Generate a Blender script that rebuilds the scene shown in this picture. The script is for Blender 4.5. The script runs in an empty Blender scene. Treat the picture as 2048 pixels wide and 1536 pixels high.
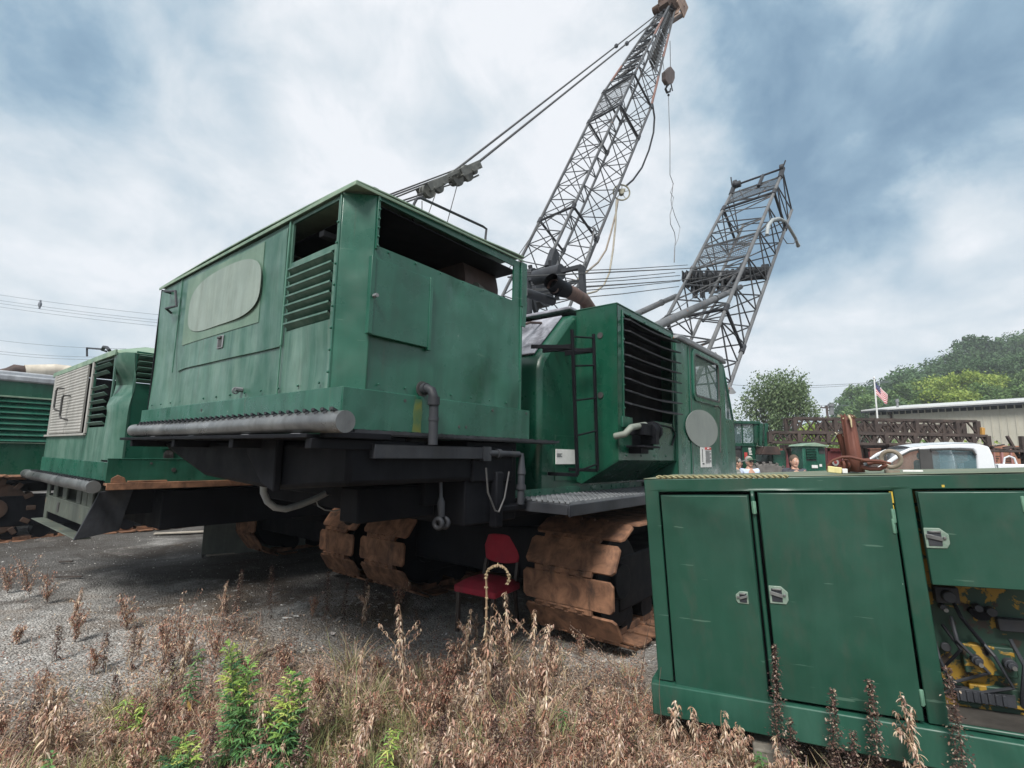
import bpy, bmesh, math, random
from mathutils import Vector, Matrix, Quaternion
import numpy as np
R = math.radians
random.seed(7)
rng = np.random.default_rng(11)
sc = bpy.context.scene
col = sc.collection

# ------------------------------------------------------------------ camera
F, H, TH, RO = 1000.0, 1.65, R(8.0), 0.018       # focal px of a 2048 px frame, eye height, pitch, roll
fw = Vector((0, math.cos(TH), math.sin(TH))); r0 = Vector((1, 0, 0)); u0 = r0.cross(fw)
rt = math.cos(RO)*r0 + math.sin(RO)*u0
up = math.cos(RO)*u0 - math.sin(RO)*r0
EYE = Vector((0, 0, H))
cam = bpy.data.cameras.new('camera'); co = bpy.data.objects.new('camera', cam); col.objects.link(co)
cam.sensor_width = 36.0; cam.lens = 36.0*F/2048.0; cam.clip_start = 0.05; cam.clip_end = 5000
co.matrix_world = Matrix(((rt.x, up.x, -fw.x, 0), (rt.y, up.y, -fw.y, 0), (rt.z, up.z, -fw.z, H), (0, 0, 0, 1)))
sc.camera = co
sc.render.resolution_x = 1024; sc.render.resolution_y = 768

def ray(x, y): return fw + (x-1024)/F*rt - (y-768)/F*up

# ------------------------------------------------------------------ world, sun, exposure
SUN_EL, SUN_AZ = R(52), R(200)     # azimuth measured clockwise from +Y
w = bpy.data.worlds.new('World'); sc.world = w; w.use_nodes = True
nt = w.node_tree; nt.nodes.clear(); N = nt.nodes; L = nt.links
def nd(t, **k):
    n = N.new(t)
    for a, v in k.items(): setattr(n, a, v)
    return n
out = nd('ShaderNodeOutputWorld'); bg = nd('ShaderNodeBackground'); L.new(bg.outputs[0], out.inputs[0])
sky = nd('ShaderNodeTexSky', sky_type='NISHITA', sun_disc=False, sun_elevation=SUN_EL, sun_rotation=SUN_AZ)
sky.air_density = 1.0; sky.dust_density = 2.0
tc = nd('ShaderNodeTexCoord')
def math_(op, a, b=None, c=None, clamp=False):
    n = nd('ShaderNodeMath', operation=op, use_clamp=clamp)
    for i, v in enumerate((a, b, c)):
        if v is None: continue
        if isinstance(v, (int, float)): n.inputs[i].default_value = v
        else: L.new(v, n.inputs[i])
    return n.outputs[0]
def vmath(op, a, b=None, s=None):
    n = nd('ShaderNodeVectorMath', operation=op)
    for i, v in enumerate((a, b)):
        if v is None: continue
        if isinstance(v, (tuple, Vector)): n.inputs[i].default_value = tuple(v)
        else: L.new(v, n.inputs[i])
    if s is not None: n.inputs['Scale'].default_value = s
    return n.outputs['Value'] if op == 'DOT_PRODUCT' else n.outputs[0]
nrm = vmath('NORMALIZE', tc.outputs['Generated'])
sep = nd('ShaderNodeSeparateXYZ'); L.new(nrm, sep.inputs[0])
zz = math_('MAXIMUM', math_('ADD', sep.outputs[2], 0.22), 0.05)
cmb = nd('ShaderNodeCombineXYZ')
L.new(math_('DIVIDE', sep.outputs[0], zz), cmb.inputs[0]); L.new(math_('DIVIDE', sep.outputs[1], zz), cmb.inputs[1])
cmb.inputs[2].default_value = 3.7
def noise(vec, scale, detail=6, rough=.55, dist=0.0, lac=2.0):
    n = nd('ShaderNodeTexNoise'); n.inputs['Scale'].default_value = scale; n.inputs['Detail'].default_value = detail
    n.inputs['Roughness'].default_value = rough; n.inputs['Distortion'].default_value = dist
    L.new(vec, n.inputs['Vector']); return n
n1 = noise(cmb.outputs[0], 1.9, 9, .56, .25); n2 = noise(nrm, 3.2, 7, .56); n3 = noise(nrm, 6.5, 9, .6, .4)
# cloud masses: directions in the sky, pushed about by noise so no edge is round
warp = vmath('SCALE', vmath('SUBTRACT', n2.outputs['Color'], (.5, .5, .5)), s=.40)
nw = vmath('NORMALIZE', vmath('ADD', nrm, warp))
masses = [(1760, 130, .26, -.40), (1600, 330, .15, -.30), (2010, 40, .25, -.20), (1790, 500, .13, -.20), (1530, 60, .10, -.16),
          (450, 20, .09, -.24), (70, 30, .13, -.26), (850, 230, .10, -.10), (420, 290, .13, -.14), (1990, 220, .12, -.22), (1430, 470, .13, -.16),
          (1665, 20, .055, .30), (1250, 190, .16, .20), (310, 120, .10, .24), (1960, 350, .10, .40), (1860, 440, .12, .26), (1645, 250, .06, .26),
          (390, 480, .09, .20), (700, 80, .22, .12), (1350, 320, .10, .16), (640, 380, .12, .10), (100, 330, .18, .08), (1600, 640, .16, .12),
          (1080, 330, .12, .12), (120, 560, .2, -.06), (1320, 640, .12, .14)]
S = math_('MULTIPLY_ADD', n1.outputs['Fac'], 0.95, -0.10)
S = math_('MULTIPLY_ADD', n3.outputs['Fac'], 0.66, S)
for x, y, rad, amt in masses:
    d = ray(x, y).normalized()
    dt = vmath('DOT_PRODUCT', nw, d)
    e = math_('EXPONENT', math_('MULTIPLY', math_('SUBTRACT', dt, 1.0), 2.0/(rad*rad)))
    S = math_('MULTIPLY_ADD', e, amt, S)
cr = nd('ShaderNodeValToRGB'); L.new(S, cr.inputs[0])
el = cr.color_ramp.elements
el[0].position = .12; el[0].color = (.15, .25, .355, 1)
el[1].position = .86; el[1].color = (.74, .76, .79, 1)
for p_, c_ in ((.30, (.23, .345, .45, 1)), (.45, (.36, .465, .55, 1)), (.60, (.50, .575, .635, 1)), (.72, (.61, .66, .70, 1))):
    q = el.new(p_); q.color = c_
# towards the horizon the cloud deck evens out
hz = math_('MULTIPLY', math_('SUBTRACT', 0.20, sep.outputs[2]), 4.0, clamp=True)
mx = nd('ShaderNodeMixRGB'); L.new(math_('MULTIPLY', hz, .55), mx.inputs[0]); L.new(cr.outputs[0], mx.inputs[1]); mx.inputs[2].default_value = (.52, .60, .68, 1)
sk = vmath('SCALE', sky.outputs[0], s=.10)
mx2 = nd('ShaderNodeMixRGB'); mx2.inputs[0].default_value = .90; L.new(sk, mx2.inputs[1]); L.new(mx.outputs[0], mx2.inputs[2])
L.new(mx2.outputs[0], bg.inputs[0]); bg.inputs[1].default_value = 0.80
sun = bpy.data.lights.new('sun', 'SUN'); sun.energy = 3.2; sun.angle = R(20); sun.color = (1, .96, .90)
so = bpy.data.objects.new('sun', sun); col.objects.link(so)
sd = Vector((math.sin(SUN_AZ)*math.cos(SUN_EL), math.cos(SUN_AZ)*math.cos(SUN_EL), math.sin(SUN_EL)))
so.rotation_euler = sd.to_track_quat('Z', 'Y').to_euler(); so.location = (0, 0, 50)
sc.view_settings.view_transform = 'Standard'; sc.view_settings.look = 'None'; sc.view_settings.gamma = 1.0
sc.view_settings.exposure = 0.74
sc.render.engine = 'CYCLES'
sc.cycles.max_bounces = 6; sc.cycles.transparent_max_bounces = 12

# ------------------------------------------------------------------ frames (local axes of each machine)
class Fr:
    def __init__(s, x, y, deg, z=0.0):
        t = R(deg); s.O = Vector((x, y, z)); s.a = Vector((math.cos(t), math.sin(t), 0)); s.b = Vector((-math.sin(t), math.cos(t), 0)); s.deg = deg
    def loc(s, p): v = p - s.O; return Vector((v.dot(s.a), v.dot(s.b), v.z))
    def hit(s, x, y, X=None, Y=None, Z=None):
        d = ray(x, y); c = EYE - s.O
        if X is not None: t = (X - c.dot(s.a))/d.dot(s.a)
        elif Y is not None: t = (Y - c.dot(s.b))/d.dot(s.b)
        else: t = (Z - c.z)/d.z
        return s.loc(EYE + d*t)
WF = Fr(0, 0, 0)
FA = Fr(-.9333, 2.75, 51.5); FB = Fr(-3.96, 5.0, 51.5)

# ------------------------------------------------------------------ mesh builder
class MB:
    def __init__(s): s.v = []; s.f = []; s.c = []
    def add(s, vs, fs):
        o = len(s.v); s.v += [tuple(p) for p in vs]; s.f += [tuple(i+o for i in f) for f in fs]; return s
    def box(s, x0, x1, y0, y1, z0, z1):
        return s.add([(x, y, z) for z in (z0, z1) for y in (y0, y1) for x in (x0, x1)],
                     [(0, 2, 3, 1), (4, 5, 7, 6), (0, 1, 5, 4), (2, 6, 7, 3), (0, 4, 6, 2), (1, 3, 7, 5)])
    def obox(s, c, ax, ay, az):     # oriented box from centre and half-axis vectors
        c, ax, ay, az = map(Vector, (c, ax, ay, az))
        return s.add([c+i*ax+j*ay+k*az for k in (-1, 1) for j in (-1, 1) for i in (-1, 1)],
                     [(0, 2, 3, 1), (4, 5, 7, 6), (0, 1, 5, 4), (2, 6, 7, 3), (0, 4, 6, 2), (1, 3, 7, 5)])
    def prism(s, pts, ax, a0, a1):
        m = {'x': lambda u, v, t: (t, u, v), 'y': lambda u, v, t: (u, t, v), 'z': lambda u, v, t: (u, v, t)}[ax]
        n = len(pts)
        return s.add([m(u, v, a0) for u, v in pts]+[m(u, v, a1) for u, v in pts],
                     [tuple(range(n))[::-1], tuple(range(n, 2*n))]+[(i, (i+1) % n, (i+1) % n+n, i+n) for i in range(n)])
    def tube(s, p, r, n=8, cap=True):
        p = [Vector(q) for q in p]; k = len(p)
        rr = r if isinstance(r, (list, tuple)) else [r]*k
        t0 = (p[1]-p[0]).normalized(); ref = Vector((0, 0, 1)) if abs(t0.z) < .9 else Vector((1, 0, 0))
        nn = t0.cross(ref).normalized(); vs = []
        for i in range(k):
            t = ((p[min(i+1, k-1)]-p[max(i-1, 0)])).normalized()
            nn = (nn - t*nn.dot(t)).normalized(); bb = t.cross(nn)
            for j in range(n):
                a = 2*math.pi*(j+.5)/n; vs.append(p[i]+(nn*math.cos(a)+bb*math.sin(a))*rr[i])
        fs = [(i*n+j, i*n+(j+1) % n, (i+1)*n+(j+1) % n, (i+1)*n+j) for i in range(k-1) for j in range(n)]
        if cap: fs += [tuple(range(n))[::-1], tuple((k-1)*n+j for j in range(n))]
        return s.add(vs, fs)
    def bar(s, p0, p1, w_, h_=None):     # square bar
        p0, p1 = Vector(p0), Vector(p1); t = (p1-p0).normalized(); ref = Vector((0, 0, 1)) if abs(t.z) < .95 else Vector((1, 0, 0))
        a = t.cross(ref).normalized(); b = a.cross(t)
        return s.obox((p0+p1)/2, (p1-p0)/2, a*w_/2, b*(h_ or w_)/2)
    def ring(s, c, ax, Rr, r, n=20, m=8):
        c, ax = Vector(c), Vector(ax).normalized(); u = ax.orthogonal().normalized(); v = ax.cross(u); vs = []
        for i in range(n):
            a = 2*math.pi*i/n; d = u*math.cos(a)+v*math.sin(a)
            for j in range(m):
                b = 2*math.pi*j/m; vs.append(c+d*(Rr+r*math.cos(b))+ax*r*math.sin(b))
        return s.add(vs, [(i*m+j, ((i+1) % n)*m+j, ((i+1) % n)*m+(j+1) % m, i*m+(j+1) % m) for i in range(n) for j in range(m)])
    def cyl(s, c, ax, r, h, n=20): c, ax = Vector(c), Vector(ax).normalized(); return s.tube([c-ax*h/2, c+ax*h/2], r, n)
    def ball(s, c, r, n=10, m=7, sc_=(1, 1, 1)):
        vs = [];
        for i in range(m+1):
            th = math.pi*i/m
            for j in range(n): ph = 2*math.pi*j/n; vs.append((c[0]+r*sc_[0]*math.sin(th)*math.cos(ph), c[1]+r*sc_[1]*math.sin(th)*math.sin(ph), c[2]+r*sc_[2]*math.cos(th)))
        return s.add(vs, [(i*n+j, i*n+(j+1) % n, (i+1)*n+(j+1) % n, (i+1)*n+j) for i in range(m) for j in range(n)])
    def panel(s, ax, t0, t1, rect, holes=(), warp=None, div=0):
        # plate with rectangular holes; ax = normal axis, rect = (u0,u1,v0,v1)
        us = sorted({rect[0], rect[1], *[h[i] for h in holes for i in (0, 1)]}); vs_ = sorted({rect[2], rect[3], *[h[i] for h in holes for i in (2, 3)]})
        if div:
            us = sorted(set(us) | set(np.linspace(rect[0], rect[1], div+1))); vs_ = sorted(set(vs_) | set(np.linspace(rect[2], rect[3], div+1)))
        us = [u for u in us if rect[0]-1e-9 <= u <= rect[1]+1e-9]; vs_ = [v for v in vs_ if rect[2]-1e-9 <= v <= rect[3]+1e-9]
        m = {'x': lambda u, v, t: (t, u, v), 'y': lambda u, v, t: (u, t, v), 'z': lambda u, v, t: (u, v, t)}[ax]
        nu, nv = len(us), len(vs_)
        fill = [[not any(h[0] <= (us[i]+us[i+1])/2 <= h[1] and h[2] <= (vs_[j]+vs_[j+1])/2 <= h[3] for h in holes) for j in range(nv-1)] for i in range(nu-1)]
        wp = warp or (lambda u, v: 0.0)
        V = [m(us[i], vs_[j], t+wp(us[i], vs_[j])) for t in (t0, t1) for i in range(nu) for j in range(nv)]
        I = lambda k, i, j: k*nu*nv+i*nv+j
        fs = []
        for i in range(nu-1):
            for j in range(nv-1):
                if not fill[i][j]: continue
                fs += [(I(0, i, j), I(0, i+1, j), I(0, i+1, j+1), I(0, i, j+1)), (I(1, i, j), I(1, i, j+1), I(1, i+1, j+1), I(1, i+1, j))]
                for (di, dj, a, b) in ((-1, 0, (i, j), (i, j+1)), (1, 0, (i+1, j), (i+1, j+1)), (0, -1, (i, j), (i+1, j)), (0, 1, (i, j+1), (i+1, j+1))):
                    ii, jj = i+di, j+dj
                    if not (0 <= ii < nu-1 and 0 <= jj < nv-1 and fill[ii][jj]):
                        fs.append((I(0, *a), I(0, *b), I(1, *b), I(1, *a)))
        return s.add(V, fs)
    def build(s, name, mat, parent=None, bevel=0.0, smooth=True, ang=35, cols=None):
        me = bpy.data.meshes.new(name); me.from_pydata(s.v, [], s.f)
        if cols is not None:
            a = me.color_attributes.new('tint', 'FLOAT_COLOR', 'CORNER')
            ls = np.repeat(np.asarray(cols, dtype=np.float32), [len(f) for f in s.f], axis=0)
            a.data.foreach_set('color', np.hstack([ls, np.ones((len(ls), 1), np.float32)]).ravel())
        else:
            bm = bmesh.new(); bm.from_mesh(me)
            bmesh.ops.remove_doubles(bm, verts=bm.verts, dist=1e-5); bmesh.ops.recalc_face_normals(bm, faces=bm.faces)
            bm.to_mesh(me); bm.free()
        me.materials.append(mat)
        if smooth:
            me.polygons.foreach_set('use_smooth', [True]*len(me.polygons))
            me.set_sharp_from_angle(angle=R(ang))
        o = bpy.data.objects.new(name, me); col.objects.link(o)
        if parent: o.parent = parent
        if bevel:
            b = o.modifiers.new('bevel', 'BEVEL'); b.width = bevel; b.segments = 2; b.limit_method = 'ANGLE'; b.angle_limit = R(35)
        return o

def tag(o, label=None, cat=None, group=None, kind=None):
    if label: o['label'] = label
    if cat: o['category'] = cat
    if group: o['group'] = group
    if kind: o['kind'] = kind
    return o
def thing(name, fr, label, cat, group=None):
    o = bpy.data.objects.new(name, None); col.objects.link(o); o.location = fr.O; o.rotation_euler = (0, 0, R(fr.deg)); o.empty_display_size = .3
    return tag(o, label, cat, group)
def copy_tree(o, parent=None):
    c = o.copy(); col.objects.link(c); c.parent = parent
    for ch in list(o.children): copy_tree(ch, c)
    return c

# ------------------------------------------------------------------ materials
def newmat(name):
    m = bpy.data.materials.new(name); m.use_nodes = True; t = m.node_tree; t.nodes.clear()
    o = t.nodes.new('ShaderNodeOutputMaterial'); b = t.nodes.new('ShaderNodeBsdfPrincipled'); t.links.new(b.outputs[0], o.inputs[0])
    return m, t, b
class NT:
    def __init__(s, t): s.t = t
    def n(s, ty, ins=None, **k):
        n = s.t.nodes.new(ty)
        for a, v in k.items(): setattr(n, a, v)
        for key, v in (ins or {}).items():
            if hasattr(v, 'links') or isinstance(v, bpy.types.NodeSocket): s.t.links.new(v, n.inputs[key])
            else: n.inputs[key].default_value = v
        return n
    def noise(s, vec, sc_, det=5, ro=.55, di=0.0):
        return s.n('ShaderNodeTexNoise', {'Vector': vec, 'Scale': sc_, 'Detail': det, 'Roughness': ro, 'Distortion': di}).outputs['Fac']
    def mapp(s, vec, scale, loc=(0, 0, 0)): return s.n('ShaderNodeMapping', {'Vector': vec, 'Scale': scale, 'Location': loc}).outputs[0]
    def rng(s, v, a, b, c=0.0, d=1.0): return s.n('ShaderNodeMapRange', {'Value': v, 'From Min': a, 'From Max': b, 'To Min': c, 'To Max': d}).outputs[0]
    def mix(s, f, a, b, bt='MIX'):
        n = s.t.nodes.new('ShaderNodeMixRGB'); n.blend_type = bt
        for i, v in enumerate((f, a, b)):
            if isinstance(v, bpy.types.NodeSocket): s.t.links.new(v, n.inputs[i])
            else: n.inputs[i].default_value = v if i == 0 else (*v, 1)
        return n.outputs[0]
    def m(s, op, a, b=0.0): return s.n('ShaderNodeMath', {0: a, 1: b}, operation=op).outputs[0]
def surf(name, c1, c2, rough=.5, sc_=1.3, streak=.35, sc2=None, chip=0.0, chipc=(.16, .07, .035), metal=0.0, bump=.12, wave=.5, dirt=(.06, .055, .045), dirtf=.3, off=0.0, spec=.5, scratch=0.0, coat=0.0, scuff=False, runs=0.0):
    m, t, b = newmat(name); q = NT(t)
    tc_ = q.n('ShaderNodeTexCoord'); v = q.mapp(tc_.outputs['Object'], (1, 1, 1), (off, off*1.7, off*.6))
    big = q.rng(q.noise(v, sc_, 6, .6, .6), .36, .66)
    c = q.mix(big, c1, c2)
    st = q.rng(q.noise(q.mapp(v, (5, 5, .6)), 1.1, 8, .68, 1.2), .44, .80, 0, streak)
    c = q.mix(st, c, sc2 or tuple(min(1, x*1.7+.03) for x in c2))
    di = q.rng(q.noise(q.mapp(v, (4, 4, 1.4)), 1.9, 7, .68), .52, .72, 0, dirtf)
    c = q.mix(di, c, dirt)
    fi = q.noise(v, 60, 3, .6)
    c = q.mix(q.rng(fi, .3, .8, 0, .12), c, (.5, .5, .5), 'OVERLAY')
    if scratch:
        sn = q.rng(q.noise(q.mapp(v, (26, 26, 3)), 3, 2, .5), .70, .76, 0, scratch); c = q.mix(sn, c, (.45, .52, .47))
    if scuff:
        vo = q.n('ShaderNodeTexVoronoi', {'Vector': q.mapp(q.n('ShaderNodeMapping', {'Vector': v}).outputs[0], (1, 1, .45)), 'Scale': 11.0}); sp1 = q.m('MULTIPLY', q.m('LESS_THAN', vo.outputs['Distance'], .030), q.m('GREATER_THAN', q.n('ShaderNodeSeparateColor', {'Color': vo.outputs['Color']}).outputs[0], .72))
        c = q.mix(q.m('MULTIPLY', sp1, .8), c, (.42, .46, .40))
        ln = q.rng(q.noise(q.mapp(v, (1.2, 1.2, 16)), 2.4, 3, .5, .2), .712, .722, 0, .35); c = q.mix(ln, c, (.13, .22, .17))
        gm_ = q.rng(q.noise(v, 1.7, 8, .7, 1.0), .54, .80, 0, .45); c = q.mix(gm_, c, (.030, .050, .036))
    if runs:
        rn = q.rng(q.noise(q.mapp(v, (13, 13, .45)), 1.3, 4, .6, .3), .66, .74, 0, runs); c = q.mix(rn, c, (.075, .050, .032))
    r_ = q.rng(q.noise(v, 4, 5, .6), .3, .7, max(.05, rough-.12), min(1, rough+.14))
    if chip:
        cn = q.rng(q.noise(v, 7, 9, .72), .66-chip*.12, .69-chip*.12, 0, 1)
        c = q.mix(cn, c, q.mix(q.noise(v, 25), chipc, tuple(x*1.8 for x in chipc))); r_ = q.mix(cn, r_, (.9, .9, .9))
    t.links.new(c, b.inputs['Base Color']); t.links.new(r_, b.inputs['Roughness']); b.inputs['Metallic'].default_value = metal
    b.inputs['Specular IOR Level'].default_value = spec
    if coat: b.inputs['Coat Weight'].default_value = coat; b.inputs['Coat Roughness'].default_value = .3
    hgt = q.m('ADD', q.m('MULTIPLY', q.noise(v, 2.3, 2, .5), wave), q.m('MULTIPLY', q.noise(v, 90, 3, .6), bump*.06))
    bp = q.n('ShaderNodeBump', {'Height': hgt, 'Strength': .55, 'Distance': .035}); t.links.new(bp.outputs[0], b.inputs['Normal'])
    return m
GR1, GR2 = (.012, .085, .050), (.022, .125, .078)
M = {}
M['green'] = surf('green_paint', (.006, .060, .037), (.018, .105, .070), .30, 1.0, .45, (.055, .19, .135), dirtf=.30, wave=1.4, dirt=(.02, .035, .027), scuff=True, runs=.5)
M['faded'] = surf('faded_green_paint', (.013, .075, .050), (.070, .155, .118), .40, .7, .7, (.18, .27, .225), dirtf=.40, wave=1.4, dirt=(.03, .05, .04), runs=.4)
M['dgreen'] = surf('deep_green_paint', (.003, .042, .024), (.008, .070, .041), .30, 1.3, .25, (.05, .19, .12), dirtf=.25)
M['ggreen'] = surf('generator_green_paint', (.006, .046, .029), (.010, .060, .039), .42, 2.2, .25, (.035, .11, .08), dirtf=.35, off=3, wave=.6, scuff=True)
M['sill'] = surf('worn_green_edge', (.03, .11, .075), (.08, .19, .14), .5, 3, .4, dirtf=.2, off=5)
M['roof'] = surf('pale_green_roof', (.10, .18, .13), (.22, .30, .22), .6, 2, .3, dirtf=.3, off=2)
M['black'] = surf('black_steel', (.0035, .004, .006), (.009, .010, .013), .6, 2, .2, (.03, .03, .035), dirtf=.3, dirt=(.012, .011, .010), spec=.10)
M['dark'] = surf('dark_grey_steel', (.016, .018, .023), (.036, .040, .048), .55, 3, .3, (.08, .085, .09), dirtf=.3, off=1, spec=.3)
M['grey'] = surf('grey_steel', (.12, .13, .14), (.20, .21, .22), .55, 4, .3, dirtf=.3, off=4, chip=.2)
M['greenframe'] = surf('grey_green_steel', (.040, .050, .042), (.075, .090, .072), .65, 3, .4, dirtf=.45, off=7, chip=.3)
M['galv'] = surf('galvanised_pipe', (.10, .105, .11), (.24, .25, .25), .36, 3, .2, metal=.6, dirtf=.5, off=6, wave=.03, bump=.3)
M['rust'] = surf('rusty_track_steel', (.105, .055, .035), (.28, .145, .085), .78, 7, .0, (.34, .22, .14), bump=1.2, wave=.15, dirt=(.045, .030, .024), dirtf=.95, off=9, spec=.3)
M['rustdark'] = surf('dark_rust', (.040, .026, .020), (.085, .052, .038), .85, 4, .3, (.15, .08, .05), bump=.8, dirtf=.5, off=8, spec=.25)
M['exh'] = surf('burnt_exhaust', (.025, .016, .014), (.070, .042, .035), .7, 3, .2, dirtf=.3, off=2.2, bump=.5)
M['boom'] = surf('boom_steel', (.028, .032, .038), (.068, .073, .08), .5, 1.5, .25, chip=.25, dirtf=.4, off=1.4)
M['booml'] = surf('pale_boom_steel', (.06, .065, .072), (.125, .13, .135), .55, 1.2, .3, chip=.2, dirtf=.35, off=1.9)
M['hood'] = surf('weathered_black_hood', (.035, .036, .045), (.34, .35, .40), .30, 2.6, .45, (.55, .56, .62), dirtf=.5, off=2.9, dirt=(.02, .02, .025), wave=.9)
M['rope'] = surf('wire_rope', (.035, .037, .040), (.07, .07, .07), .6, 20, .1, dirtf=.2)
M['hose'] = surf('pale_hose', (.25, .23, .18), (.33, .31, .26), .6, 6, .2)
M['pumphose'] = surf('dull_hose', (.13, .15, .13), (.20, .22, .19), .6, 6, .2)
M['ghose'] = surf('grey_hose', (.22, .25, .26), (.32, .35, .36), .5, 6, .2)
M['shutter'] = surf('ribbed_grey_steel', (.25, .25, .235), (.33, .325, .305), .6, 3, .15, (.48, .47, .44), dirtf=.4, dirt=(.15, .14, .12))
M['logo_blank'] = surf('grey_logo_blank', (.17, .22, .195), (.22, .27, .24), .6, 1.5, .35, dirtf=.25)
M['logo_blank2'] = surf('round_logo_blank', (.20, .225, .21), (.22, .245, .225), .6, 3, .1, dirtf=.1)
M['sticker'] = surf('faded_sticker', (.085, .155, .115), (.13, .20, .15), .55, 3, .2, dirtf=.2)
M['white'] = surf('white_label', (.62, .62, .60), (.72, .72, .70), .5, 9, .15, dirtf=.25)
M['red'] = surf('red_print', (.50, .05, .05), (.45, .06, .05), .5)
M['ink'] = surf('dark_print', (.03, .03, .03), (.05, .05, .05), .6)
def glass(name, c=(.35, .5, .5), rough=.04, alpha=.30):
    m, t, b = newmat(name); b.inputs['Base Color'].default_value = (*c, 1); b.inputs['Roughness'].default_value = rough
    b.inputs['Alpha'].default_value = alpha; b.inputs['Specular IOR Level'].default_value = .8; b.inputs['Metallic'].default_value = 0.0
    return m
M['glass'] = glass('cab_glass', (.10, .17, .17), .05, .45)
M['lamp'] = glass('lamp_glass', (.6, .6, .58), .1, 1.0)
HAZE = True
# ------------------------------------------------------------------ track (undercarriage side) builder, local x = along the track
def track(parent, x0, x1, yc, wd, r, mat, z0=0.0, sprocket=False):
    # closed loop of shoes round two end wheels; each shoe is a plate with interlocking lugs and two grouser ribs
    zc = z0+r; Lf = x1-x0-2*r
    per = 2*Lf+2*math.pi*r; n = max(12, int(round(per/.30))); st = per/n
    def at(s):
        s %= per
        if s < Lf: return (x0+r+s, zc-r, (1, 0), (0, -1))
        s -= Lf
        if s < math.pi*r: a = s/r; return (x1-r+r*math.sin(a), zc-r*math.cos(a), (math.cos(a), math.sin(a)), (math.sin(a), -math.cos(a)))
        s -= math.pi*r
        if s < Lf: return (x1-r-s, zc+r, (-1, 0), (0, 1))
        s -= Lf; a = s/r; return (x0+r-r*math.sin(a), zc+r*math.cos(a), (-math.cos(a), -math.sin(a)), (-math.sin(a), math.cos(a)))
    for k in range(n):
        x, z, t, o = at((k+.35)*st)
        c = Vector((x, yc, z)); T = Vector((t[0], 0, t[1])); O = Vector((o[0], 0, o[1])); Yv = Vector((0, 1, 0))
        mb = MB(); jit = random.uniform(-.008, .008)
        hw = wd/2; hl = st*.425; th = .013
        ch = .032
        pts = [(-hw+ch, -hl), (hw-ch, -hl), (hw, -hl+ch), (hw, hl-ch), (hw-ch, hl), (-hw+ch, hl), (-hw, hl-ch), (-hw, -hl+ch)]
        c2 = c - O*(th) + Yv*jit
        vs = [c2+Yv*u+T*v for u, v in pts]+[c2+Yv*u*.985+T*v*.97+O*th*1.6 for u, v in pts]
        mb.add(vs, [tuple(range(8))[::-1], tuple(range(8, 16))]+[(i, (i+1) % 8, (i+1) % 8+8, i+8) for i in range(8)])
        for u in (-.22, -.07, .08, .23):
            mb.obox(c2+Yv*u*wd+T*(hl+.012)+O*.0, Yv*wd*.05, T*.034, O*.016)
            mb.obox(c2+Yv*(u*wd+.075*wd)-T*(hl+.012)+O*.0, Yv*wd*.05, T*.034, O*.016)
        mb.obox(c2-O*.03, Yv*wd*.22, T*st*.40, O*.028)      # inner chain link
        mb.build('track_shoe', mat, parent, bevel=.003, ang=20)
    fb = MB(); fb.prism([(x0+r, zc-r*.55), (x1-r, zc-r*.55), (x1-r, zc+r*.40), (x0+r, zc+r*.40)], 'y', yc-wd*.26, yc+wd*.26)
    fr_ = fb.build('track_frame', M['black'], parent, bevel=.02)
    for xx in (x0+r, x1-r):
        wb = MB(); wb.cyl((xx, yc, zc), (0, 1, 0), r*.78, wd*.5, 24); wb.cyl((xx, yc, zc), (0, 1, 0), r*.30, wd*.62, 16)
        if sprocket:
            for k in range(13):
                a = 2*math.pi*k/13; d = Vector((math.cos(a), 0, math.sin(a))); e = Vector((-math.sin(a), 0, math.cos(a)))
                wb.obox(Vector((xx, yc, zc))+d*r*.82, d*r*.11, e*r*.07, Vector((0, wd*.3, 0)))
        wb.build('sprocket' if sprocket else 'idler_wheel', M['rustdark'] if sprocket and xx < x0+r+.1 else M['black'], parent, bevel=.008)
    nr = max(2, int(Lf/.42))
    for k in range(nr):
        rb = MB(); xx = x0+r+(k+.5)*Lf/nr; rb.cyl((xx, yc, zc-r+.16), (0, 1, 0), .13, wd*.44, 14); rb.build('roller', M['black'], parent)

def grating(mb, x0, x1, y0, y1, z, pitch=.055, hgt=.022, t=.004):
    # serrated diamond walkway grating: wavy strips with raised teeth
    ny = max(2, int((y1-y0)/.05)); nx = max(3, int((x1-x0)/(pitch/2)))
    for j in range(ny+1):
        y = y0+(y1-y0)*j/ny; vs = []; fs = []
        for i in range(nx+1):
            x = x0+(x1-x0)*i/nx; yy = y+(.018 if i % 2 else -.018) if 0 < j < ny else y
            zt = z+(hgt*.45 if i % 2 else 0)
            vs += [(x, yy-t, z-hgt), (x, yy-t, zt), (x, yy+t, zt), (x, yy+t, z-hgt)]
        for i in range(nx):
            a = 4*i; b = a+4
            fs += [(a, b, b+1, a+1), (a+1, b+1, b+2, a+2), (a+2, b+2, b+3, a+3), (a+3, b+3, b, a)]
        mb.add(vs, fs)
    return mb

def bolts(mb, pts, ax, r=.011, h=.012):
    for p in pts: mb.cyl(p, ax, r, h, 6)

# ================================================================== CRANE A (the near one)
CA = thing('crawler_crane', FA, 'big green crawler crane nearest the camera, with open-fronted engine housing and short lattice boom', 'crane', 'green crawler cranes')
def pa(mb, name, mat, parent=None, **k): return mb.build(name, M[mat] if isinstance(mat, str) else mat, parent or CA, **k)
dent = lambda cx, cz, rr, am: (lambda u, v: am*math.exp(-(((u-cx)/rr)**2+((v-cz)/(rr*1.3))**2)))
def warpsum(*fs): return lambda u, v: sum(f(u, v) for f in fs)
YL, ZS, ZT, XR = 3.25, 2.00, 3.20, 1.60
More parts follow.
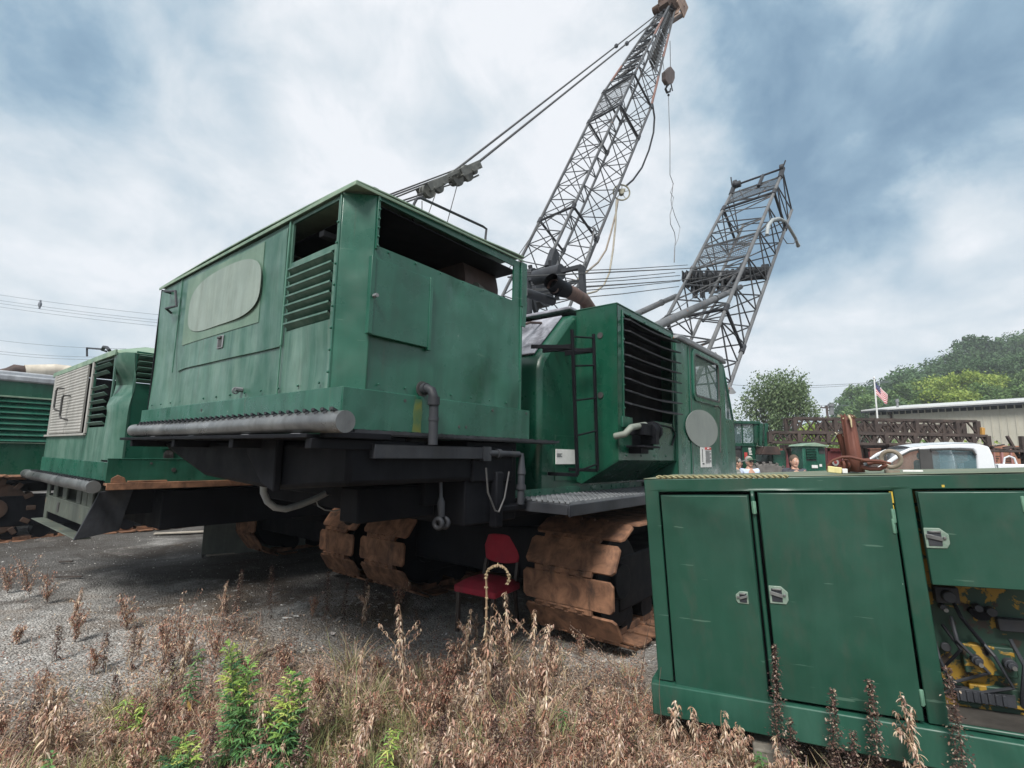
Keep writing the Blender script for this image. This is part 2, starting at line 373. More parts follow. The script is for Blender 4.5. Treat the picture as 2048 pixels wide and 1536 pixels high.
# rear wall with louvre hole and broken upper opening
wr = warpsum(dent(.9, 2.2, .35, .016), dent(2.75, 2.15, .25, .045), dent(2.3, 2.08, .2, -.018), dent(1.2, 2.9, .5, .010), dent(3.05, 2.5, .3, .022), dent(.30, 2.15, .12, .02))
rear = pa(MB().panel('x', .0, .014, (.142, YL, ZS, 3.185), [(.19, .715, 2.42, 2.852), (.175, .715, 2.885, 3.165)], wr, 26), 'rear_wall', 'faded')
side_w = warpsum(dent(1.25, 2.12, .14, .040), dent(1.5, 2.18, .10, -.02), dent(.88, 2.80, .055, .03), dent(.95, 2.83, .03, -.02), dent(.25, 2.25, .16, .022), dent(1.0, 2.5, .45, .016), dent(.7, 2.15, .2, -.010))
def top_at(x): return 3.20+.045*x
sw = pa(MB().panel('y', .0, .014, (.150, XR, ZS, 3.235), [(.175, 1.50, 2.885, 3.18)], side_w, 22), 'side_wall', 'green')
pa(MB().prism([(.0, .142), (.014, .150), (.150, .014), (.150, .0), (.142, .0), (.0, .135)], 'z', ZS, 3.20), 'corner_post', 'green', bevel=.004)
pf = MB()       # folded flanges along the corner
pf.box(-.010, .004, .135, .150, ZS, 3.19); pf.box(.150, .166, -.012, .002, 2.86, 3.20); pf.box(XR-.015, XR+.06, -.014, .0, 2.86, 3.24); pf.box(XR-.01, XR+.012, -.008, .02, ZS, 2.88)
bolts(pf, [(-.014, .150, 2.1+.13*i) for i in range(8)], (1, 0, 0), .008, .01)
bolts(pf, [(.160, -.016, 2.88+.058*i) for i in range(6)], (0, 1, 0), .008, .01)
bolts(pf, [(.23+.2*i, -.004, 2.045) for i in range(7)], (0, 1, 0), .008, .01)
bolts(pf, [(-.004, .25+.24*i, 2.045) for i in range(13)], (1, 0, 0), .008, .01)
bolts(pf, [(.25+.22*i, -.004, 2.868) for i in range(6)], (0, 1, 0), .007, .01)
pf.obox((XR+.03, -.010, 2.80), (.028, 0, .0), (0, .004, 0), (.012, 0, .11))
pa(pf, 'flange', 'green', bevel=.002)
# roof: slightly crowned sheet with rolled lip
rb = MB()
def rz(x, y): return 3.205+.040*max(0, x)+.045*math.sin(math.pi*min(1, max(0, y/YL)))*.6
nx_, ny_ = 12, 14; vs = []; fs = []
for i in range(nx_+1):
    for j in range(ny_+1):
        x = -.012+(XR+.03)*i/nx_; y = -.016+(YL+.03)*j/ny_
        vs.append((x, y, rz(x, y)+.020+(.012 if 0 < i < nx_ and 0 < j < ny_ else 0)+.006*math.sin(x*5)))
for i in range(nx_):
    for j in range(ny_): a = i*(ny_+1)+j; fs.append((a, a+ny_+1, a+ny_+2, a+1))
o_ = len(vs)
for i in range(nx_+1):
    for j in range(ny_+1): x, y, z = vs[i*(ny_+1)+j]; vs.append((x, y, z-.012))
fs += [tuple(q+o_ for q in reversed(f)) for f in fs[:nx_*ny_]]
for i in range(nx_):
    for j in (0, ny_): a = i*(ny_+1)+j; fs.append((a, a+ny_+1, a+ny_+1+o_, a+o_))
for j in range(ny_):
    for i in (0, nx_): a = i*(ny_+1)+j; fs.append((a, a+1, a+1+o_, a+o_))
rb.add(vs, fs)
rb.prism([(-.016, 3.192), (XR+.02, 3.245), (XR+.02, 3.258), (-.016, 3.212)], 'y', -.018, -.010)
rb.prism([(-.018, 3.190), (YL+.015, 3.190), (YL+.015, 3.215), (-.018, 3.215)], 'x', -.020, -.012)
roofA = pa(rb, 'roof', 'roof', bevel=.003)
# grab rail on the roof
mb = MB(); mb.tube([(.86, .5, 3.24), (.87, .5, 3.42), (.90, .5, 3.445), (1.75, .52, 3.505), (1.79, .52, 3.48), (1.80, .52, 3.27)], .013, 8)
mb.box(.82, .90, .47, .53, 3.235, 3.25)
hitr = [FA.hit(x, y, Y=.14) for x, y in ((828, 408), (834, 397), (842, 396), (966, 453), (973, 458), (971, 474))]
mb = MB(); mb.tube([Vector((hitr[0].x, .14, 3.23))]+hitr+[Vector((hitr[-1].x, .14, 3.26))], .010, 8)
pa(mb, 'grab_rail', 'dark')
# far and front walls, floor, added ceiling; black paints in the inner shade
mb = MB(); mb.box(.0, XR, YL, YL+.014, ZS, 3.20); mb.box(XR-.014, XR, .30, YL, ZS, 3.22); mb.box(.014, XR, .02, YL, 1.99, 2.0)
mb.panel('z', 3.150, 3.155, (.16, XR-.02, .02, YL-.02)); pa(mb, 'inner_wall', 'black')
mb = MB(); mb.cyl((XR-.26, .62, 2.98), (1, 0, 0), .42, .40, 28); pa(mb, 'fan_shroud', 'exh')
mb = MB(); mb.box(.35, 1.2, .9, 2.2, 2.0, 2.78); mb.cyl((.75, 1.0, 2.95), (1, .2, .1), .10, .9, 14); mb.tube([(.25, .45, 2.4), (.25, .45, 2.95), (.30, .6, 3.05), (.5, .9, 3.08)], .03, 10); mb.cyl((.25, .45, 2.72), (0, 0, 1), .05, .08, 10)
mb.box(.1, 1.5, .5, .56, 3.06, 3.10); mb.tube([(.22, .30, 2.5), (.22, .30, 3.02)], .045, 8)
pa(mb, 'engine', 'dark', bevel=.01)
mb = MB(); mb.tube([(.20, 1.2, 3.12), (1.35, 1.0, 3.14)], .02, 8); mb.tube([(1.2, .15, 2.95), (1.75, .3, 2.93), (2.1, .5, 2.86)], .035, 10); pa(mb, 'pipe', 'greenframe')
# louvre slats
for k in range(7):
    z = 2.447+k*.062
    mb = MB(); mb.obox((.004, .4525, z), (0, .262, 0), (.020, 0, -.017), (.0015, 0, .002)); mb.obox((-.016, .4525, z+.017), (0, .262, 0), (.002, 0, 0), (0, 0, .006)); pa(mb, 'louvre', 'faded')
# side door outline, rounded sticker, latch, handles
mb = MB(); mb.panel('x', -.012, -.001, (.775, 2.62, 2.325, 3.150), warp=wr, div=14); dr = pa(mb, 'access_door', 'faded', bevel=.003)
mb = MB(); mb.panel('x', -.0165, -.013, (1.10, 2.50, 2.54, 3.135), warp=wr, div=12); pa(mb, 'sticker', 'sticker', dr)
def rrect(cx, cz, hx, hz, r, n=8):
    pts = []
    for (sx, sz, a0) in ((1, 1, 0), (-1, 1, 90), (-1, -1, 180), (1, -1, 270)):
        for k in range(n+1):
            a = R(a0+90*k/n); pts.append((cx+sx*(hx-r)+r*math.cos(a), cz+sz*(hz-r)+r*math.sin(a)))
    return pts
mb = MB(); n_ = 60; bp = []
for k in range(n_):
    a = 2*math.pi*k/n_; c_, s_ = math.cos(a), math.sin(a)
    rr_ = (abs(c_)**3.2+abs(s_)**3.2)**(-1/3.2)
    bp.append((1.74+.66*c_*rr_, 2.845+.235*s_*rr_-.03*c_*c_))
mb.prism(bp, 'x', -.0215, -.018); pa(mb, 'logo_blank', 'logo_blank', dr)  # plain grey blank standing in for a blurred-out logo
mb = MB(); mb.box(-.018, -.013, 1.63, 1.735, 2.42, 2.52); pa(mb, 'latch', 'grey', dr, bevel=.003)
mb = MB(); mb.box(-.020, -.017, 1.65, 1.715, 2.43, 2.49); mb.box(-.03, -.018, 1.65, 1.715, 2.495, 2.51); pa(mb, 'latch', 'ink', dr)
mb = MB(); hh = [FA.hit(x, y, X=-.06) for x, y in ((330, 583), (351, 582), (353, 612), (332, 617))]
mb.tube([(0.0, hh[0].y+.05, hh[0].z+.01), hh[0], hh[1], hh[2], hh[3], (0.0, hh[3].y+.05, hh[3].z-.02)], .011, 8); pa(mb, 'handle', 'dark')
mb = MB(); mb.cyl((-.02, 1.27, 2.07), (1, 0, 0), .018, .05, 8); mb.ring((-.04, 1.27, 2.06), (0, 1, 0), .02, .006, 10, 6); pa(mb, 'eye_bolt', 'grey')
# seams (thin raised strips)
mb = MB(); mb.box(-.006, .002, .742, .750, ZS, 2.33); mb.box(-.008, .002, .738, .756, 2.33, 3.19); pa(mb, 'seam', 'sill')
mb = MB(); mb.box(-.006, .002, 2.69, 2.705, 2.32, 3.2); pa(mb, 'seam', 'sill')
# hatch
mb = MB(); mb.panel('y', -.030, -.016, (.115, .585, 2.325, 2.795), warp=dent(.35, 2.55, .2, .006), div=8)
ht = pa(mb, 'hatch', 'green', bevel=.004)
mb = MB(); mb.box(.575, .60, -.034, -.002, 2.31, 2.80); mb.box(.112, .140, -.036, -.002, 2.33, 2.80); pa(mb, 'hinge', 'green', ht, bevel=.002)
mb = MB(); mb.cyl((.137, -.045, 2.555), (0, 1, 0), .012, .05, 8); pa(mb, 'knob', 'grey', ht)
# skirt
def skirt_holes(mb): return mb
mb = MB(); mb.box(-.014, XR+.115, -.018, -.008, 1.772, ZS+.005); mb.box(-.018, -.008, -.012, YL+.10, 1.80, ZS+.005)
mb.box(-.016, XR+.115, -.016, .03, ZS, ZS+.006); mb.box(-.016, .03, .03, YL+.1, ZS, ZS+.006); mb.box(XR+.105, XR+.115, -.01, .9, 1.772, ZS)
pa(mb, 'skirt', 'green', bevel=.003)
mb = MB()
for x, z in ((.42, 1.965), (.9, 1.83), (.97, 1.832), (1.25, 1.97), (1.67, 1.98)): mb.cyl((x, -.019, z), (0, 1, 0), .010, .004, 10)
mb.cyl((-.019, 1.9, 1.95), (1, 0, 0), .012, .004, 10); mb.cyl((.57, -.004, 2.055), (0, 1, 0), .052, .006, 18); pa(mb, 'bolt_hole', 'ink')
# drain elbow pipe
mb = MB(); mb.tube([(.57, .03, 2.055), (.57, -.05, 2.055), (.575, -.085, 2.04), (.58, -.10, 2.0), (.585, -.10, 1.96), (.59, -.10, 1.70)], .030, 14)
mb.tube([(.57, -.02, 2.055), (.57, -.045, 2.055)], .038, 14); mb.cyl((.583, -.10, 1.975), (.02, 0, -1), .038, .05, 14); mb.cyl((.588, -.10, 1.86), (.02, 0, -1), .034, .02, 14)
pa(mb, 'drain_pipe', 'dark', smooth=True, ang=50)
mb = MB(); mb.prism([(.505, 1.985), (.555, 1.985), (.562, 1.9), (.556, 1.82), (.56, 1.776), (.485, 1.776), (.495, 1.84), (.488, 1.90), (.497, 1.95)], 'y', -.0195, -.0185); pa(mb, 'rust_stain', surf('yellow_green_stain', (.045, .11, .05), (.12, .14, .03), .6, 14, .6, (.04, .13, .08), dirtf=.4))
# deck: grating along the side and the step pipe across the rear
mb = MB(); grating(mb, .05, 2.10, -.055, .10, 1.768, pitch=.10, hgt=.016); mb.box(.0, 2.08, -.045, .12, 1.742, 1.750); pa(mb, 'deck_grating', 'dark', smooth=False)
mb = MB(); sp = []
for k in range(9): y = -.27+3.26*k/8; sp.append((-.15, y, 1.795+.004*math.sin(k)))
mb.tube(sp, .056, 20); pa(mb, 'step_pipe', 'galv', ang=60)
mb = MB()
for k in range(70):
    y = -.20+3.0*k/70; mb.obox((-.165+.02*(k % 2), y, 1.795+.056), (.030, .011, -.010), (-.003, .006, 0), (0, 0, .007))
    if k % 2: mb.obox((-.175, y+.03, 1.795+.052), (.014, .014, .004), (-.005, .006, 0), (0, 0, .006))
pa(mb, 'tread', 'dark', smooth=False)
mb = MB(); mb.box(-.20, .45, .0, 3.2, 1.715, 1.738)
for y in (-.02, .9, 1.9, 2.9): mb.box(-.18, .6, y, y+.06, 1.66, 1.715)
mb.box(-.13, .3, -.06, -.01, 1.72, 1.755); pa(mb, 'deck_frame', 'black', bevel=.004)
mb = MB()
for y in (.15, .75, 1.6, 2.4): mb.obox((-.13, y, 1.73), (.05, 0, 0), (0, .05, 0), (0, 0, .012))
pa(mb, 'bracket', 'grey', bevel=.003)
# counterweight hull
mb = MB(); prof = [(2.95, 1.70), (2.80, 1.64), (1.95, 1.44), (1.0, 1.40), (.7, 1.405), (-.0, 1.46), (-.0, 1.70)]
mb.prism(prof, 'x', .06, 1.55); cw = pa(mb, 'counterweight', 'black', bevel=.03)
mb = MB(); mb.prism([(1.13, 1.72), (1.10, 1.62), (.86, 1.43), (.70, 1.39), (.70, 1.72)], 'x', .0, .05); pa(mb, 'counterweight_rib', 'black', cw, bevel=.01)
# grey channel under the deck
mb = MB(); mb.box(.20, 1.13, -.050, -.042, 1.612, 1.695); mb.box(.20, 1.13, -.05, .03, 1.688, 1.695); mb.box(.20, 1.13, -.05, .03, 1.612, 1.619); mb.box(.195, .20, -.05, .03, 1.612, 1.695); pa(mb, 'channel_beam', 'dark', bevel=.002)
# machinery frame under the deck and the swing frame
mb = MB(); mb.box(1.02, 1.60, .02, 2.9, 1.15, 1.74); mb.box(.85, 1.02, .25, 2.7, 1.28, 1.6); mb.box(1.05, 1.5, -.02, .02, 1.45, 1.70); mb.box(1.28, 1.36, -.05, .02, 1.12, 1.52)
mb.box(1.60, 6.3, .25, 2.9, 1.12, 1.30); mb.box(1.36, 1.75, -.04, .3, 1.22, 1.27); mb.box(.35, 1.0, .3, .5, 1.2, 1.42)
pa(mb, 'swing_frame', 'black', bevel=.012)
mb = MB(); mb.cyl((3.3, 1.4, 1.03), (0, 0, 1), .95, .26, 32); mb.box(2.5, 5.3, .35, 2.2, .45, .93); pa(mb, 'carbody', 'black', bevel=.02)
mb = MB(); mb.tube([(1.18, -.04, 1.655), (1.55, -.04, 1.65)], .024, 12); mb.cyl((1.3, -.04, 1.653), (1, 0, 0), .034, .04, 12); mb.box(1.12, 1.2, -.06, .03, 1.60, 1.70)
mb.tube([(1.575, -.05, 1.66), (1.575, -.05, 1.50)], [.016, .036], 10); mb.tube([(1.575, -.05, 1.52), (1.57, -.05, 1.27)], .028, 12); mb.cyl((1.572, -.05, 1.40), (0, 0, 1), .038, .035, 12); pa(mb, 'hydraulic_cylinder', 'dark', ang=50)
mb = MB(); mb.tube([(1.15, -.055, 1.55), (1.17, -.06, 1.38), (1.25, -.065, 1.245), (1.29, -.065, 1.235), (1.36, -.06, 1.33), (1.42, -.05, 1.52)], .007, 6)
pa(mb, 'hose', 'rope')
# lifting rod with two eyes, hanging link, and the pale hose
def eyerod(px, top, bot, Y):
    a = FA.hit(px[0], top, Y=Y); b = FA.hit(px[1], bot, Y=Y); return a, b
a, b = eyerod((880, 883), 915, 1040, .05)
mb = MB(); mb.tube([a, a.lerp(b, .62), a.lerp(b, .72), b-(b-a)*.05], [.012, .012, .026, .022], 10)
for s_ in (-.028, .028): mb.ring(b+Vector((s_, 0, -.02)), (1, .25, 0), .030, .016, 18, 8)
pa(mb, 'pendant_rod', 'dark', ang=50)
a = FA.hit(700, 995, Y=.9); mb = MB()
for s_ in (-.035, .035): mb.obox(a+Vector((0, s_, -.06)), (.022, 0, 0), (0, .010, 0), (0, 0, .09))
mb.cyl(a+Vector((0, 0, -.10)), (0, 1, 0), .016, .12, 10); mb.ring(a+Vector((0, 0, -.15)), (1, 0, 0), .035, .02, 14, 8); mb.box(a.x-.1, a.x+.1, a.y-.08, a.y+.08, a.z, a.z+.1); pa(mb, 'shackle', 'black')
pts = [FA.hit(x, y, Y=1.5) for x, y in ((527, 962), (527, 985), (535, 1003), (550, 1015), (572, 1018), (600, 1010), (630, 998), (655, 985), (700, 975))]
mb = MB(); mb.tube([pts[0]+Vector((.1, .1, .2))]+pts, .026, 12); pa(mb, 'hose', 'ghose', ang=60)
pts = [FA.hit(x, y, Y=1.2) for x, y in ((632, 1000), (636, 1012), (650, 1020), (668, 1022), (690, 1017), (700, 1008))]
mb = MB(); mb.tube(pts, .005, 6); pa(mb, 'cable', 'ghose')
# ---- lower walkway
mb = MB(); grating(mb, 1.72, 6.3, -.40, .08, 1.300, pitch=.075, hgt=.018); pa(mb, 'walkway_grating', 'grey', smooth=False)
mb = MB(); mb.box(1.66, 6.3, -.43, .09, 1.262, 1.278); mb.box(1.66, 6.3, -.435, -.422, 1.20, 1.285); mb.box(1.655, 1.668, -.42, .09, 1.21, 1.285)
for x in (2.3, 3.1, 3.9, 4.7): mb.prism([(-.42, 1.262), (.25, 1.262), (.25, 1.14)], 'x', x, x+.02)
pa(mb, 'walkway_frame', 'dark', bevel=.004)
# ---- machinery house
mb = MB()
prof = [(2.02, 1.302), (2.02, 2.40), (2.05, 2.50), (2.14, 2.60), (2.55, 3.00), (2.62, 3.045), (2.74, 3.07), (4.05, 3.13), (4.05, 1.302)]
mb.prism(prof, 'y', .10, 3.10); hs = pa(mb, 'machinery_house', 'dgreen', bevel=.045)
mb = MB(); mb.box(1.66, 4.1, .085, .099, 1.302, 1.36); mb.box(1.75, 2.02, .55, 3.0, 1.3, 2.3); bolts(mb, [(1.8+.22*i, .083, 1.335) for i in range(9)], (0, 1, 0)); pa(mb, 'base_flange', 'green', hs, bevel=.003)
# weathered hood on the sloping shoulder
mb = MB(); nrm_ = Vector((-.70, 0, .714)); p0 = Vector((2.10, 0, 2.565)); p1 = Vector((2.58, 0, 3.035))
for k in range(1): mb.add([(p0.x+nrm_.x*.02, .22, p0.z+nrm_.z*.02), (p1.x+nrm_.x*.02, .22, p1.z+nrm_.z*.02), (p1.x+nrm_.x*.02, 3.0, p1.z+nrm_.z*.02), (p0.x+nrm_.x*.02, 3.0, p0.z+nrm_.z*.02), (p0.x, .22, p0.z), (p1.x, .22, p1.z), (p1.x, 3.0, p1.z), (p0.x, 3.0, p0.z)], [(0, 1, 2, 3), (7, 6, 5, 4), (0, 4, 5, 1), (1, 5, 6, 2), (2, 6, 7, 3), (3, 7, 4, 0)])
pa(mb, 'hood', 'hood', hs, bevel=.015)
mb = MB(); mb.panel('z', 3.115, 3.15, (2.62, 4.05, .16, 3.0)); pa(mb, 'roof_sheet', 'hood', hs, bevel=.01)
q = [FA.hit(x, y, Y=.42) for x, y in ((1030, 655), (1060, 645), (1082, 646), (1094, 664))]
mb = MB(); mb.tube(q, .013, 8); mb.obox(q[-1], (.05, 0, .05), (0, .03, 0), (-.006, 0, .006)); pa(mb, 'hand_rail', 'exh', hs)
mb = MB(); mb.panel('y', .092, .099, (2.26, 2.70, 1.42, 1.83)); pa(mb, 'cover_plate', 'dgreen', hs, bevel=.002)
mb = MB(); t_ = [FA.hit(x, y, Y=.09) for x, y in ((1111, 898), (1149, 928))]; mb.box(t_[0].x, t_[1].x, .082, .090, t_[1].z, t_[0].z); st_ = pa(mb, 'notice', 'white', hs)
mb = MB()
for k in range(3): mb.box(t_[0].x+.01, t_[0].x+.10-.02*(k % 2), .080, .0815, t_[0].z-.045-.012*k, t_[0].z-.040-.012*k)
pa(mb, 'notice_text', 'dark', hs)
# exhaust: dark open bell and fat elbow
q = [FA.hit(x, y, Y=.75) for x, y in ((1106, 572), (1128, 579), (1148, 588), (1168, 600), (1186, 626))]
mb = MB(); mb.tube(q, [.080, .086, .086, .082, .08], 20, cap=False); mb.tube([q[1]+Vector((-.01, 0, 0)), q[1]+(q[2]-q[1])*.35], .09, 20)
mb.tube([q[0]+(q[1]-q[0])*.3, q[0]+(q[1]-q[0])*.9], .07, 20)
ep_ = pa(mb, 'exhaust_pipe', surf('brown_exhaust', (.050, .028, .022), (.13, .075, .058), .55, 4, .3, dirtf=.4, off=3.3), ang=50)
mb = MB(); mb.tube([q[0]+Vector((-.05, 0, .05)), q[0]+(q[1]-q[0])*.5, q[1]+(q[2]-q[1])*.2], [.098, .106, .094], 20, cap=False); mb.tube([q[0]+(q[1]-q[0])*.3, q[1]], .092, 20); mb.cyl(q[0]+(q[1]-q[0])*.25, q[1]-q[0], .100, .01, 20); pa(mb, 'exhaust_bell', M['black'], ep_, ang=60)
q = [FA.hit(x, y, Y=.9) for x, y in ((1045, 583), (1105, 603))]; mb = MB(); mb.tube([q[0]-(q[1]-q[0])*.2, q[1]], .055, 14); pa(mb, 'pipe', 'dark', ang=50)
q = [FA.hit(x, y, Y=.35) for x, y in ((1044, 560), (1052, 562), (1053, 590), (1045, 593))]; mb = MB(); mb.tube(q, .010, 8); pa(mb, 'handle', 'grey')
# ladder
lt = [FA.hit(x, y, Y=-.21) for x, y in ((1144, 659), (1155, 950), (1187, 668), (1195, 941))]
mb = MB(); mb.bar(lt[0], lt[1], .022, .03); mb.bar(lt[2], lt[3], .022, .03)
for py in (0.03, .235, .475, .715, .955): mb.tube([lt[0].lerp(lt[1], py+.02), lt[2].lerp(lt[3], py)], .0085, 8)
for f_ in (.12,):
    for u, v in ((lt[0], lt[1]), (lt[2], lt[3])): p = u.lerp(v, f_); mb.bar(p, p+Vector((-.02, .30, 0)), .02, .05); mb.bar(p+Vector((0, .02, 0)), p+Vector((-.20, .30, 0)), .012, .035)
for u, v in ((lt[0], lt[1]), (lt[2], lt[3])): mb.bar(v, v+Vector((0, .30, 0)), .02, .03)
pa(mb, 'ladder', 'black', bevel=.002)
# radiator box standing proud of the wall
X0, X1, Y0 = 2.64, 4.06, -.35
def ztop(x): return 3.08+.01*(x-X0)
mb = MB()
mb.panel('y', Y0, Y0+.012, (X0, X1, 1.61, 3.085), [(2.76, 3.99, 2.02, 3.02), (2.93, 3.45, 1.72, 2.02)])
mb.prism([(Y0, 1.61), (Y0, 3.085), (.10, 3.085), (.10, 1.40), (.04, 1.38)], 'x', X0, X0+.014)
mb.prism([(Y0, 1.61), (Y0, 3.085), (.10, 3.085), (.10, 1.40), (.04, 1.38)], 'x', X1-.014, X1)
mb.add([(X0, Y0, 1.61), (X1, Y0, 1.61), (X1, .05, 1.38), (X0, .05, 1.38), (X0, Y0+.01, 1.62), (X1, Y0+.01, 1.62), (X1, .05, 1.39), (X0, .05, 1.39)], [(0, 1, 2, 3), (7, 6, 5, 4), (0, 4, 5, 1), (3, 2, 6, 7)])
mb.box(X0-.004, X1+.004, Y0-.004, .12, 3.085, 3.10)
rbx = pa(mb, 'radiator_box', 'dgreen', bevel=.005)
mb = MB(); mb.box(2.735, 2.760, Y0-.010, Y0-.001, 1.98, 3.05); mb.box(2.76, 3.99, Y0-.010, Y0-.001, 3.02, 3.045); mb.box(3.99, 4.015, Y0-.010, Y0-.001, 1.9, 3.05)
mb.box(2.70, 2.92, Y0-.012, Y0-.001, 1.92, 2.02); mb.box(3.46, 3.80, Y0-.012, Y0-.001, 1.96, 2.02)
bolts(mb, [(2.748, Y0-.014, 2.1+.22*i) for i in range(5)]+[(2.9+.35*i, Y0-.014, 3.033) for i in range(4)]+[(2.8+.32*i, Y0-.004, 1.66) for i in range(4)], (0, 1, 0), .010, .012); pa(mb, 'louvre_frame', 'green', rbx, bevel=.002)
for i, z in enumerate(np.linspace(2.145, 2.955, 8)):
    mb = MB(); vs = []; fs = []; nn = 16
    for k in range(nn+1):
        x = 2.775+1.205*k/nn; sag = .004*math.sin(i*1.3+k*.35)-.012*math.sin(math.pi*k/nn)+.010*(1-k/nn)**3
        for (dy, dz) in ((.08, .040), (-.075-.05*k/nn, -.012), (-.070-.05*k/nn, -.026), (.08, .030)): vs.append((x, Y0+dy, z+dz+sag))
    for k in range(nn):
        for j in range(4): a = 4*k+j; b_ = 4*k+(j+1) % 4; fs.append((a, b_, b_+4, a+4))
    fs += [(0, 1, 2, 3), tuple(4*nn+j for j in (3, 2, 1, 0))]
    mb.add(vs, fs); pa(mb, 'louvre', 'dark', rbx)
mb = MB(); mb.panel('y', Y0+.14, Y0+.16, (2.66, 4.04, 1.7, 3.07)); pa(mb, 'radiator_core', 'black', rbx)
# hydraulic pump with grey elbow below the louvres
pc = FA.hit(1300, 862, Y=-.47)
mb = MB(); mb.cyl(pc, (1, .0, 0), .085, .12, 18); mb.cyl(pc+Vector((.07, 0, 0)), (1, 0, 0), .10, .035, 10); mb.box(pc.x-.26, pc.x-.02, pc.y-.05, pc.y+.09, pc.z-.05, pc.z+.06)
mb.box(pc.x-.05, pc.x+.03, pc.y-.08, pc.y+.08, pc.z-.13, pc.z+.02)
for k in range(8):
    a = 2*math.pi*k/8; mb.cyl(pc+Vector((.095, .08*math.cos(a), .08*math.sin(a))), (1, 0, 0), .012, .03, 6)
mb.box(pc.x-.28, pc.x+.10, pc.y-.06, pc.y+.12, pc.z-.165, pc.z-.145); mb.box(pc.x-.22, pc.x-.04, pc.y, pc.y+.15, pc.z-.22, pc.z-.16); pa(mb, 'hydraulic_pump', 'black', rbx, bevel=.006)
mb = MB(); q0 = FA.hit(1250, 868, Y=-.44); q1 = FA.hit(1262, 855, Y=-.47); q2 = FA.hit(1290, 850, Y=-.47); mb.tube([q0+Vector((0, .1, -.02)), q0, q1, q2], .030, 12); pa(mb, 'elbow_hose', 'pumphose', rbx, ang=60)
q = [FA.hit(x, y, Y=-.36) for x, y in ((1318, 850), (1345, 856), (1350, 870), (1344, 890))]; mb = MB(); mb.tube(q, .010, 8); pa(mb, 'hose', 'black', rbx)
mb = MB(); mb.cyl((2.636, -.17, 2.80), (1, 0, 0), .03, .008, 14); mb.cyl((2.636, -.17, 2.22), (1, 0, 0), .03, .008, 14); pa(mb, 'hole', 'ink', rbx)
# ---- cab
CY0, CX0, CX1, CX2 = -.38, 4.07, 6.05, 6.42
cb = MB(); winr = (4.62, 5.68, 2.38, 2.98)
body = [(CX0, 1.40), (CX0, 2.98), (CX0+.1, 3.02), (CX1-.25, 3.02), (CX1+.05, 2.95), (CX2, 2.25), (CX2, 1.40)]
cb.panel('y', CY0, CY0+.02, (CX0, 5.95, 1.40, 3.02), [(4.66, 5.66, 2.40, 2.96)])
cb.panel('y', .62, .64, (CX0, 5.95, 1.40, 3.02), [(4.4, 5.8, 2.25, 2.92)])
cb.box(CX0, CX0+.02, CY0+.02, .62, 1.40, 3.02); cb.box(CX0, CX2, CY0, .64, 1.38, 1.40)
cb.box(5.95, CX2, CY0, CY0+.02, 1.40, 2.22); cb.box(CX2-.02, CX2, CY0+.02, .62, 1.40, 2.2); cb.bar((5.97, CY0+.015, 3.0), (CX2-.01, CY0+.015, 2.2), .035); cb.bar((5.97, .62, 3.0), (CX2-.01, .62, 2.2), .035); cb.bar((5.965, CY0+.012, 2.2), (5.965, CY0+.012, 3.0), .03)
cab = pa(cb, 'cab', 'green', bevel=.01)
mb = MB(); mb.prism([(CX0-.02, 3.022), (CX0+.02, 3.075), (CX0+.15, 3.10), (5.85, 3.10), (6.02, 3.06), (6.06, 3.022)], 'y', CY0-.03, .67); pa(mb, 'cab_roof', 'grey', cab, bevel=.03)
def rring(cx, cz, hx, hz, r, t, ax, a0, a1, mb):
    o1 = rrect(cx, cz, hx, hz, r); o2 = rrect(cx, cz, hx-t, hz-t, max(.01, r-t)); n = len(o1)
    g = (lambda u, v, w_: (u, w_, v)) if ax == 'y' else (lambda u, v, w_: (w_, u, v))
    V = [g(*p, a0) for p in o1]+[g(*p, a0) for p in o2]+[g(*p, a1) for p in o1]+[g(*p, a1) for p in o2]
    fs = []
    for i in range(n):
        j = (i+1) % n; fs += [(i, j, n+j, n+i), (2*n+j, 2*n+i, 3*n+i, 3*n+j), (i, 2*n+i, 2*n+j, j), (n+j, 3*n+j, 3*n+i, n+i)]
    return mb.add(V, fs)
mb = MB(); rring(5.16, 2.68, .56, .33, .10, .07, 'y', CY0-.02, CY0+.003, mb); wf = pa(mb, 'window_frame', 'green', cab, bevel=.006)
mb = MB(); rring(5.16, 2.68, .505, .275, .07, .018, 'y', CY0-.024, CY0-.004, mb); pa(mb, 'window_seal', 'ink', wf)
mb = MB(); mb.box(4.66, 5.66, CY0+.004, CY0+.008, 2.40, 2.96); pa(mb, 'window_glass', 'glass', wf)
mb = MB(); mb.add([(5.98, CY0+.03, 2.98), (5.98, .60, 2.98), (CX2-.01, .60, 2.22), (CX2-.01, CY0+.03, 2.22)], [(0, 1, 2, 3)]); mb.add([(5.98, CY0+.012, 2.22), (5.98, CY0+.012, 2.97), (CX2-.03, CY0+.012, 2.22)], [(0, 1, 2)]); pa(mb, 'windscreen', 'glass', cab)
mb = MB(); mb.box(5.0, 5.35, -.1, .3, 1.9, 2.0); mb.box(4.95, 5.02, -.1, .3, 2.0, 2.62); mb.tube([(5.7, .0, 1.5), (5.65, 0, 2.3), (5.6, 0, 2.45)], .012, 6); mb.tube([(5.85, .1, 2.35), (5.5, .1, 2.6)], .012, 6); mb.box(5.6, 6.2, -.3, .5, 1.5, 2.05); pa(mb, 'operator_seat', 'ink', cab, bevel=.03)
mb = MB(); mb.box(4.475, 4.50, CY0-.010, CY0-.001, 1.42, 3.0); mb.box(4.50, 5.92, CY0-.008, CY0-.001, 1.42, 2.32); mb.box(4.50, 5.92, CY0-.008, CY0-.001, 3.0, 3.015); dr2 = pa(mb, 'cab_door', 'green', cab, bevel=.003)
mb = MB(); mb.box(4.503, 4.515, CY0-.012, CY0-.0085, 1.42, 3.0); pa(mb, 'door_seal', 'ink', dr2)
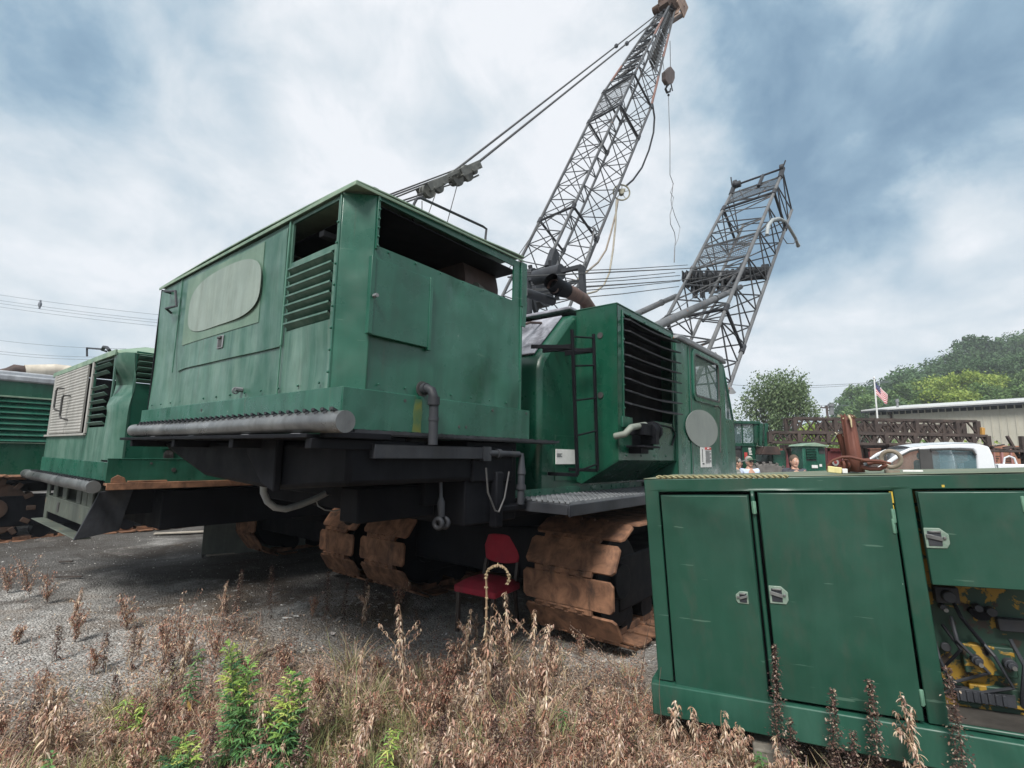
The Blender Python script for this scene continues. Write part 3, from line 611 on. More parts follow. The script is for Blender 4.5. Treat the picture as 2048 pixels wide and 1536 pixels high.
dc = FA.hit(1403, 857, Y=CY0-.01); de = FA.hit(1403, 820, Y=CY0-.01); dl = FA.hit(1371, 857, Y=CY0-.01); dg = FA.hit(1435, 857, Y=CY0-.01)
mb = MB(); cxm = (dl.x+dg.x)/2; mb.prism([(cxm+(dg.x-dl.x)/2*math.cos(2*math.pi*k/40), dc.z+(de.z-dc.z)*math.sin(2*math.pi*k/40)) for k in range(40)], 'y', CY0-.016, CY0-.011); pa(mb, 'logo_blank', 'logo_blank2', cab)  # round grey blank standing in for a blurred-out door logo
s0 = FA.hit(1400, 893, Y=CY0-.011); s1 = FA.hit(1423, 934, Y=CY0-.011)
mb = MB(); mb.box(s0.x, s1.x, CY0-.015, CY0-.011, s1.z, s0.z); pa(mb, 'warning_sign', 'white', cab)
sw_, sh_ = s1.x-s0.x, s0.z-s1.z
mb = MB(); mb.box(s0.x+sw_*.40, s1.x-.01, CY0-.018, CY0-.0155, s0.z-sh_*.14, s0.z-sh_*.02); pa(mb, 'warning_header', 'red', cab)
mb = MB()
for k in range(11): mb.box(s0.x+sw_*.44, s0.x+sw_*(.95-.13*(k % 3 == 1)), CY0-.018, CY0-.0155, s0.z-sh_*(.22+.058*k), s0.z-sh_*(.195+.058*k))
mb.box(s0.x+sw_*.14, s0.x+sw_*.18, CY0-.018, CY0-.0155, s0.z-sh_*.75, s0.z-sh_*.12); mb.box(s0.x+sw_*.14, s0.x+sw_*.30, CY0-.018, CY0-.0155, s0.z-sh_*.86, s0.z-sh_*.80)
pa(mb, 'warning_text', 'ink', cab)
def text_obj(txt, size, fr_parent, loc, rot, mat, name='lettering', ext=.001, ax='CENTER'):
    cu = bpy.data.curves.new(name, 'FONT'); cu.body = txt; cu.size = size; cu.extrude = ext; cu.align_x = ax; cu.align_y = 'CENTER'
    o = bpy.data.objects.new(name, cu); dg_ = bpy.context.evaluated_depsgraph_get()
    me = bpy.data.meshes.new_from_object(o); bpy.data.objects.remove(o)
    me.materials.clear(); me.materials.append(mat)
    ob = bpy.data.objects.new(name, me); col.objects.link(ob); ob.parent = fr_parent; ob.location = loc; ob.rotation_euler = rot; return ob
text_obj('DANGER', sh_*.09, cab, (s0.x+sw_*.69, CY0-.0195, s0.z-sh_*.08), (R(90), 0, 0), M['white'])
# rails beside the cab door, lamp on its stalk
q = [FA.hit(x, y, Y=CY0-.05) for x, y in ((1436, 812), (1441, 818), (1441, 905))]; mb = MB(); mb.tube([q[0]+Vector((0, .06, 0))]+q, .009, 8); pa(mb, 'grab_handle', 'ink', cab)
q = [FA.hit(x, y, Y=-.2) for x, y in ((1431, 705), (1443, 745), (1452, 775), (1460, 782))]; mb = MB(); mb.tube(q, .010, 8); lc = q[-1]; mb.tube([lc+Vector((-.02, -.02, .06)), lc+Vector((.02, 0, -.015))], [.02, .085], 16); pa(mb, 'work_lamp', 'grey', cab, ang=50)
mb = MB(); mb.ball(lc+Vector((.02, 0, -.02)), .06, 12, 8, (1, 1, .35)); pa(mb, 'lamp_glass', 'lamp', cab)
q = [FA.hit(x, y, Y=-.1) for x, y in ((1430, 706), (1445, 745), (1455, 800), (1457, 860))]; mb = MB(); mb.tube(q, .02, 8); pa(mb, 'cab_pillar', 'ink', cab)
# tracks of crane A
track(CA, 2.20, 7.4, 2.45, .82, .50, M['rust'])
track(CA, 2.28, 7.4, -.02, .92, .52, M['rust'])

# ------------------------------------------------------------------ lattice boom
def lattice(parent, p, az, el, W_, h, s_from, s_to, bays, r=.045, rb_=.016, mat='boom', tip=None, foot=None, frames=(), parent_fr=None, name='boom'):
    """centre p (world), box section W_ x h, from s_from to s_to; tip/foot = (length, width, height) of the tapers"""
    az, el = R(az), R(el); a = Vector((math.cos(az), math.sin(az), 0)); b = Vector((-a.y, a.x, 0)); Z = Vector((0, 0, 1))
    d = math.cos(el)*a+math.sin(el)*Z; n = d.cross(b); n = n if n.z > 0 else -n
    secs = []
    if foot: secs.append((s_from-foot[0], foot[1], foot[2]))
    secs += [(s_from, W_, h), (s_to, W_, h)]
    if tip: secs.append((s_to+tip[0], tip[1], tip[2]))
    def size(s):
        for (s0, w0, h0), (s1, w1, h1) in zip(secs, secs[1:]):
            if s <= s1 or s1 == secs[-1][0]: t = (s-s0)/(s1-s0); return w0+(w1-w0)*t, h0+(h1-h0)*t
    def P(s, cy, cn):
        w_, hh = size(s); q = p+d*s+b*(cy*w_/2)+n*(cn*hh/2)
        return parent_fr.loc(q)
    C4 = [(-1, 1), (1, 1), (1, -1), (-1, -1)]
    for cy, cn in C4:
        mb = MB(); mb.tube([P(s, cy, cn) for s, _, _ in secs], r, 10); mb.build('chord', M[mat], parent)
    mb = MB()
    for (s0, w0, h0), (s1, w1, h1) in zip(secs, secs[1:]):
        nb = max(2, int(round((s1-s0)/bays)))
        for k in range(nb):
            u, v = s0+(s1-s0)*k/nb, s0+(s1-s0)*(k+1)/nb; m_ = (u+v)/2
            for i in range(4):
                c1, c2 = C4[i], C4[(i+1) % 4]
                mb.tube([P(u, *c1), P(m_, *c2)], rb_, 6, False); mb.tube([P(m_, *c2), P(v, *c1)], rb_, 6, False)
                if i % 2 == 0: mb.tube([P(u, *c1), P(u, *c2)], rb_, 6, False)
                else: mb.tube([P(m_, *c1), P(m_, *c2)], rb_*.9, 6, False)
                mb.tube([P(m_, *c1), P(v, *c2)], rb_*.8, 6, False) if i == 0 else None
    mb.build('lacing', M['boom'], parent)
    mb = MB()
    for s in frames:
        for i in range(4):
            if i == 2: continue
            mb.tube([P(s, *C4[i]), P(s, *C4[(i+1) % 4])], r*.85, 8)
        for c in C4: mb.tube([P(s-.12, *c), P(s+.12, *c)], r*1.5, 10)
        mb.build('joint_frame', M['dark'], parent); mb = MB()
    return P, size, (a, b, d, n)
pB2 = Vector((3.692, 10.498, 3.399))
P2, _, ax2 = lattice(CA, pB2, 45, 48.2, 1.4, 1.127, -1.0, 8.1, 1.35, .043, .018, 'booml', foot=(2.2, 1.0, .5), frames=(1.4, 7.0), parent_fr=FA)
# mesh walkway panels between the top chords
def mesh_panel(P, s0, s1, parent, cn=1, n=11, m=12, off=0.0):
    mb = MB()
    for i in range(n+1):
        s = s0+(s1-s0)*i/n; mb.tube([P(s, -1, cn), P(s, 1, cn)], .006, 4, False)
    for j in range(m*2+1):
        t = -1+2*j/(m*2); mb.tube([P(s0, t, cn), P(s1, t, cn)], .005, 4, False)
        if j < m*2: mb.tube([P(s0, t, cn), P(s1, min(1, t+.3), cn)], .004, 4, False)
    mb.tube([P(s0, -1, cn), P(s0, 1, cn)], .03, 6); mb.tube([P(s1, -1, cn), P(s1, 1, cn)], .03, 6)
    return mb.build('mesh_panel', M['boom'], parent, smooth=False)
mesh_panel(P2, 3.6, 4.7, CA); mesh_panel(P2, 7.3, 8.0, CA)
mb = MB()
for s in (8.1,):
    for t in (-1, 1): mb.tube([P2(s-.15, t, 1), P2(s+.35, t, 1.1)], .07, 8)
    mb.tube([P2(s+.28, -1.05, 1.15), P2(s+.28, 1.05, 1.15)], .03, 8); mb.cyl(P2(s+.28, -1.0, 1.2), (0, 1, 0), .10, .10, 14); mb.cyl(P2(s+.28, .9, 1.2), (0, 1, 0), .13, .10, 14); mb.cyl(P2(s+.2, .75, 1.2), (0, 1, 0), .10, .14, 14)
    mb.tube([P2(s+.28, -.25, 1.15), P2(s-.4, -.25, 1.1)], .05, 8); mb.tube([P2(s+.3, 1.05, 1.2), P2(s+.55, 1.1, 1.5)], .02, 6); mb.tube([P2(s+.3, -1.05, 1.2), P2(s+.45, -1.15, 1.4)], .02, 6)
    mb.tube([P2(s+.28, -1, 1.1), P2(s, -1, -1)], .022, 6); mb.tube([P2(s+.28, -1, 1.1), P2(s-.6, -1, -1)], .018, 6)
pa(mb, 'boom_end_fitting', 'dark')
# pale hose looping over the boom end
q = [pB2*0+FA.hit(x, y, Y=P2(7, -1, -1).y) for x, y in ((1534, 470), (1536, 452), (1545, 440), (1558, 437), (1570, 443), (1580, 458), (1590, 475), (1596, 490))]
mb = MB(); mb.tube(q, .045, 10); mb.cyl(q[-1], q[-1]-q[-2], .06, .12, 10); pa(mb, 'hose', 'ghose', ang=60)
q = [FA.hit(x, y, Y=P2(7, -1, -1).y-.05) for x, y in ((1566, 475), (1574, 487), (1587, 487), (1594, 478))]; mb = MB(); mb.tube(q, .012, 6); pa(mb, 'cable', 'rope')
q = [P2(1.5, -.2, 1).lerp(P2(1.5, 0, 0), .5), P2(4, -.6, .4), P2(6, -.5, 0), P2(6.8, -.7, -.2)]; mb = MB(); mb.tube(q, .03, 8); pa(mb, 'pipe', 'boom')
q = [P2(7.95, .6, 1.1), P2(7.4, .3, .9), P2(7.3, -.2, .8), P2(7.7, -.6, 1.0)]; mb = MB(); mb.tube(q, .014, 6); pa(mb, 'cable', 'rope')
# gantry struts (two fat tubes) and the sheave beam across them
g1 = [FA.hit(1325, 647, Y=.55), FA.hit(1481, 574, Y=.75)]; g2 = [FA.hit(1280, 625, Y=2.3), FA.hit(1352, 592, Y=2.3)]
for g in (g1, g2):
    mb = MB(); d_ = g[1]-g[0]; r1 = .072
    mb.tube([g[0]-d_*.9, g[0]+d_*.55], r1, 16); mb.tube([g[0]+d_*.55, g[1]], r1*.92, 16); mb.cyl(g[0]+d_*.56, d_, r1*1.16, .05, 16); pa(mb, 'mast_strut', 'booml', ang=50)
bA, bB_ = FA.hit(1372, 556, Y=2.5), FA.hit(1528, 541, Y=.35)
mb = MB(); bd = (bB_-bA); bu = bd.normalized()
mb.tube([bA-bu*.1, bB_], .10, 14); mb.tube([bA+Vector((0, 0, -.18)), bB_+Vector((0, 0, -.16))], .085, 12)
for t_i in (.02, .10, .18, .30, .42, .55, .62, .70, .78, 1.0): mb.cyl(bA.lerp(bB_, t_i)+Vector((0, 0, -.06)), bu, .26 if t_i < .35 else .19, .05, 18)
for t_i in (.12, .22, .34, .5): mb.obox(bA.lerp(bB_, t_i)+Vector((.02, 0, -.34-.1*(t_i < .3))), (.16, 0, .04), bu*.03, (.05, 0, .22)); mb.obox(bA.lerp(bB_, t_i+.05)+Vector((.15, 0, -.2)), (.22, 0, -.10), bu*.05, (0, 0, .06))
for t_i in (.0, .06, .14, .24): mb.obox(bA.lerp(bB_, t_i)+Vector((-.10, 0, -.05)), (.22, 0, -.02), bu*.014, (0, 0, .17))
for t_i in (.1, .3, .5): mb.obox(bA.lerp(bB_, t_i)+Vector((.12, 0, -.30)), (.10, 0, .03), bu*.10, (.02, 0, .16))
mb.obox(bA.lerp(bB_, .62)+Vector((.1, 0, -.35)), (.14, 0, 0), bu*.02, (0, 0, .26)); mb.cyl(bB_+bu*.03, bu, .17, .16, 18)
mb.obox(bA.lerp(bB_, .45)+Vector((0, 0, .02)), bu*.75, (.10, 0, .03), (0, 0, .03))
pa(mb, 'sheave_beam', 'dark', bevel=.006)
mb = MB(); mb.cyl(bA.lerp(bB_, .11)+Vector((0, 0, .10)), bu, .25, .07, 22); mb.cyl(bA.lerp(bB_, .11)+Vector((-.02, 0, .13)), bu, .07, .12, 12); pa(mb, 'sheave', 'rustdark')
mb = MB()
for (xa, ya, xb, yb, t_i) in ((1040, 545, 1375, 530, .05), (1040, 553, 1500, 527, .75), (1045, 567, 1350, 545, .02), (1045, 571, 1360, 551, .08), (1048, 580, 1440, 553, .4), (1050, 583, 1480, 548, .6), (1048, 590, 1360, 562, .1), (1050, 606, 1358, 573, .0)):
    e = bA.lerp(bB_, t_i); e_ = FA.hit(xb, yb, Y=e.y); s_ = FA.hit(xa, ya, Y=min(2.4, e.y+.1)); mb.tube([s_-(e_-s_)*.02, s_.lerp(e_, .5)-Vector((0, 0, .03)), e_], .0095, 6)
for (xa, ya, xb, yb, Y_) in ((1285, 625, 1480, 545, 1.9), (1320, 640, 1500, 520, .8)):
    mb.tube([FA.hit(xa, ya, Y=Y_), FA.hit(xb, yb, Y=Y_)], .009, 6)
pa(mb, 'hoist_rope', 'rope')
mb = MB(); e = FA.hit(1055, 560, Y=2.2); mb.bar(e+Vector((.1, 0, -1.0)), e, .08); mb.bar(e+Vector((.5, 0, -1.0)), e, .06); mb.bar(e+Vector((.1, -1.0, -1.0)), e+Vector((0, -1.0, 0)), .08); mb.bar(e, e+Vector((0, -1.0, 0)), .06); mb.cyl(e+Vector((0, -.4, 0)), (0, 1, 0), .12, .5, 14)
pa(mb, 'gantry', 'dark')
# ================================================================== CRANE B (second, long boom)
CB = thing('crawler_crane', FB, 'second green crawler crane with ribbed grey doors, caved-in corner and long lattice boom', 'crane', 'green crawler cranes')
def pb(mb, name, mat, parent=None, **k): return mb.build(name, M[mat] if isinstance(mat, str) else mat, parent or CB, **k)
BL, BX = 3.12, 1.45
# rear wall: frame round doors and louvres
pb(MB().panel('x', 0, .014, (.30, BL, 1.50, 2.63), [(1.04, 2.92, 1.80, 2.60), (.36, .98, 1.86, 2.58)], dent(.5, 2.3, .3, .03), 16), 'rear_wall', 'faded')
# ribbed doors
for k, (y0, y1) in enumerate(((1.24, 2.04), (2.055, 2.90))):
    mb = MB(); n = 22
    for i in range(n):
        z0 = 1.81+.79*i/n; z1 = 1.81+.79*(i+1)/n; zm = (z0+z1)/2
        mb.prism([(-.014, z0), (-.020, zm), (-.014, z1), (.0, z1), (.0, z0)], 'y', y0, y1)
    d = pb(mb, 'ribbed_door', 'shutter', smooth=False)
    yy = y1-.12 if k == 0 else y0+.28; zz_ = 2.12+.12*k
    mb = MB(); mb.tube([(-.02, yy, zz_+.15), (-.08, yy+.01, zz_+.15), (-.085, yy+.05, zz_+.12), (-.085, yy+.05, zz_-.10), (-.08, yy, zz_-.13), (-.02, yy-.03, zz_-.15)], .011, 8); pb(mb, 'handle', 'ink', d)
mb = MB(); mb.box(-.03, .0, 1.02, BL+.01, 1.775, 1.80); mb.box(-.02, .0, 2.90, 3.0, 1.8, 2.62); mb.box(-.02, .0, 1.0, 1.06, 1.8, 2.62); pb(mb, 'sill', 'shutter', bevel=.003)
for k in range(9):
    z = 1.90+k*.078; w_ = .0 if k < 3 or k > 7 else .06
    if k in (6,): continue
    mb = MB(); mb.obox((-.005, .67+w_/2, z), (0, .31-w_/2, 0), (.016, 0, -.014), (.002, 0, .0025)); pb(mb, 'louvre', 'faded')
# caved-in corner post
mb = MB(); vs = []; zs = np.linspace(1.52, 2.62, 15)
for z in zs:
    dn = .13*math.exp(-((z-2.30)/.16)**2); up_ = .05*math.exp(-((z-2.12)/.10)**2)
    vs += [(.0+dn*.6, .30+dn*1.1, z), (-.004+dn*.9-up_, .20+dn, z), (.03+dn*1.1-up_*.5, .06+dn*.6, z), (.10+dn*.3, -.002, z), (.12, .0, z)]
mb.add(vs, [(5*i+j, 5*i+j+1, 5*i+j+6, 5*i+j+5) for i in range(14) for j in range(4)]); pb(mb, 'corner_post', 'faded')
pb(MB().panel('y', 0, .014, (.118, BX, 1.52, 2.64), [(.13, 1.38, 2.31, 2.60)], dent(.5, 1.8, .4, .012), 10), 'side_wall', 'green')
for k in range(5):
    mb = MB(); mb.obox((.755, -.006, 2.335+k*.062), (.62, 0, 0), (0, .024, -.016), (0, .002, .0025)); pb(mb, 'louvre', 'faded')
mb = MB(); mb.panel('y', -.012, -.001, (.42, .95, 1.64, 2.20)); mb.cyl((.45, -.03, 1.9), (0, 1, 0), .014, .03, 8); pb(mb, 'hatch', 'green', bevel=.004)
mb = MB(); mb.box(-.014, BX+.1, -.016, -.006, 1.30, 1.535); mb.box(-.02, BX+.1, -.02, .02, 1.53, 1.54); mb.box(-.016, -.006, -.01, BL, 1.32, 1.50); pb(mb, 'skirt', 'green', bevel=.003)
mb = MB(); mb.cyl((.56, -.020, 1.42), (0, 1, 0), .022, .006, 16); mb.cyl((.50, -.003, 1.585), (0, 1, 0), .045, .006, 16); mb.box(.455, .545, -.006, .0, 1.541, 1.58); mb.cyl((.35, -.018, 1.49), (0, 1, 0), .012, .006, 10); pb(mb, 'bolt_hole', 'ink')
mb = MB(); mb.box(-.02, BX+.15, -.09, .02, 1.275, 1.30); mb.box(-.02, BX+.15, -.10, -.088, 1.235, 1.302); mb.prism([(.02, 1.30), (.02, 1.345), (.07, 1.38), (.13, 1.35), (.15, 1.30)], 'y', -.06, -.05); mb.box(.16, .5, -.06, -.018, 1.302, 1.318); pb(mb, 'rusty_ledge', 'rust', bevel=.004)
mb = MB(); mb.prism([(0, 2.63), (.0, 2.66), (.25, 2.735), (BX, 2.76), (BX, 2.64), (.1, 2.625)], 'y', .25, BL-.2); mb.add([(0, .30, 2.625), (.12, -.01, 2.615), (BX, -.01, 2.635), (BX, .25, 2.76), (.25, .25, 2.735), (.0, .25, 2.66)], [(0, 1, 4, 5), (1, 2, 3, 4)])
mb.box(-.02, 0, .2, BL+.02, 2.60, 2.66); pb(mb, 'roof', 'roof', bevel=.004)
q = [FB.hit(x, y, X=.35) for x, y in ((174, 712), (174, 696), (200, 698), (213, 703))]; mb = MB(); mb.tube(q, .013, 8); q = [FB.hit(x, y, X=.2) for x, y in ((205, 700), (208, 694), (214, 695), (219, 701))]; mb.tube(q, .02, 8); pb(mb, 'grab_rail', 'dark')
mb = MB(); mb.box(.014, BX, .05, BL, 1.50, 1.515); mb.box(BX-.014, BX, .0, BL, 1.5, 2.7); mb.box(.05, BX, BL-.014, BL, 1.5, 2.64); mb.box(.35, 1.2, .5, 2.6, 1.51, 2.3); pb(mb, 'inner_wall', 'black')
mb = MB(); mb.tube([(-.1, -.02+3.5*k/6, 1.265+.004*math.sin(k*2)) for k in range(7)], .060, 18)
tb = pb(mb, 'step_pipe', 'galv', ang=60); mb = MB()
for k in range(46): y = .05+3.0*k/46; mb.obox((-.11+.02*(k % 2), y, 1.328), (.028, .010, 0), (-.004, .007, 0), (0, 0, .007))
pb(mb, 'tread', 'dark', tb, smooth=False)
# open steel counterweight frame below
mb = MB(); mb.box(-.02, .0, 2.35, 2.50, .74, 1.22); mb.box(-.02, .0, .30, 2.5, .84, 1.02); mb.box(-.13, .0, .27, 2.5, .74, .752); mb.box(-.02, .25, .30, 2.5, 1.02, 1.035)
for y in (2.1, 1.6, .95, .70, .48): mb.box(.02, .12, y, y+.07, 1.03, 1.24); mb.box(.0, .02, y-.06, y+.13, 1.03, 1.24)
fr_ = pb(mb, 'counterweight_frame', 'greenframe', bevel=.006)
mb = MB(); mb.add([(-.14, .26, .74), (.02, .26, 1.20), (.30, .26, 1.22), (.22, .26, .80), (-.14, .29, .74), (.02, .29, 1.20), (.30, .29, 1.22), (.22, .29, .80)], [(0, 1, 2, 3), (7, 6, 5, 4), (0, 4, 5, 1), (1, 5, 6, 2), (2, 6, 7, 3), (3, 7, 4, 0)]); pb(mb, 'end_plate', 'dark', fr_, bevel=.004)
mb = MB(); mb.box(-.024, -.019, 1.72, 1.80, .88, .99); mb.box(-.024, -.019, .42, .50, .85, .90); pb(mb, 'slot', 'ink', fr_)
mb = MB(); mb.box(.12, 1.5, .3, 2.8, .95, 1.27); mb.box(1.5, 5.6, .1, 2.9, 1.0, 1.45); mb.box(.50, 2.6, .02, 2.7, .80, 1.2); pb(mb, 'swing_frame', 'black', bevel=.01)
mb = MB(); mb.prism([(1.5, 1.45), (1.5, 2.5), (1.9, 2.85), (6.0, 2.85), (6.0, 1.45)], 'y', .2, 2.95); pb(mb, 'machinery_house', 'dgreen', bevel=.04)
mb = MB(); mb.cyl((3.2, .6, .85), (0, 0, 1), .9, .3, 30); mb.box(2.5, 5.3, -.6, 2.0, .4, .80); pb(mb, 'carbody', 'black', bevel=.02)
track(CB, 2.30, 7.6, -.44, .74, .50, M['rust']); track(CB, 2.30, 7.6, 2.10, .74, .50, M['rust'])
# boom
pB1 = Vector((1.881, 16.672, 9.499))
TL = 8.3
P1, sz1, ax1 = lattice(CB, pB1, 45, 61.153, 1.5, 1.508, -6.0, 8.32, 1.55, .052, .020, 'boom', tip=(TL, .50, .42), foot=(3.0, 1.2, .4), frames=(0, 6.07, 8.32), parent_fr=FB)
# sections of primer red on the tip chords
for (cy, cn, s0, s1) in ((-1, -1, 8.5, 10.6), (-1, -1, 12.2, 14.2), (-1, 1, 12.4, 14.4), (1, 1, 9.2, 10.6)):
    mb = MB(); mb.tube([P1(s0, cy, cn), P1(s1, cy, cn)], .055, 10); pb(mb, 'painted_band', surf('primer_red', (.11, .055, .045), (.19, .095, .075), .6, 4))
mesh_panel(P1, 6.3, 8.1, CB, n=9, m=10); mb = MB()
for s in np.linspace(8.6, 15.6, 9): mb.tube([P1(s, -.8, 1), P1(s+.7, .8, 1)], .045, 6); mb.tube([P1(s, .6, .9), P1(s+.6, -.2, .7)], .07, 6)
pb(mb, 'tip_platform', 'dark')
# perforated name plates beside the tip: cut-out letters no longer readable
for (s0, s1) in ((10.4, 13.4), (13.6, 15.6)):
    mb = MB(); n = 10
    for i in range(n):
        u = s0+(s1-s0)*i/n; v = s0+(s1-s0)*(i+1)/n
        a0, a1, b0, b1 = [P1(t, -1.06, c_) for t in (u, v) for c_ in (.75, -.55)]
        c0, c1 = a0.lerp(b0, .0), a0
        m0 = P1(u, -1.06, .75); m1 = P1(v-.06, -1.06, .75); m2 = P1(v-.06, -1.06, -.6); m3 = P1(u, -1.06, -.6)
        y_ = Vector((0, .02, 0)); h_ = m0.lerp(m3, .28); h1 = m1.lerp(m2, .28); g0 = m0.lerp(m3, .72); g1_ = m1.lerp(m2, .72)
        for quad in ((m0, m1, h1, h_), (g0, g1_, m2, m3)): mb.add(list(quad)+[p_+y_ for p_ in quad], [(0, 1, 2, 3), (7, 6, 5, 4), (0, 4, 5, 1), (1, 5, 6, 2), (2, 6, 7, 3), (3, 7, 4, 0)])
        w1_ = h_.lerp(h1, .25); w2_ = g0.lerp(g1_, .65 if i % 3 else .3)
        mb.bar(w1_+y_*.5, w2_+y_*.5, .10, .02)
        if i % 2: mb.bar(h_.lerp(h1, .8)+y_*.5, g0.lerp(g1_, .8)+y_*.5, .08, .02)
    pb(mb, 'name_plate', 'booml', smooth=False)
# boom head: sheaves and guard box
e = 8.32+TL; mb = MB(); c = P1(e, 0, 0)
a1_, b1_, d1_, n1_ = ax1
inv = lambda v: Vector((v.dot(FB.a), v.dot(FB.b), v.z))
dl_, bl_, nl_ = inv(d1_), inv(b1_), inv(n1_)
for t_ in (-.3, -.1, .1, .3): mb.cyl(c+bl_*t_+nl_*.15+dl_*.25, bl_, .42, .08, 22)
mb.obox(c+nl_*.35-dl_*.1, dl_*.55, bl_*.34, nl_*.12); mb.cyl(c+nl_*.42-dl_*.6+bl_*.3, bl_, .20, .3, 16)
pb(mb, 'head_sheave', 'rustdark', bevel=.008)
mb = MB(); mb.obox(c-nl_*.28+dl_*.25-bl_*.1, dl_*.75, bl_*.42, nl_*.03); mb.obox(c-nl_*.35+dl_*.55-bl_*.48, dl_*.55, bl_*.03, nl_*.42); mb.obox(c-nl_*.75+dl_*.65, dl_*.45, bl_*.50, nl_*.03); mb.cyl(c-nl_*.45+dl_*.6-bl_*.52, bl_, .06, .05, 12)
pb(mb, 'head_guard', surf('brown_guard', (.13, .08, .06), (.24, .17, .13), .7, 3), bevel=.01)
# pendants, spreader block, reeving down to the gantry
tipA, tipB = P1(e-2.2, 1, 1.15), P1(e-2.4, -1, 1.15)
s_r, s_l = FB.hit(950, 333, Y=1.25), FB.hit(846, 380, Y=1.25); sdv = (s_r-s_l).normalized()
tA = FB.hit(1310, 32, Y=tipA.y); tB = FB.hit(1300, 50, Y=tipB.y)
mb = MB(); mb.tube([tA, s_r.lerp(s_l, .32)+Vector((0, .25, .10))], .028, 8); mb.tube([tB, s_r+Vector((0, -.15, .08))], .030, 8); pb(mb, 'pendant_line', 'rope')
mb = MB()
for px_, yy in (((1183, 133), 2), ((1222, 108), 1)):
    tt = tA if yy == 2 else tB; ss = s_r.lerp(s_l, .32)+Vector((0, .25, .10)) if yy == 2 else s_r+Vector((0, -.15, .08))
    f_ = (px_[0]-950)/(1305-950); pp = ss.lerp(tt, f_); mb.tube([pp-(tt-ss).normalized()*.16, pp, pp+(tt-ss).normalized()*.16], [.05, .09, .05], 8)
pb(mb, 'rope_socket', 'dark')
mb = MB(); L_ = (s_r-s_l).length; side = Vector((0, 1, 0)); upv = sdv.cross(side).normalized(); upv = upv if upv.z > 0 else -upv
for t_ in (-.18, .18): mb.obox(s_l.lerp(s_r, .16)+side*t_, sdv*L_*.16, side*.015, upv*.08); mb.obox(s_l.lerp(s_r, .80)+side*t_, sdv*L_*.20, side*.015, upv*.09)
mb.obox(s_l.lerp(s_r, .45)+side*.12-upv*.04, sdv*L_*.40, side*.03, upv*.035); mb.obox(s_l.lerp(s_r, .45)-side*.12+upv*.05, sdv*L_*.30, side*.03, upv*.035)
mb.obox(s_l.lerp(s_r, .9)-upv*.02, sdv*.16, side*.2, upv*.07)
for f_, rr in ((.07, .15), (.24, .14), (.60, .18), (.80, .18), (.95, .10)): mb.cyl(s_l.lerp(s_r, f_)-upv*.06, side, rr, .09, 18); mb.cyl(s_l.lerp(s_r, f_)-upv*.05+side*.14, side, rr*.85, .05, 18); mb.cyl(s_l.lerp(s_r, f_)-upv*.06, side, .03, .44, 10)
mb.obox(s_l.lerp(s_r, .93)-upv*.20, sdv*.14, side*.02, upv*.02)
pb(mb, 'spreader_block', surf('grey_block', (.06, .065, .06), (.12, .125, .115), .6, 5), bevel=.006)
mb = MB()
for (x0, y0, x1, y1, Y) in ((915, 338, 772, 392, 1.5), (912, 344, 776, 395, 1.2), (848, 372, 778, 400, 1.4), (846, 388, 800, 403, 1.3), (846, 392, 802, 408, 1.1), (905, 368, 850, 385, 1.3)):
    p_, q_ = FB.hit(x0, y0, Y=Y), FB.hit(x1, y1, Y=Y); ge_ = q_+(q_-p_)*.25; mb.tube([p_, ge_], .016, 6)
    if (x0, y0) == (912, 344): gtop_ = ge_.copy()
for (x0, y0, x1, y1) in ((872, 385, 856, 430), (915, 368, 893, 450), (844, 402, 844, 425)):
    p_, q_ = FB.hit(x0, y0, Y=1.2), FB.hit(x1, y1, Y=1.2); mb.tube([p_, p_+(q_-p_)*((p_.z-2.9)/max(.1, p_.z-q_.z))], .010, 6)
p_, q_ = FB.hit(1082, 445, Y=2.6), FB.hit(1030, 520, Y=2.6); mb.tube([p_, q_+(q_-p_)*.3], .014, 6)
pb(mb, 'hoist_rope', 'rope')
mb = MB(); gtop_.y = 1.35
for yy in (.85, 1.85):
    ap = Vector((gtop_.x, 1.35+(yy-1.35)*.6, gtop_.z)); mb.bar(ap, (gtop_.x-1.1, yy, 2.7), .12); mb.bar(ap, (gtop_.x+.7, yy, 2.84), .12)
mb.cyl(gtop_, (0, 1, 0), .26, .8, 20); pb(mb, 'gantry', 'dark', bevel=.01)
# air-hose wheel on the lower chord and the loose hoses
Yw = P1(1.0, -1, -1).y-.1; wc = FB.hit(1243, 385, Y=Yw)
wn = (EYE-FB.O); wn = Vector((wn.dot(FB.a), wn.dot(FB.b), wn.z)); wn = (wn-wc).normalized(); wn = Vector((wn.x*.8, wn.y, 0)).normalized()
mb = MB(); mb.ring(wc, wn+Vector((.2, 0, 0)), .31, .030, 30, 8); u_ = Vector((0, 0, 1)); v_ = wn.cross(u_)
for k in range(5): a = 2*math.pi*k/5+.4; mb.tube([wc, wc+(u_*math.sin(a)+v_*math.cos(a))*.31], .014, 6)
mb.cyl(wc, wn, .10, .2, 12); mb.obox(wc+u_*.1, v_*.14, u_*.03, wn*.05); pb(mb, 'hose_reel', surf('reel_yellowgrey', (.16, .16, .12), (.24, .23, .17), .6))
def hose(pts, Y, r, mat='hose', nm='hose'):
    q = [FB.hit(x, y, Y=Y) for x, y in pts]; mb = MB(); mb.tube(q, r, 8); pb(mb, nm, mat, ang=60)
hose(((1305, 208), (1309, 235), (1307, 265), (1298, 300), (1284, 335), (1266, 360), (1252, 372)), Yw, .040, 'dark')
hose(((1236, 400), (1232, 425), (1222, 465), (1212, 500), (1196, 525), (1172, 545), (1155, 560)), Yw, .034, surf('old_hose', (.17, .15, .12), (.24, .20, .16), .6))
hose(((1233, 400), (1231, 450), (1226, 500), (1219, 545), (1208, 570), (1192, 583), (1172, 588)), Yw-.05, .034)
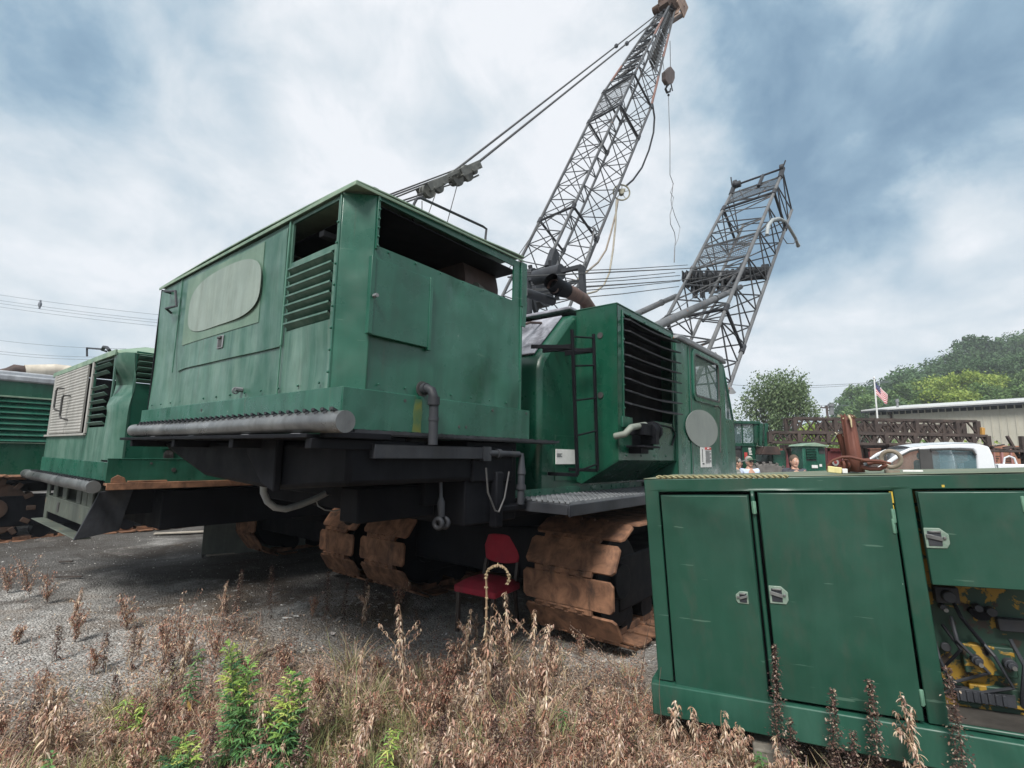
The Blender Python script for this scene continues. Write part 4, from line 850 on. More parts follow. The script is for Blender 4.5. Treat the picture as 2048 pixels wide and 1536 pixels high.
hose(((1188, 455), (1186, 475), (1178, 505), (1165, 535), (1155, 565)), Yw+.1, .034, 'booml')
hose(((1186, 462), (1190, 456), (1193, 468), (1188, 480)), Yw+.1, .02, 'dark')
# hook block and the wire hanging from it
Yh = P1(e, 0, 0).y
def hp(x, y, Y=None): return FB.hit(x, y, Y=Yh if Y is None else Y)
mb = MB(); mb.tube([hp(1340, 82), hp(1341, 138)], .016, 6); mb.tube([hp(1326, 125), hp(1328, 140)], .012, 6); pb(mb, 'hoist_rope', 'rope')
hb = [(1327, 145), (1338, 134), (1346, 145), (1346, 158), (1342, 168), (1333, 170), (1327, 160)]
mb = MB(); pts3 = [hp(x, y) for x, y in hb]; off_ = Vector((0, .10, 0)); mb.add([p_-off_ for p_ in pts3]+[p_+off_ for p_ in pts3], [tuple(range(7)), tuple(range(13, 6, -1))]+[(i, (i+1) % 7, (i+1) % 7+7, i+7) for i in range(7)])
hk = pb(mb, 'hook_block', surf('brown_block', (.07, .05, .045), (.15, .11, .10), .7, 4), bevel=.02)
mb = MB(); mb.tube([hp(x, y) for x, y in ((1338, 168), (1334, 172), (1331, 178), (1334, 185), (1340, 183), (1341, 177))], [.05, .05, .055, .055, .045, .03], 10); mb.tube([hp(1342, 168), hp(1345, 182)], .03, 8); mb.ball(tuple(hp(1337, 190)), .06); pb(mb, 'hook', 'dark', hk, ang=60)
w1 = [(1337, 190), (1338, 230), (1340, 280), (1340, 350), (1346, 366), (1345, 380), (1342, 400), (1344, 415), (1340, 430), (1341, 448), (1349, 465), (1351, 480), (1349, 500), (1348, 525)]
w2 = [(1340, 350), (1347, 368), (1341, 385), (1347, 395), (1344, 412), (1350, 432), (1360, 455), (1356, 478), (1350, 492), (1349, 525)]
mb = MB(); mb.tube([hp(x, y) for x, y in w1], .016, 6); mb.tube([hp(x, y) for x, y in w2], .013, 6); pb(mb, 'hanging_wire', 'grey', ang=60)
# lower boom clutter: gantry of this crane behind the engine housing
mb = MB()
for (x0, y0, x1, y1, Y) in ((1050, 560, 1130, 535, 2.2), (1050, 575, 1100, 575, 1.6), (1060, 530, 1075, 620, 2.4), (1100, 520, 1115, 600, 1.2), (1048, 590, 1165, 560, 1.0), (1048, 605, 1100, 560, 1.8)):
    mb.bar(FB.hit(x0, y0, Y=Y), FB.hit(x1, y1, Y=Y), .10, .10)
g_ = FB.hit(1075, 585, Y=1.6); mb.cyl(g_, (0, 1, 0), .45, .5, 20); mb.cyl(FB.hit(1062, 555, Y=2.0), (0, 1, 0), .25, .3, 16)
q = [FB.hit(x, y, Y=1.5) for x, y in ((1104, 520), (1090, 560))]; mb.obox(q[0], (.15, 0, .3), (0, .1, 0), (.12, 0, -.06))
pb(mb, 'gantry', 'dark', bevel=.01)

# ================================================================== CRANE C (far left)
FC = Fr(*(FA.O+FA.a*.95+FA.b*10.2).xy, 51.5)
CC = thing('crawler_crane', FC, 'third green crawler crane at the far left, with long louvred side and rusty sprocket track', 'crane', 'green crawler cranes')
def pc_(mb, name, mat, parent=None, **k): return mb.build(name, M[mat] if isinstance(mat, str) else mat, parent or CC, **k)
z_ = lambda y, x=60: FC.hit(x, y, Y=0).z
zb, zl0, zl1, zt = z_(955, 50), z_(885, 50), z_(797, 50), z_(752, 50)
mb = MB(); mb.panel('y', 0, .02, (-3.5, .0, zb, zt-.12), [(-2.9, -.05, zl0, zl1)]); mb.box(-3.5, 0, 2.6, 2.7, zb, zt-.1); mb.box(-.02, 0, .02, 2.6, zb, zt-.12); pc_(mb, 'side_wall', 'dgreen', bevel=.004)
nl = 8
for k in range(nl):
    z = zl0+(zl1-zl0)*(k+.5)/nl; mb = MB(); mb.prism([(.03, z-.045), (-.045, z-.035), (-.045, z-.026), (.03, z+.06)], 'x', -2.9, -.05); pc_(mb, 'louvre', 'green')
mb = MB(); mb.box(-3.0, -.02, -.05, .0, zl1, zl1+.03); mb.box(-.06, .0, -.012, .0, zl0-.02, zl1+.03); mb.box(-3, -.02, -.03, .0, zl0-.02, zl0); pc_(mb, 'louvre_frame', 'roof', bevel=.003)
mb = MB(); mb.box(-3.5, .02, -.03, 2.7, zt-.12, zt); mb.box(-3.2, .0, .3, 2.3, zt, zt+.1); pc_(mb, 'roof', surf('pale_grey_roof', (.25, .27, .30), (.36, .38, .40), .5, 2), bevel=.03)
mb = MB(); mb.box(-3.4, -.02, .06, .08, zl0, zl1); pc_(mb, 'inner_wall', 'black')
q = [FC.hit(x, y, Y=.8) for x, y in ((50, 743), (112, 741), (140, 744))]
mb = MB(); mb.tube(q, .13, 18); pc_(mb, 'muffler', surf('cream_muffler', (.40, .36, .30), (.55, .50, .42), .6, 3, .3), ang=50)
q = [FC.hit(x, y, Y=.8) for x, y in ((-20, 750), (15, 746), (30, 742), (50, 743))]; mb = MB(); mb.tube(q, [.07, .10, .13, .11], 16); pc_(mb, 'exhaust_pipe', 'exh', ang=50)
mb = MB(); mb.box(-3.5, 3.2, .0, 2.6, zb-.25, zb); mb.tube([(-3, -.3, zb-.06), (.8, -.3, zb-.06)], .04, 8); pc_(mb, 'swing_frame', 'black', bevel=.01)
FT = FC.loc(WF.O+Vector(FA.O+FA.a*0)+FA.b*0)
ct = FC.loc(Vector((FA.O+FA.a*.25+FA.b*10.1).to_tuple()))
track(CC, -1.70, 6.2, -.15, .70, .56, M['rust'], sprocket=True)

# ================================================================== GENERATOR in the foreground
FG = Fr(.944, 3.30, -28.0, .11)
TG = R(3.2)
GM = Matrix.Translation(FG.O) @ Matrix.Rotation(R(-28), 4, 'Z') @ Matrix.Rotation(-TG, 4, 'Y')
GI = GM.inverted()
def gl(x, y, yy=-.012):     # picture point -> generator-local point on the plane y = yy
    d = (GI.to_3x3() @ ray(x, y)); c = GI @ EYE; t = (yy-c.y)/d.y; return c+d*t
def gtop(x, y, w_):
    d = (GI.to_3x3() @ ray(x, y)); c = GI @ EYE; t = (w_-c.z)/d.z; return c+d*t
GE = bpy.data.objects.new('generator_cabinet', None); col.objects.link(GE); GE.matrix_world = GM
tag(GE, 'dark green steel generator cabinet with latched doors, tilted in the foreground at the right', 'generator')
def pg(mb, name, mat, parent=None, **k): return mb.build(name, M[mat] if isinstance(mat, str) else mat, parent or GE, **k)
GW, GH = 2.9, 1.395
mb = MB(); mb.panel('y', 0, .020, (0, GW, .18, GH), [(.09, .625, .18, 1.312), (.648, 1.318, .18, 1.312), (1.402, 2.60, .20, 1.318)], lambda u, v: .004*math.sin(u*3+v*2), 20)
mb.box(.0, .02, .02, 1.05, .18, GH); mb.box(GW-.02, GW, .02, 1.05, .18, GH); mb.box(.02, GW-.02, 1.03, 1.05, .18, GH)
pg(mb, 'body', 'ggreen', bevel=.006)
mb = MB(); mb.panel('z', GH+.0005, GH+.004, (-.002, GW+.002, -.002, 1.05), warp=lambda u, v: .004*math.sin(u*4)*math.sin(v*5), div=18)
tp = pg(mb, 'top_sheet', surf('yellowish_worn_green_top', (.085, .12, .075), (.18, .19, .13), .6, 4, .3, (.06, .13, .085), dirtf=.5), bevel=.005)
mb = MB(); mb.box(-.035, GW+.05, -.05, .02, .0, .175); mb.box(-.035, .02, .02, 1.08, .0, .175); mb.box(-.03, GW, 1.04, 1.08, .0, .17); mb.box(0, GW, .02, 1.04, .15, .165)
pg(mb, 'skid_base', surf('skid_green', (.008, .055, .036), (.016, .080, .054), .45, 2.5, .4, (.06, .17, .125), dirtf=.5, off=6), bevel=.018)
mb = MB(); mb.box(.02, .03, .03, 1.0, .2, 1.3); mb.box(.025, 1.36, .13, .15, .2, 1.31); mb.box(1.35, 1.36, .05, .13, .2, 1.31); mb.box(.04, 2.5, .05, 1.0, .17, .19); pg(mb, 'inner_wall', 'black')
wd_ = lambda am, ph: (lambda u, v: am*math.sin(u*2.3+ph)*math.cos(v*1.7+ph))
def gdoor(u0, u1, w0, w1, ang, piv, name='door', lean=0.0):
    mb = MB(); mb.panel('y', -.013, .001, (u0-piv, u1-piv, w0, w1), warp=wd_(.004, u0*7), div=8)
    mb.box(u1-piv-.012, u1-piv, .001, .022, w0, w1); mb.box(u0-piv, u0-piv+.012, .001, .022, w0, w1); mb.box(u0-piv, u1-piv, .001, .022, w1-.012, w1)
    o = pg(mb, name, 'ggreen', bevel=.004); o.location = (piv, 0, 0); o.rotation_euler = (0, lean, ang); return o
d1 = gdoor(.105, .612, .168, 1.290, -R(3.0), .105)
d2 = gdoor(.662, 1.300, .190, 1.300, R(.8), 1.300, lean=.006)
d3 = gdoor(1.420, 1.845, .845, 1.305, 0, 1.420)
d4 = gdoor(1.862, 2.55, .845, 1.305, 0, 1.862)
def latch(px, py, parent, piv, flip=1, s=1.0):
    c = gl(px, py); c = Vector((c.x-piv, -.013, c.z))
    mb = MB(); o1 = [(c.x+flip*a*s, c.z+b*s) for a, b in ((-.034, .040), (.018, .040), (.045, .015), (.045, -.020), (.034, -.040), (-.034, -.040))]
    mb.prism(o1, 'y', -.019, -.0125); pl = pg(mb, 'latch_plate', surf('latch_green', (.10, .17, .13), (.22, .27, .23), .5, 20), parent, bevel=.003)
    mb = MB(); mb.prism([(c.x+flip*a*s, c.z+b*s) for a, b in ((-.024, .028), (.020, .028), (.020, -.030), (-.024, -.030))], 'y', -.0215, -.0195); pg(mb, 'latch_cup', 'dark', pl)
    mb = MB(); mb.obox((c.x+flip*-.004, -.025, c.z+.004), (.026*s, 0, -.008*flip), (0, .003, 0), (0, 0, .008*s)); mb.obox((c.x, -.024, c.z+.026*s), (.018*s, 0, 0), (0, .003, 0), (0, 0, .004)); mb.cyl((c.x+flip*.030*s, -.022, c.z+.003), (0, 1, 0), .007, .010, 10); pg(mb, 'latch_handle', 'galv', pl, bevel=.001)
latch(1487, 1193, d1, .105, -1, .85); latch(1553, 1190, d2, 1.300, 1, 1.2); latch(1870, 1076, d3, 1.420, 1, 1.25)
mb = MB()
for (x, y) in ((1508, 1015), (1787, 1052), (1786, 1032), (1843, 1395), (2046, 1008)): c = gl(x, y); mb.cyl((c.x, -.016, c.z), (0, 0, 1), .008, .075, 8); mb.box(c.x-.012, c.x+.012, -.014, .0, c.z-.035, c.z+.035)
pg(mb, 'hinge', surf('hinge_green', (.08, .18, .13), (.12, .24, .17), .5, 20), bevel=.002)
mb = MB()
for (x, y, s_) in ((1784, 995, .03), (1786, 1018, .02), (1850, 1160, .02), (1700, 1412, .008), (1622, 1362, .008), (1886, 972, .006)): c = gl(x, y); mb.obox((c.x, -.0145 if s_ < .01 else .004, c.z), (min(s_, .008), 0, 0), (0, .001, 0), (0, 0, s_))
pg(mb, 'paint_chip', surf('yellow_primer', (.50, .36, .03), (.42, .30, .05), .7, 20))
# the open control bay: scraped yellow/green panel, knobs and instrument block
ym, yt, yb_ = newmat('scraped_yellow_green'); q_ = NT(yt); tco = q_.n('ShaderNodeTexCoord')
n_a = q_.noise(tco.outputs['Object'], 5.5, 7, .62, .6); fa = q_.rng(n_a, .50, .52)
cc_ = q_.mix(fa, q_.mix(q_.noise(tco.outputs['Object'], 9), (.012, .055, .035), (.012, .025, .018)), (.26, .155, .015))
cc_ = q_.mix(q_.rng(q_.noise(tco.outputs['Object'], 14, 5), .60, .64), cc_, (.03, .02, .015))
yt.links.new(cc_, yb_.inputs['Base Color']); yb_.inputs['Roughness'].default_value = .6
q2_ = q_.n('ShaderNodeBump', {'Height': fa, 'Strength': .5, 'Distance': .004}); yt.links.new(q2_.outputs[0], yb_.inputs['Normal'])
mb = MB(); mb.box(1.37, 1.98, .24, .26, .19, 1.30); mb.box(1.37, 1.39, .02, .24, .19, 1.3); bay = pg(mb, 'control_panel', ym)
mb = MB(); mb.box(1.90, 2.6, .40, .42, .19, 1.30); pg(mb, 'inner_wall', 'dgreen')
mb = MB(); mb.box(1.37, 2.6, .021, .42, .188, .198); pg(mb, 'bay_floor', surf('oily_floor', (.02, .018, .016), (.045, .04, .035), .7, 6))
def gp(x, y): return gl(x, y, .235)
c0, c1 = gp(1915, 1280), gp(2030, 1350); mb = MB()
mb.box(c0.x, c1.x, .18, .24, c1.z, c0.z); mb.box(c0.x+.01, c1.x+.01, .20, .24, gp(1930, 1400).z, gp(1930, 1362).z); pg(mb, 'instrument_box', ym, bay, bevel=.006)
mb = MB()
for (x, y, r_, l_) in ((1880, 1209, .016, .05), (1948, 1210, .018, .06), (1975, 1218, .022, .05), (1888, 1290, .022, .02)): c = gp(x, y); mb.cyl((c.x, .215-l_/2, c.z), (0, 1, 0), r_, l_, 14)
for (x, y, r_) in ((1943, 1310, .024), (2008, 1318, .026)): c = gp(x, y); mb.cyl((c.x, .165, c.z), (0, 1, 0), r_, .05, 16); mb.cyl((c.x, .135, c.z), (0, 1, 0), r_*.7, .03, 16)
pg(mb, 'knob', 'dark', bay, bevel=.003)
mb = MB()
for (x, y) in ((1884, 1213), (1946, 1314), (2010, 1320)): c = gp(x, y); mb.cyl((c.x, .115 if y > 1300 else .16, c.z), (0, 1, 0), .010, .012, 12)
pg(mb, 'knob_cap', 'galv', bay)
c = gp(1960, 1225); mb = MB(); mb.prism([(c.x+.05*math.cos(a)*(1+.2*math.sin(3*a)), c.z+.035*math.sin(a)) for a in np.linspace(0, 2*math.pi, 16)[:-1]], 'y', .21, .235); pg(mb, 'mounting_block', 'black', bay, bevel=.004)
random.seed(31); mb = MB(); c = gp(1925, 1395); mb.box(c.x-.03, c.x+.20, .19, .235, .24, .30)
for k in range(7): mb.box(c.x-.02+k*.028, c.x-.005+k*.028, .182, .192, .245, .295)
pg(mb, 'terminal_strip', 'dark', bay, bevel=.002)
for k in range(7):
    x0 = random.uniform(1.42, 1.9); z0 = random.uniform(.5, .95); mb = MB(); mb.tube([(x0, .20, z0), (x0+random.uniform(-.05, .08), .14, z0-.10), (x0+random.uniform(-.1, .12), .17, z0-.25), (x0+random.uniform(-.1, .15), .22, z0-.34)], .009, 7); pg(mb, 'hose', 'black' if k % 2 else 'dark', bay)
mb = MB(); mb.box(1.46, 1.56, .17, .24, .72, .80); mb.cyl((1.51, .15, .76), (0, 1, 0), .03, .05, 14); pg(mb, 'switch_box', 'dark', bay, bevel=.005)
mb = MB(); mb.box(1.70, 1.83, .19, .24, .60, .66); pg(mb, 'switch_box', 'dark', bay, bevel=.005)
# ---- things lying on the generator
def gthing(name, x, y, w_, label, cat):
    p_ = gtop(x, y, w_); wp = GM @ p_; o = bpy.data.objects.new(name, None); col.objects.link(o); o.location = wp; o.rotation_euler = (0, 0, R(-28)); tag(o, label, cat); return o, Fr(wp.x, wp.y, -28, wp.z)
ZT = GH+.008
st, fs_ = gthing('rusty_stack_pipe', 1714, 944, ZT, 'tall rusty steel pipe standing on the generator roof, torn yellow foil at its mouth', 'pipe')
pt = fs_.hit(1695, 832, Y=.02); mb = MB(); ax_ = Vector((pt.x, .03, pt.z)); rt_ = .04
nn = 28; vs = []
for t_, rr in ((0, .043), (.25, .041), (1, .037)):
    for k in range(nn): a = 2*math.pi*k/nn; vs.append(ax_*t_+Vector((rr*math.cos(a), rr*math.sin(a), 0))+(Vector((0, 0, .012*math.sin(k*2.1)+.006*math.sin(k*5))) if t_ == 1 else Vector()))
mb.add(vs, [(i*nn+j, i*nn+(j+1) % nn, (i+1)*nn+(j+1) % nn, (i+1)*nn+j) for i in range(2) for j in range(nn)]); pq = mb.build('pipe_shell', M['rustred'] if 'rustred' in M else surf('red_rust', (.075, .022, .014), (.15, .048, .028), .75, 5, .2, (.18, .07, .04), dirtf=.3, bump=.6), st)
so_ = pq.modifiers.new('thickness', 'SOLIDIFY'); so_.thickness = .006
rustred = pq.data.materials[0]
mb = MB(); p2_ = fs_.hit(1679, 868, Y=.10); mb.tube([Vector((-.01, .09, .0)), Vector((p2_.x+.01, .10, p2_.z))], [.034, .030], 18); mb.build('second_pipe', rustred, st)
def foil(c, n_, sp, parent):
    mb = MB()
    for k in range(n_):
        a = random.uniform(0, 6.28); p_ = c+Vector((math.cos(a)*sp, math.sin(a)*sp, random.uniform(-.01, .01))); d_ = Vector((math.cos(a)*.6, math.sin(a)*.6, random.uniform(-1.2, .6))).normalized()*random.uniform(.008, .028); s_ = Vector((-math.sin(a), math.cos(a), random.uniform(-.3, .3)))*random.uniform(.003, .007)
        mb.add([p_-s_, p_+s_, p_+d_+s_*.6+Vector((0, 0, -.004)), p_+d_-s_*.4], [(0, 1, 2, 3)])
    return mb.build('foil_scraps', surf('yellow_foil', (.42, .36, .20), (.58, .53, .40), .5, 30), parent)
foil(ax_, 26, .036, st); foil(Vector((p2_.x+.01, .10, p2_.z)), 12, .028, st)
mb = MB(); mb.tube([ax_+Vector((.0, -.062, .0)), ax_+Vector((.01, -.066, -.03)), ax_+Vector((.012, -.064, -.075))], [.008, .006, .003], 6); mb.build('foil_strip', surf('yellow_foil2', (.45, .38, .2), (.6, .5, .35), .5, 30), st)
hkk, fh = gthing('rusty_chain_hook', 1760, 944, ZT, 'rusty chain sling with a large ring and bent hook lying behind the rusty pipe', 'chain hook')
def fl(x, y, yy=0): return fh.hit(x, y, Y=yy)
mb = MB(); mb.tube([fl(x, y, -.02) for x, y in ((1657, 943), (1655, 930), (1665, 921), (1684, 914), (1700, 914), (1730, 921), (1760, 922), (1782, 927))], [.006, .008, .008, .009, .010, .010, .009, .007], 8); mb.build('bent_rod', rustred, hkk, ang=60)
c = fl(1782, 918, .05); mb = MB(); c.z = max(c.z, .047); mb.ring(c, (.35, 1, .1), .048, .012, 26, 10); mb.box(c.x-.035, c.x+.035, c.y-.02, c.y+.02, -.004, .012); mb.build('ring', surf('ring_steel', (.16, .13, .10), (.27, .23, .18), .7, 12, bump=.6), hkk)
mb = MB(); mb.tube([fl(x, y, .02) for x, y in ((1722, 934), (1740, 938), (1760, 938), (1772, 930), (1765, 926), (1748, 924), (1735, 928))], .013, 8); mb.tube([fl(1722, 922, .06), fl(1740, 920, .06)], .014, 8); mb.build('chain_link', rustred, hkk, ang=60)
mb = MB(); mb.ring(fl(1686, 936, .0)+Vector((0, 0, .02)), (1, .3, 0), .020, .008, 16, 8); mb.ring(fl(1694, 934, .02)+Vector((0, 0, .02)), (1, .5, .2), .022, .008, 16, 8); mb.build('chain_link', rustred, hkk)
yb2, fy = gthing('yellow_tag_block', 1669, 946, ZT, 'small pale yellow block lying at the foot of the rusty pipe', 'block')
mb = MB(); mb.obox((0, 0, .019), (.036, .004, -.004), (-.002, .02, 0), (.002, 0, .019)); mb.build('block', surf('pale_yellow', (.55, .48, .20), (.62, .56, .30), .6, 8), yb2, bevel=.004)
mb = MB(); mb.obox((.052, .005, .014), (.014, .004, 0), (-.002, .02, 0), (0, 0, .014)); mb.build('white_end', M['white'], yb2, bevel=.003)
rp, frp = gthing('old_rope', 1400, 953, ZT, 'frayed yellowish twisted rope laid along the front edge of the generator roof', 'rope')
mb = MB(); pts = [frp.loc(GM @ gtop(x, 955-.006*(x-1313)-1.0, ZT+.008)) for x in range(1313, 1580, 4)]
a_ = []; b_ = []
for i, p_ in enumerate(pts):
    ph = i*1.1; base = Vector((p_.x, p_.y*0+pts[0].y*.6+p_.y*.4, p_.z)); base = p_
    a_.append(base+Vector((0, .006*math.cos(ph), .006*math.sin(ph)))); b_.append(base-Vector((0, .006*math.cos(ph), .006*math.sin(ph))))
mb.tube(a_, .006, 6); mb.tube(b_, .006, 6); mb.build('strands', surf('straw_rope', (.17, .16, .08), (.28, .26, .15), .8, 30), rp)
tr, ftr = gthing('white_strip', 1825, 944, ZT, 'short white plastic strip lying on the generator roof beside the ring', 'strip')
mb = MB(); mb.obox((0, 0, .006), (.045, 0, .001), (0, .012, 0), (0, 0, .005)); mb.build('plastic_piece', M['white'], tr, bevel=.001)
# concrete block under the generator
cbk = GM @ Vector((.62, .0, 0)); mb = MB(); mb.obox((cbk.x, cbk.y+.06, .04), (.08, -.045, .01), (.05, .12, 0), (0, 0, .045)); o = mb.build('concrete_block', surf('old_concrete', (.13, .12, .10), (.20, .185, .16), .9, 8, bump=1), None, bevel=.01); tag(o, 'weathered concrete block wedged under the generator skid', 'block')
cbk = GM @ Vector((2.2, .5, 0)); mb = MB(); mb.box(cbk.x-.2, cbk.x+.2, cbk.y-.2, cbk.y+.2, -.02, cbk.z-.005); o = mb.build('timber_block', surf('old_timber', (.12, .09, .06), (.2, .15, .1), .9, 8, bump=1), None, bevel=.01); tag(o, 'timber crib block supporting the right end of the generator', 'block')
# ================================================================== GROUND
def gz(x, y):      # gentle unevenness of the yard
    return .020*math.sin(x*1.3+y*.7)+.015*math.sin(x*2.9-y*2.1)+.012*math.sin(x*.6+y*3.3)-.01
gm, gt, gb = newmat('gravel_and_dirt'); q = NT(gt); tcg = q.n('ShaderNodeTexCoord'); v = tcg.outputs['Object']
g1n = q.rng(q.noise(v, .55, 6, .6, .8), .42, .62); g2n = q.noise(v, 30, 8, .7); vor = q.n('ShaderNodeTexVoronoi', {'Vector': v, 'Scale': 55.0, 'Randomness': 1.0}); vor2 = q.n('ShaderNodeTexVoronoi', {'Vector': v, 'Scale': 24.0})
stone = q.mix(q.m('MULTIPLY', vor.outputs['Color'], 1.0), (.12, .12, .115), (.36, .355, .345)) if False else q.mix(q.n('ShaderNodeSeparateColor', {'Color': vor.outputs['Color']}).outputs[0], (.30, .295, .28), (.62, .605, .58))
soil = q.mix(g2n, (.075, .060, .048), (.24, .19, .15))
c = q.mix(g1n, stone, soil)
c = q.mix(q.rng(q.noise(v, 2.2, 6, .65), .45, .7, 0, .32), c, (.075, .068, .060))
c = q.mix(q.rng(q.noise(v, 1.1, 4, .6), .55, .7, 0, .5), c, (.22, .15, .10))
c = q.mix(q.rng(q.n('ShaderNodeSeparateColor', {'Color': vor2.outputs['Color']}).outputs[1], .93, .95), c, (.45, .44, .42))
sxy = q.n('ShaderNodeSeparateXYZ', {0: v}); wob = q.m('MULTIPLY', q.m('SUBTRACT', q.noise(v, 1.3, 6, .65), .5), 2.6)
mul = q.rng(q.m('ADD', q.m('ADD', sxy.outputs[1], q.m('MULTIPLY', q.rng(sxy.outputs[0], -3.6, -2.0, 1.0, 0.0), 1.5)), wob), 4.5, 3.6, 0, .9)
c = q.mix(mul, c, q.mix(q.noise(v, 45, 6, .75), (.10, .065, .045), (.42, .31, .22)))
crane_shade = q.rng(q.m('ADD', q.noise(v, .9, 5, .6), q.rng(sxy.outputs[1], 4.2, 7.5, -.14, .20)), .46, .64, 0, .78)  # patchy shade under the cranes, painted into the ground colour
c = q.mix(crane_shade, c, (.045, .042, .040))
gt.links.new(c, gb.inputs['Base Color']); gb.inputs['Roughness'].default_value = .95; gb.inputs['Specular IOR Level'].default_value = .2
hh_ = q.m('ADD', q.m('MULTIPLY', vor.outputs['Distance'], -.9), q.m('MULTIPLY', g2n, 1.2))
bp = q.n('ShaderNodeBump', {'Height': hh_, 'Strength': 1.0, 'Distance': .03}); gt.links.new(bp.outputs[0], gb.inputs['Normal'])
mb = MB(); xs = sorted(set(list(np.linspace(-12, 12, 121))+[-400, -200, -100, -50, -25, -16, 16, 25, 50, 100, 200, 400])); ys = sorted(set(list(np.linspace(-1, 16, 86))+[-200, -80, -30, -8, 22, 32, 50, 80, 130, 220, 400]))
vs = [(x, y, gz(x, y) if abs(x) <= 12 and -1 <= y <= 16 else 0) for y in ys for x in xs]; nx = len(xs)
mb.add(vs, [(j*nx+i, j*nx+i+1, (j+1)*nx+i+1, (j+1)*nx+i) for j in range(len(ys)-1) for i in range(nx-1)])
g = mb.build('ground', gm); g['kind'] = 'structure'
# gravel stones lying loose (stuff)
def scatter_stones():
    mb = MB(); cols = []
    for k in range(9000):
        u = random.random(); d = 2.2+9*u*u; px_ = random.uniform(-60, 2100); x = (px_-1024)/1000*d; y = d
        s = random.uniform(.004, .012)*(1 if random.random() < .96 else 1.8); z = gz(x, y)
        a = random.uniform(0, 6.28); ca, sa = math.cos(a), math.sin(a)
        P_ = [(1, 0, 0), (.3, .9, .1), (-.8, .5, 0), (-.7, -.7, .1), (.4, -.8, 0)]; top = (random.uniform(-.2, .3), random.uniform(-.2, .2), .7)
        vv = [(x+s*(p_[0]*ca-p_[1]*sa), y+s*(p_[0]*sa+p_[1]*ca), z+s*p_[2]) for p_ in P_]+[(x+s*top[0], y+s*top[1], z+s*top[2])]
        mb.add(vv, [(i, (i+1) % 5, 5) for i in range(5)]); g_ = random.choice([.16, .24, .32, .38, .45, .52])*random.uniform(.8, 1.2); cols += [(g_, g_*.98, g_*random.uniform(.88, .98))]*5
    return mb, cols
tm, tt, tb_ = newmat('tinted_matter'); q = NT(tt); at_ = q.n('ShaderNodeVertexColor', layer_name='tint'); tn = q.n('ShaderNodeTexCoord')
tt.links.new(q.mix(.35, at_.outputs['Color'], q.mix(q.noise(tn.outputs['Object'], 70, 3), (.35, .35, .35), (1.35, 1.35, 1.35)) , 'MULTIPLY') if False else at_.outputs['Color'], tb_.inputs['Base Color']); tb_.inputs['Roughness'].default_value = .85; tb_.inputs['Specular IOR Level'].default_value = .25
lm, ltr, lb = newmat('leaf_matter'); q = NT(ltr); at_ = q.n('ShaderNodeVertexColor', layer_name='tint'); ltr.links.new(at_.outputs['Color'], lb.inputs['Base Color']); lb.inputs['Roughness'].default_value = .7; lb.inputs['Specular IOR Level'].default_value = .3
tr_ = q.n('ShaderNodeBsdfTranslucent', {'Color': at_.outputs['Color']}); ms = q.n('ShaderNodeMixShader', {0: .22, 1: lb.outputs[0], 2: tr_.outputs[0]}); ltr.links.new(ms.outputs[0], [n for n in ltr.nodes if n.type == 'OUTPUT_MATERIAL'][0].inputs[0])
M['tint'] = tm; M['leaf'] = lm
mb, cols = scatter_stones(); o = mb.build('gravel', tm, None, smooth=False, cols=cols); o['kind'] = 'stuff'; o['label'] = 'loose grey gravel stones scattered over the yard'; o['category'] = 'gravel'

# ================================================================== plants
def leaf(mb, cols, p, d, l, wd, curl, c, seg=3, droop=0.0):
    d = d.normalized(); s = d.cross(Vector((0, 0, 1)))
    if s.length < .05: s = Vector((1, 0, 0))
    s = (s.normalized()+Vector((random.uniform(-.5, .5), random.uniform(-.5, .5), random.uniform(-.6, .6)))).normalized(); q_ = p.copy(); vs = []
    for i in range(seg+1):
        t = i/seg; w_ = wd*(math.sin(math.pi*min(.95, .12+t*.85)))/2
        vs += [q_-s*w_, q_+s*w_]
        d = (d+Vector((0, 0, -curl/seg))+s.cross(d)*droop/seg).normalized(); q_ = q_+d*l/seg
    o = len(mb.v); mb.v += [tuple(a) for a in vs]
    for i in range(seg):
        mb.f.append((o+2*i, o+2*i+1, o+2*i+3, o+2*i+2)); k = random.uniform(.8, 1.2); cols.append((c[0]*k, c[1]*k, c[2]*k))
def jit(c, a=.25): k = random.uniform(1-a, 1+a); return (c[0]*k*random.uniform(.93, 1.07), c[1]*k*random.uniform(.95, 1.05), c[2]*k*random.uniform(.9, 1.1))
TAN = [(.40, .28, .20), (.50, .38, .28), (.30, .19, .14), (.58, .47, .37), (.24, .14, .10), (.40, .24, .165)]
DRK = [(.075, .042, .038), (.11, .062, .052), (.16, .10, .075), (.055, .035, .032), (.30, .24, .19)]
RED = [(.32, .15, .10), (.25, .12, .085), (.38, .23, .165), (.18, .095, .075), (.46, .33, .24)]
GRN = [(.085, .19, .07), (.11, .24, .08), (.06, .15, .07), (.15, .28, .09)]
YGR = [(.34, .44, .10), (.27, .39, .09), (.44, .50, .14), (.18, .31, .08)]
OLV = [(.16, .20, .08), (.24, .25, .11), (.34, .30, .16)]
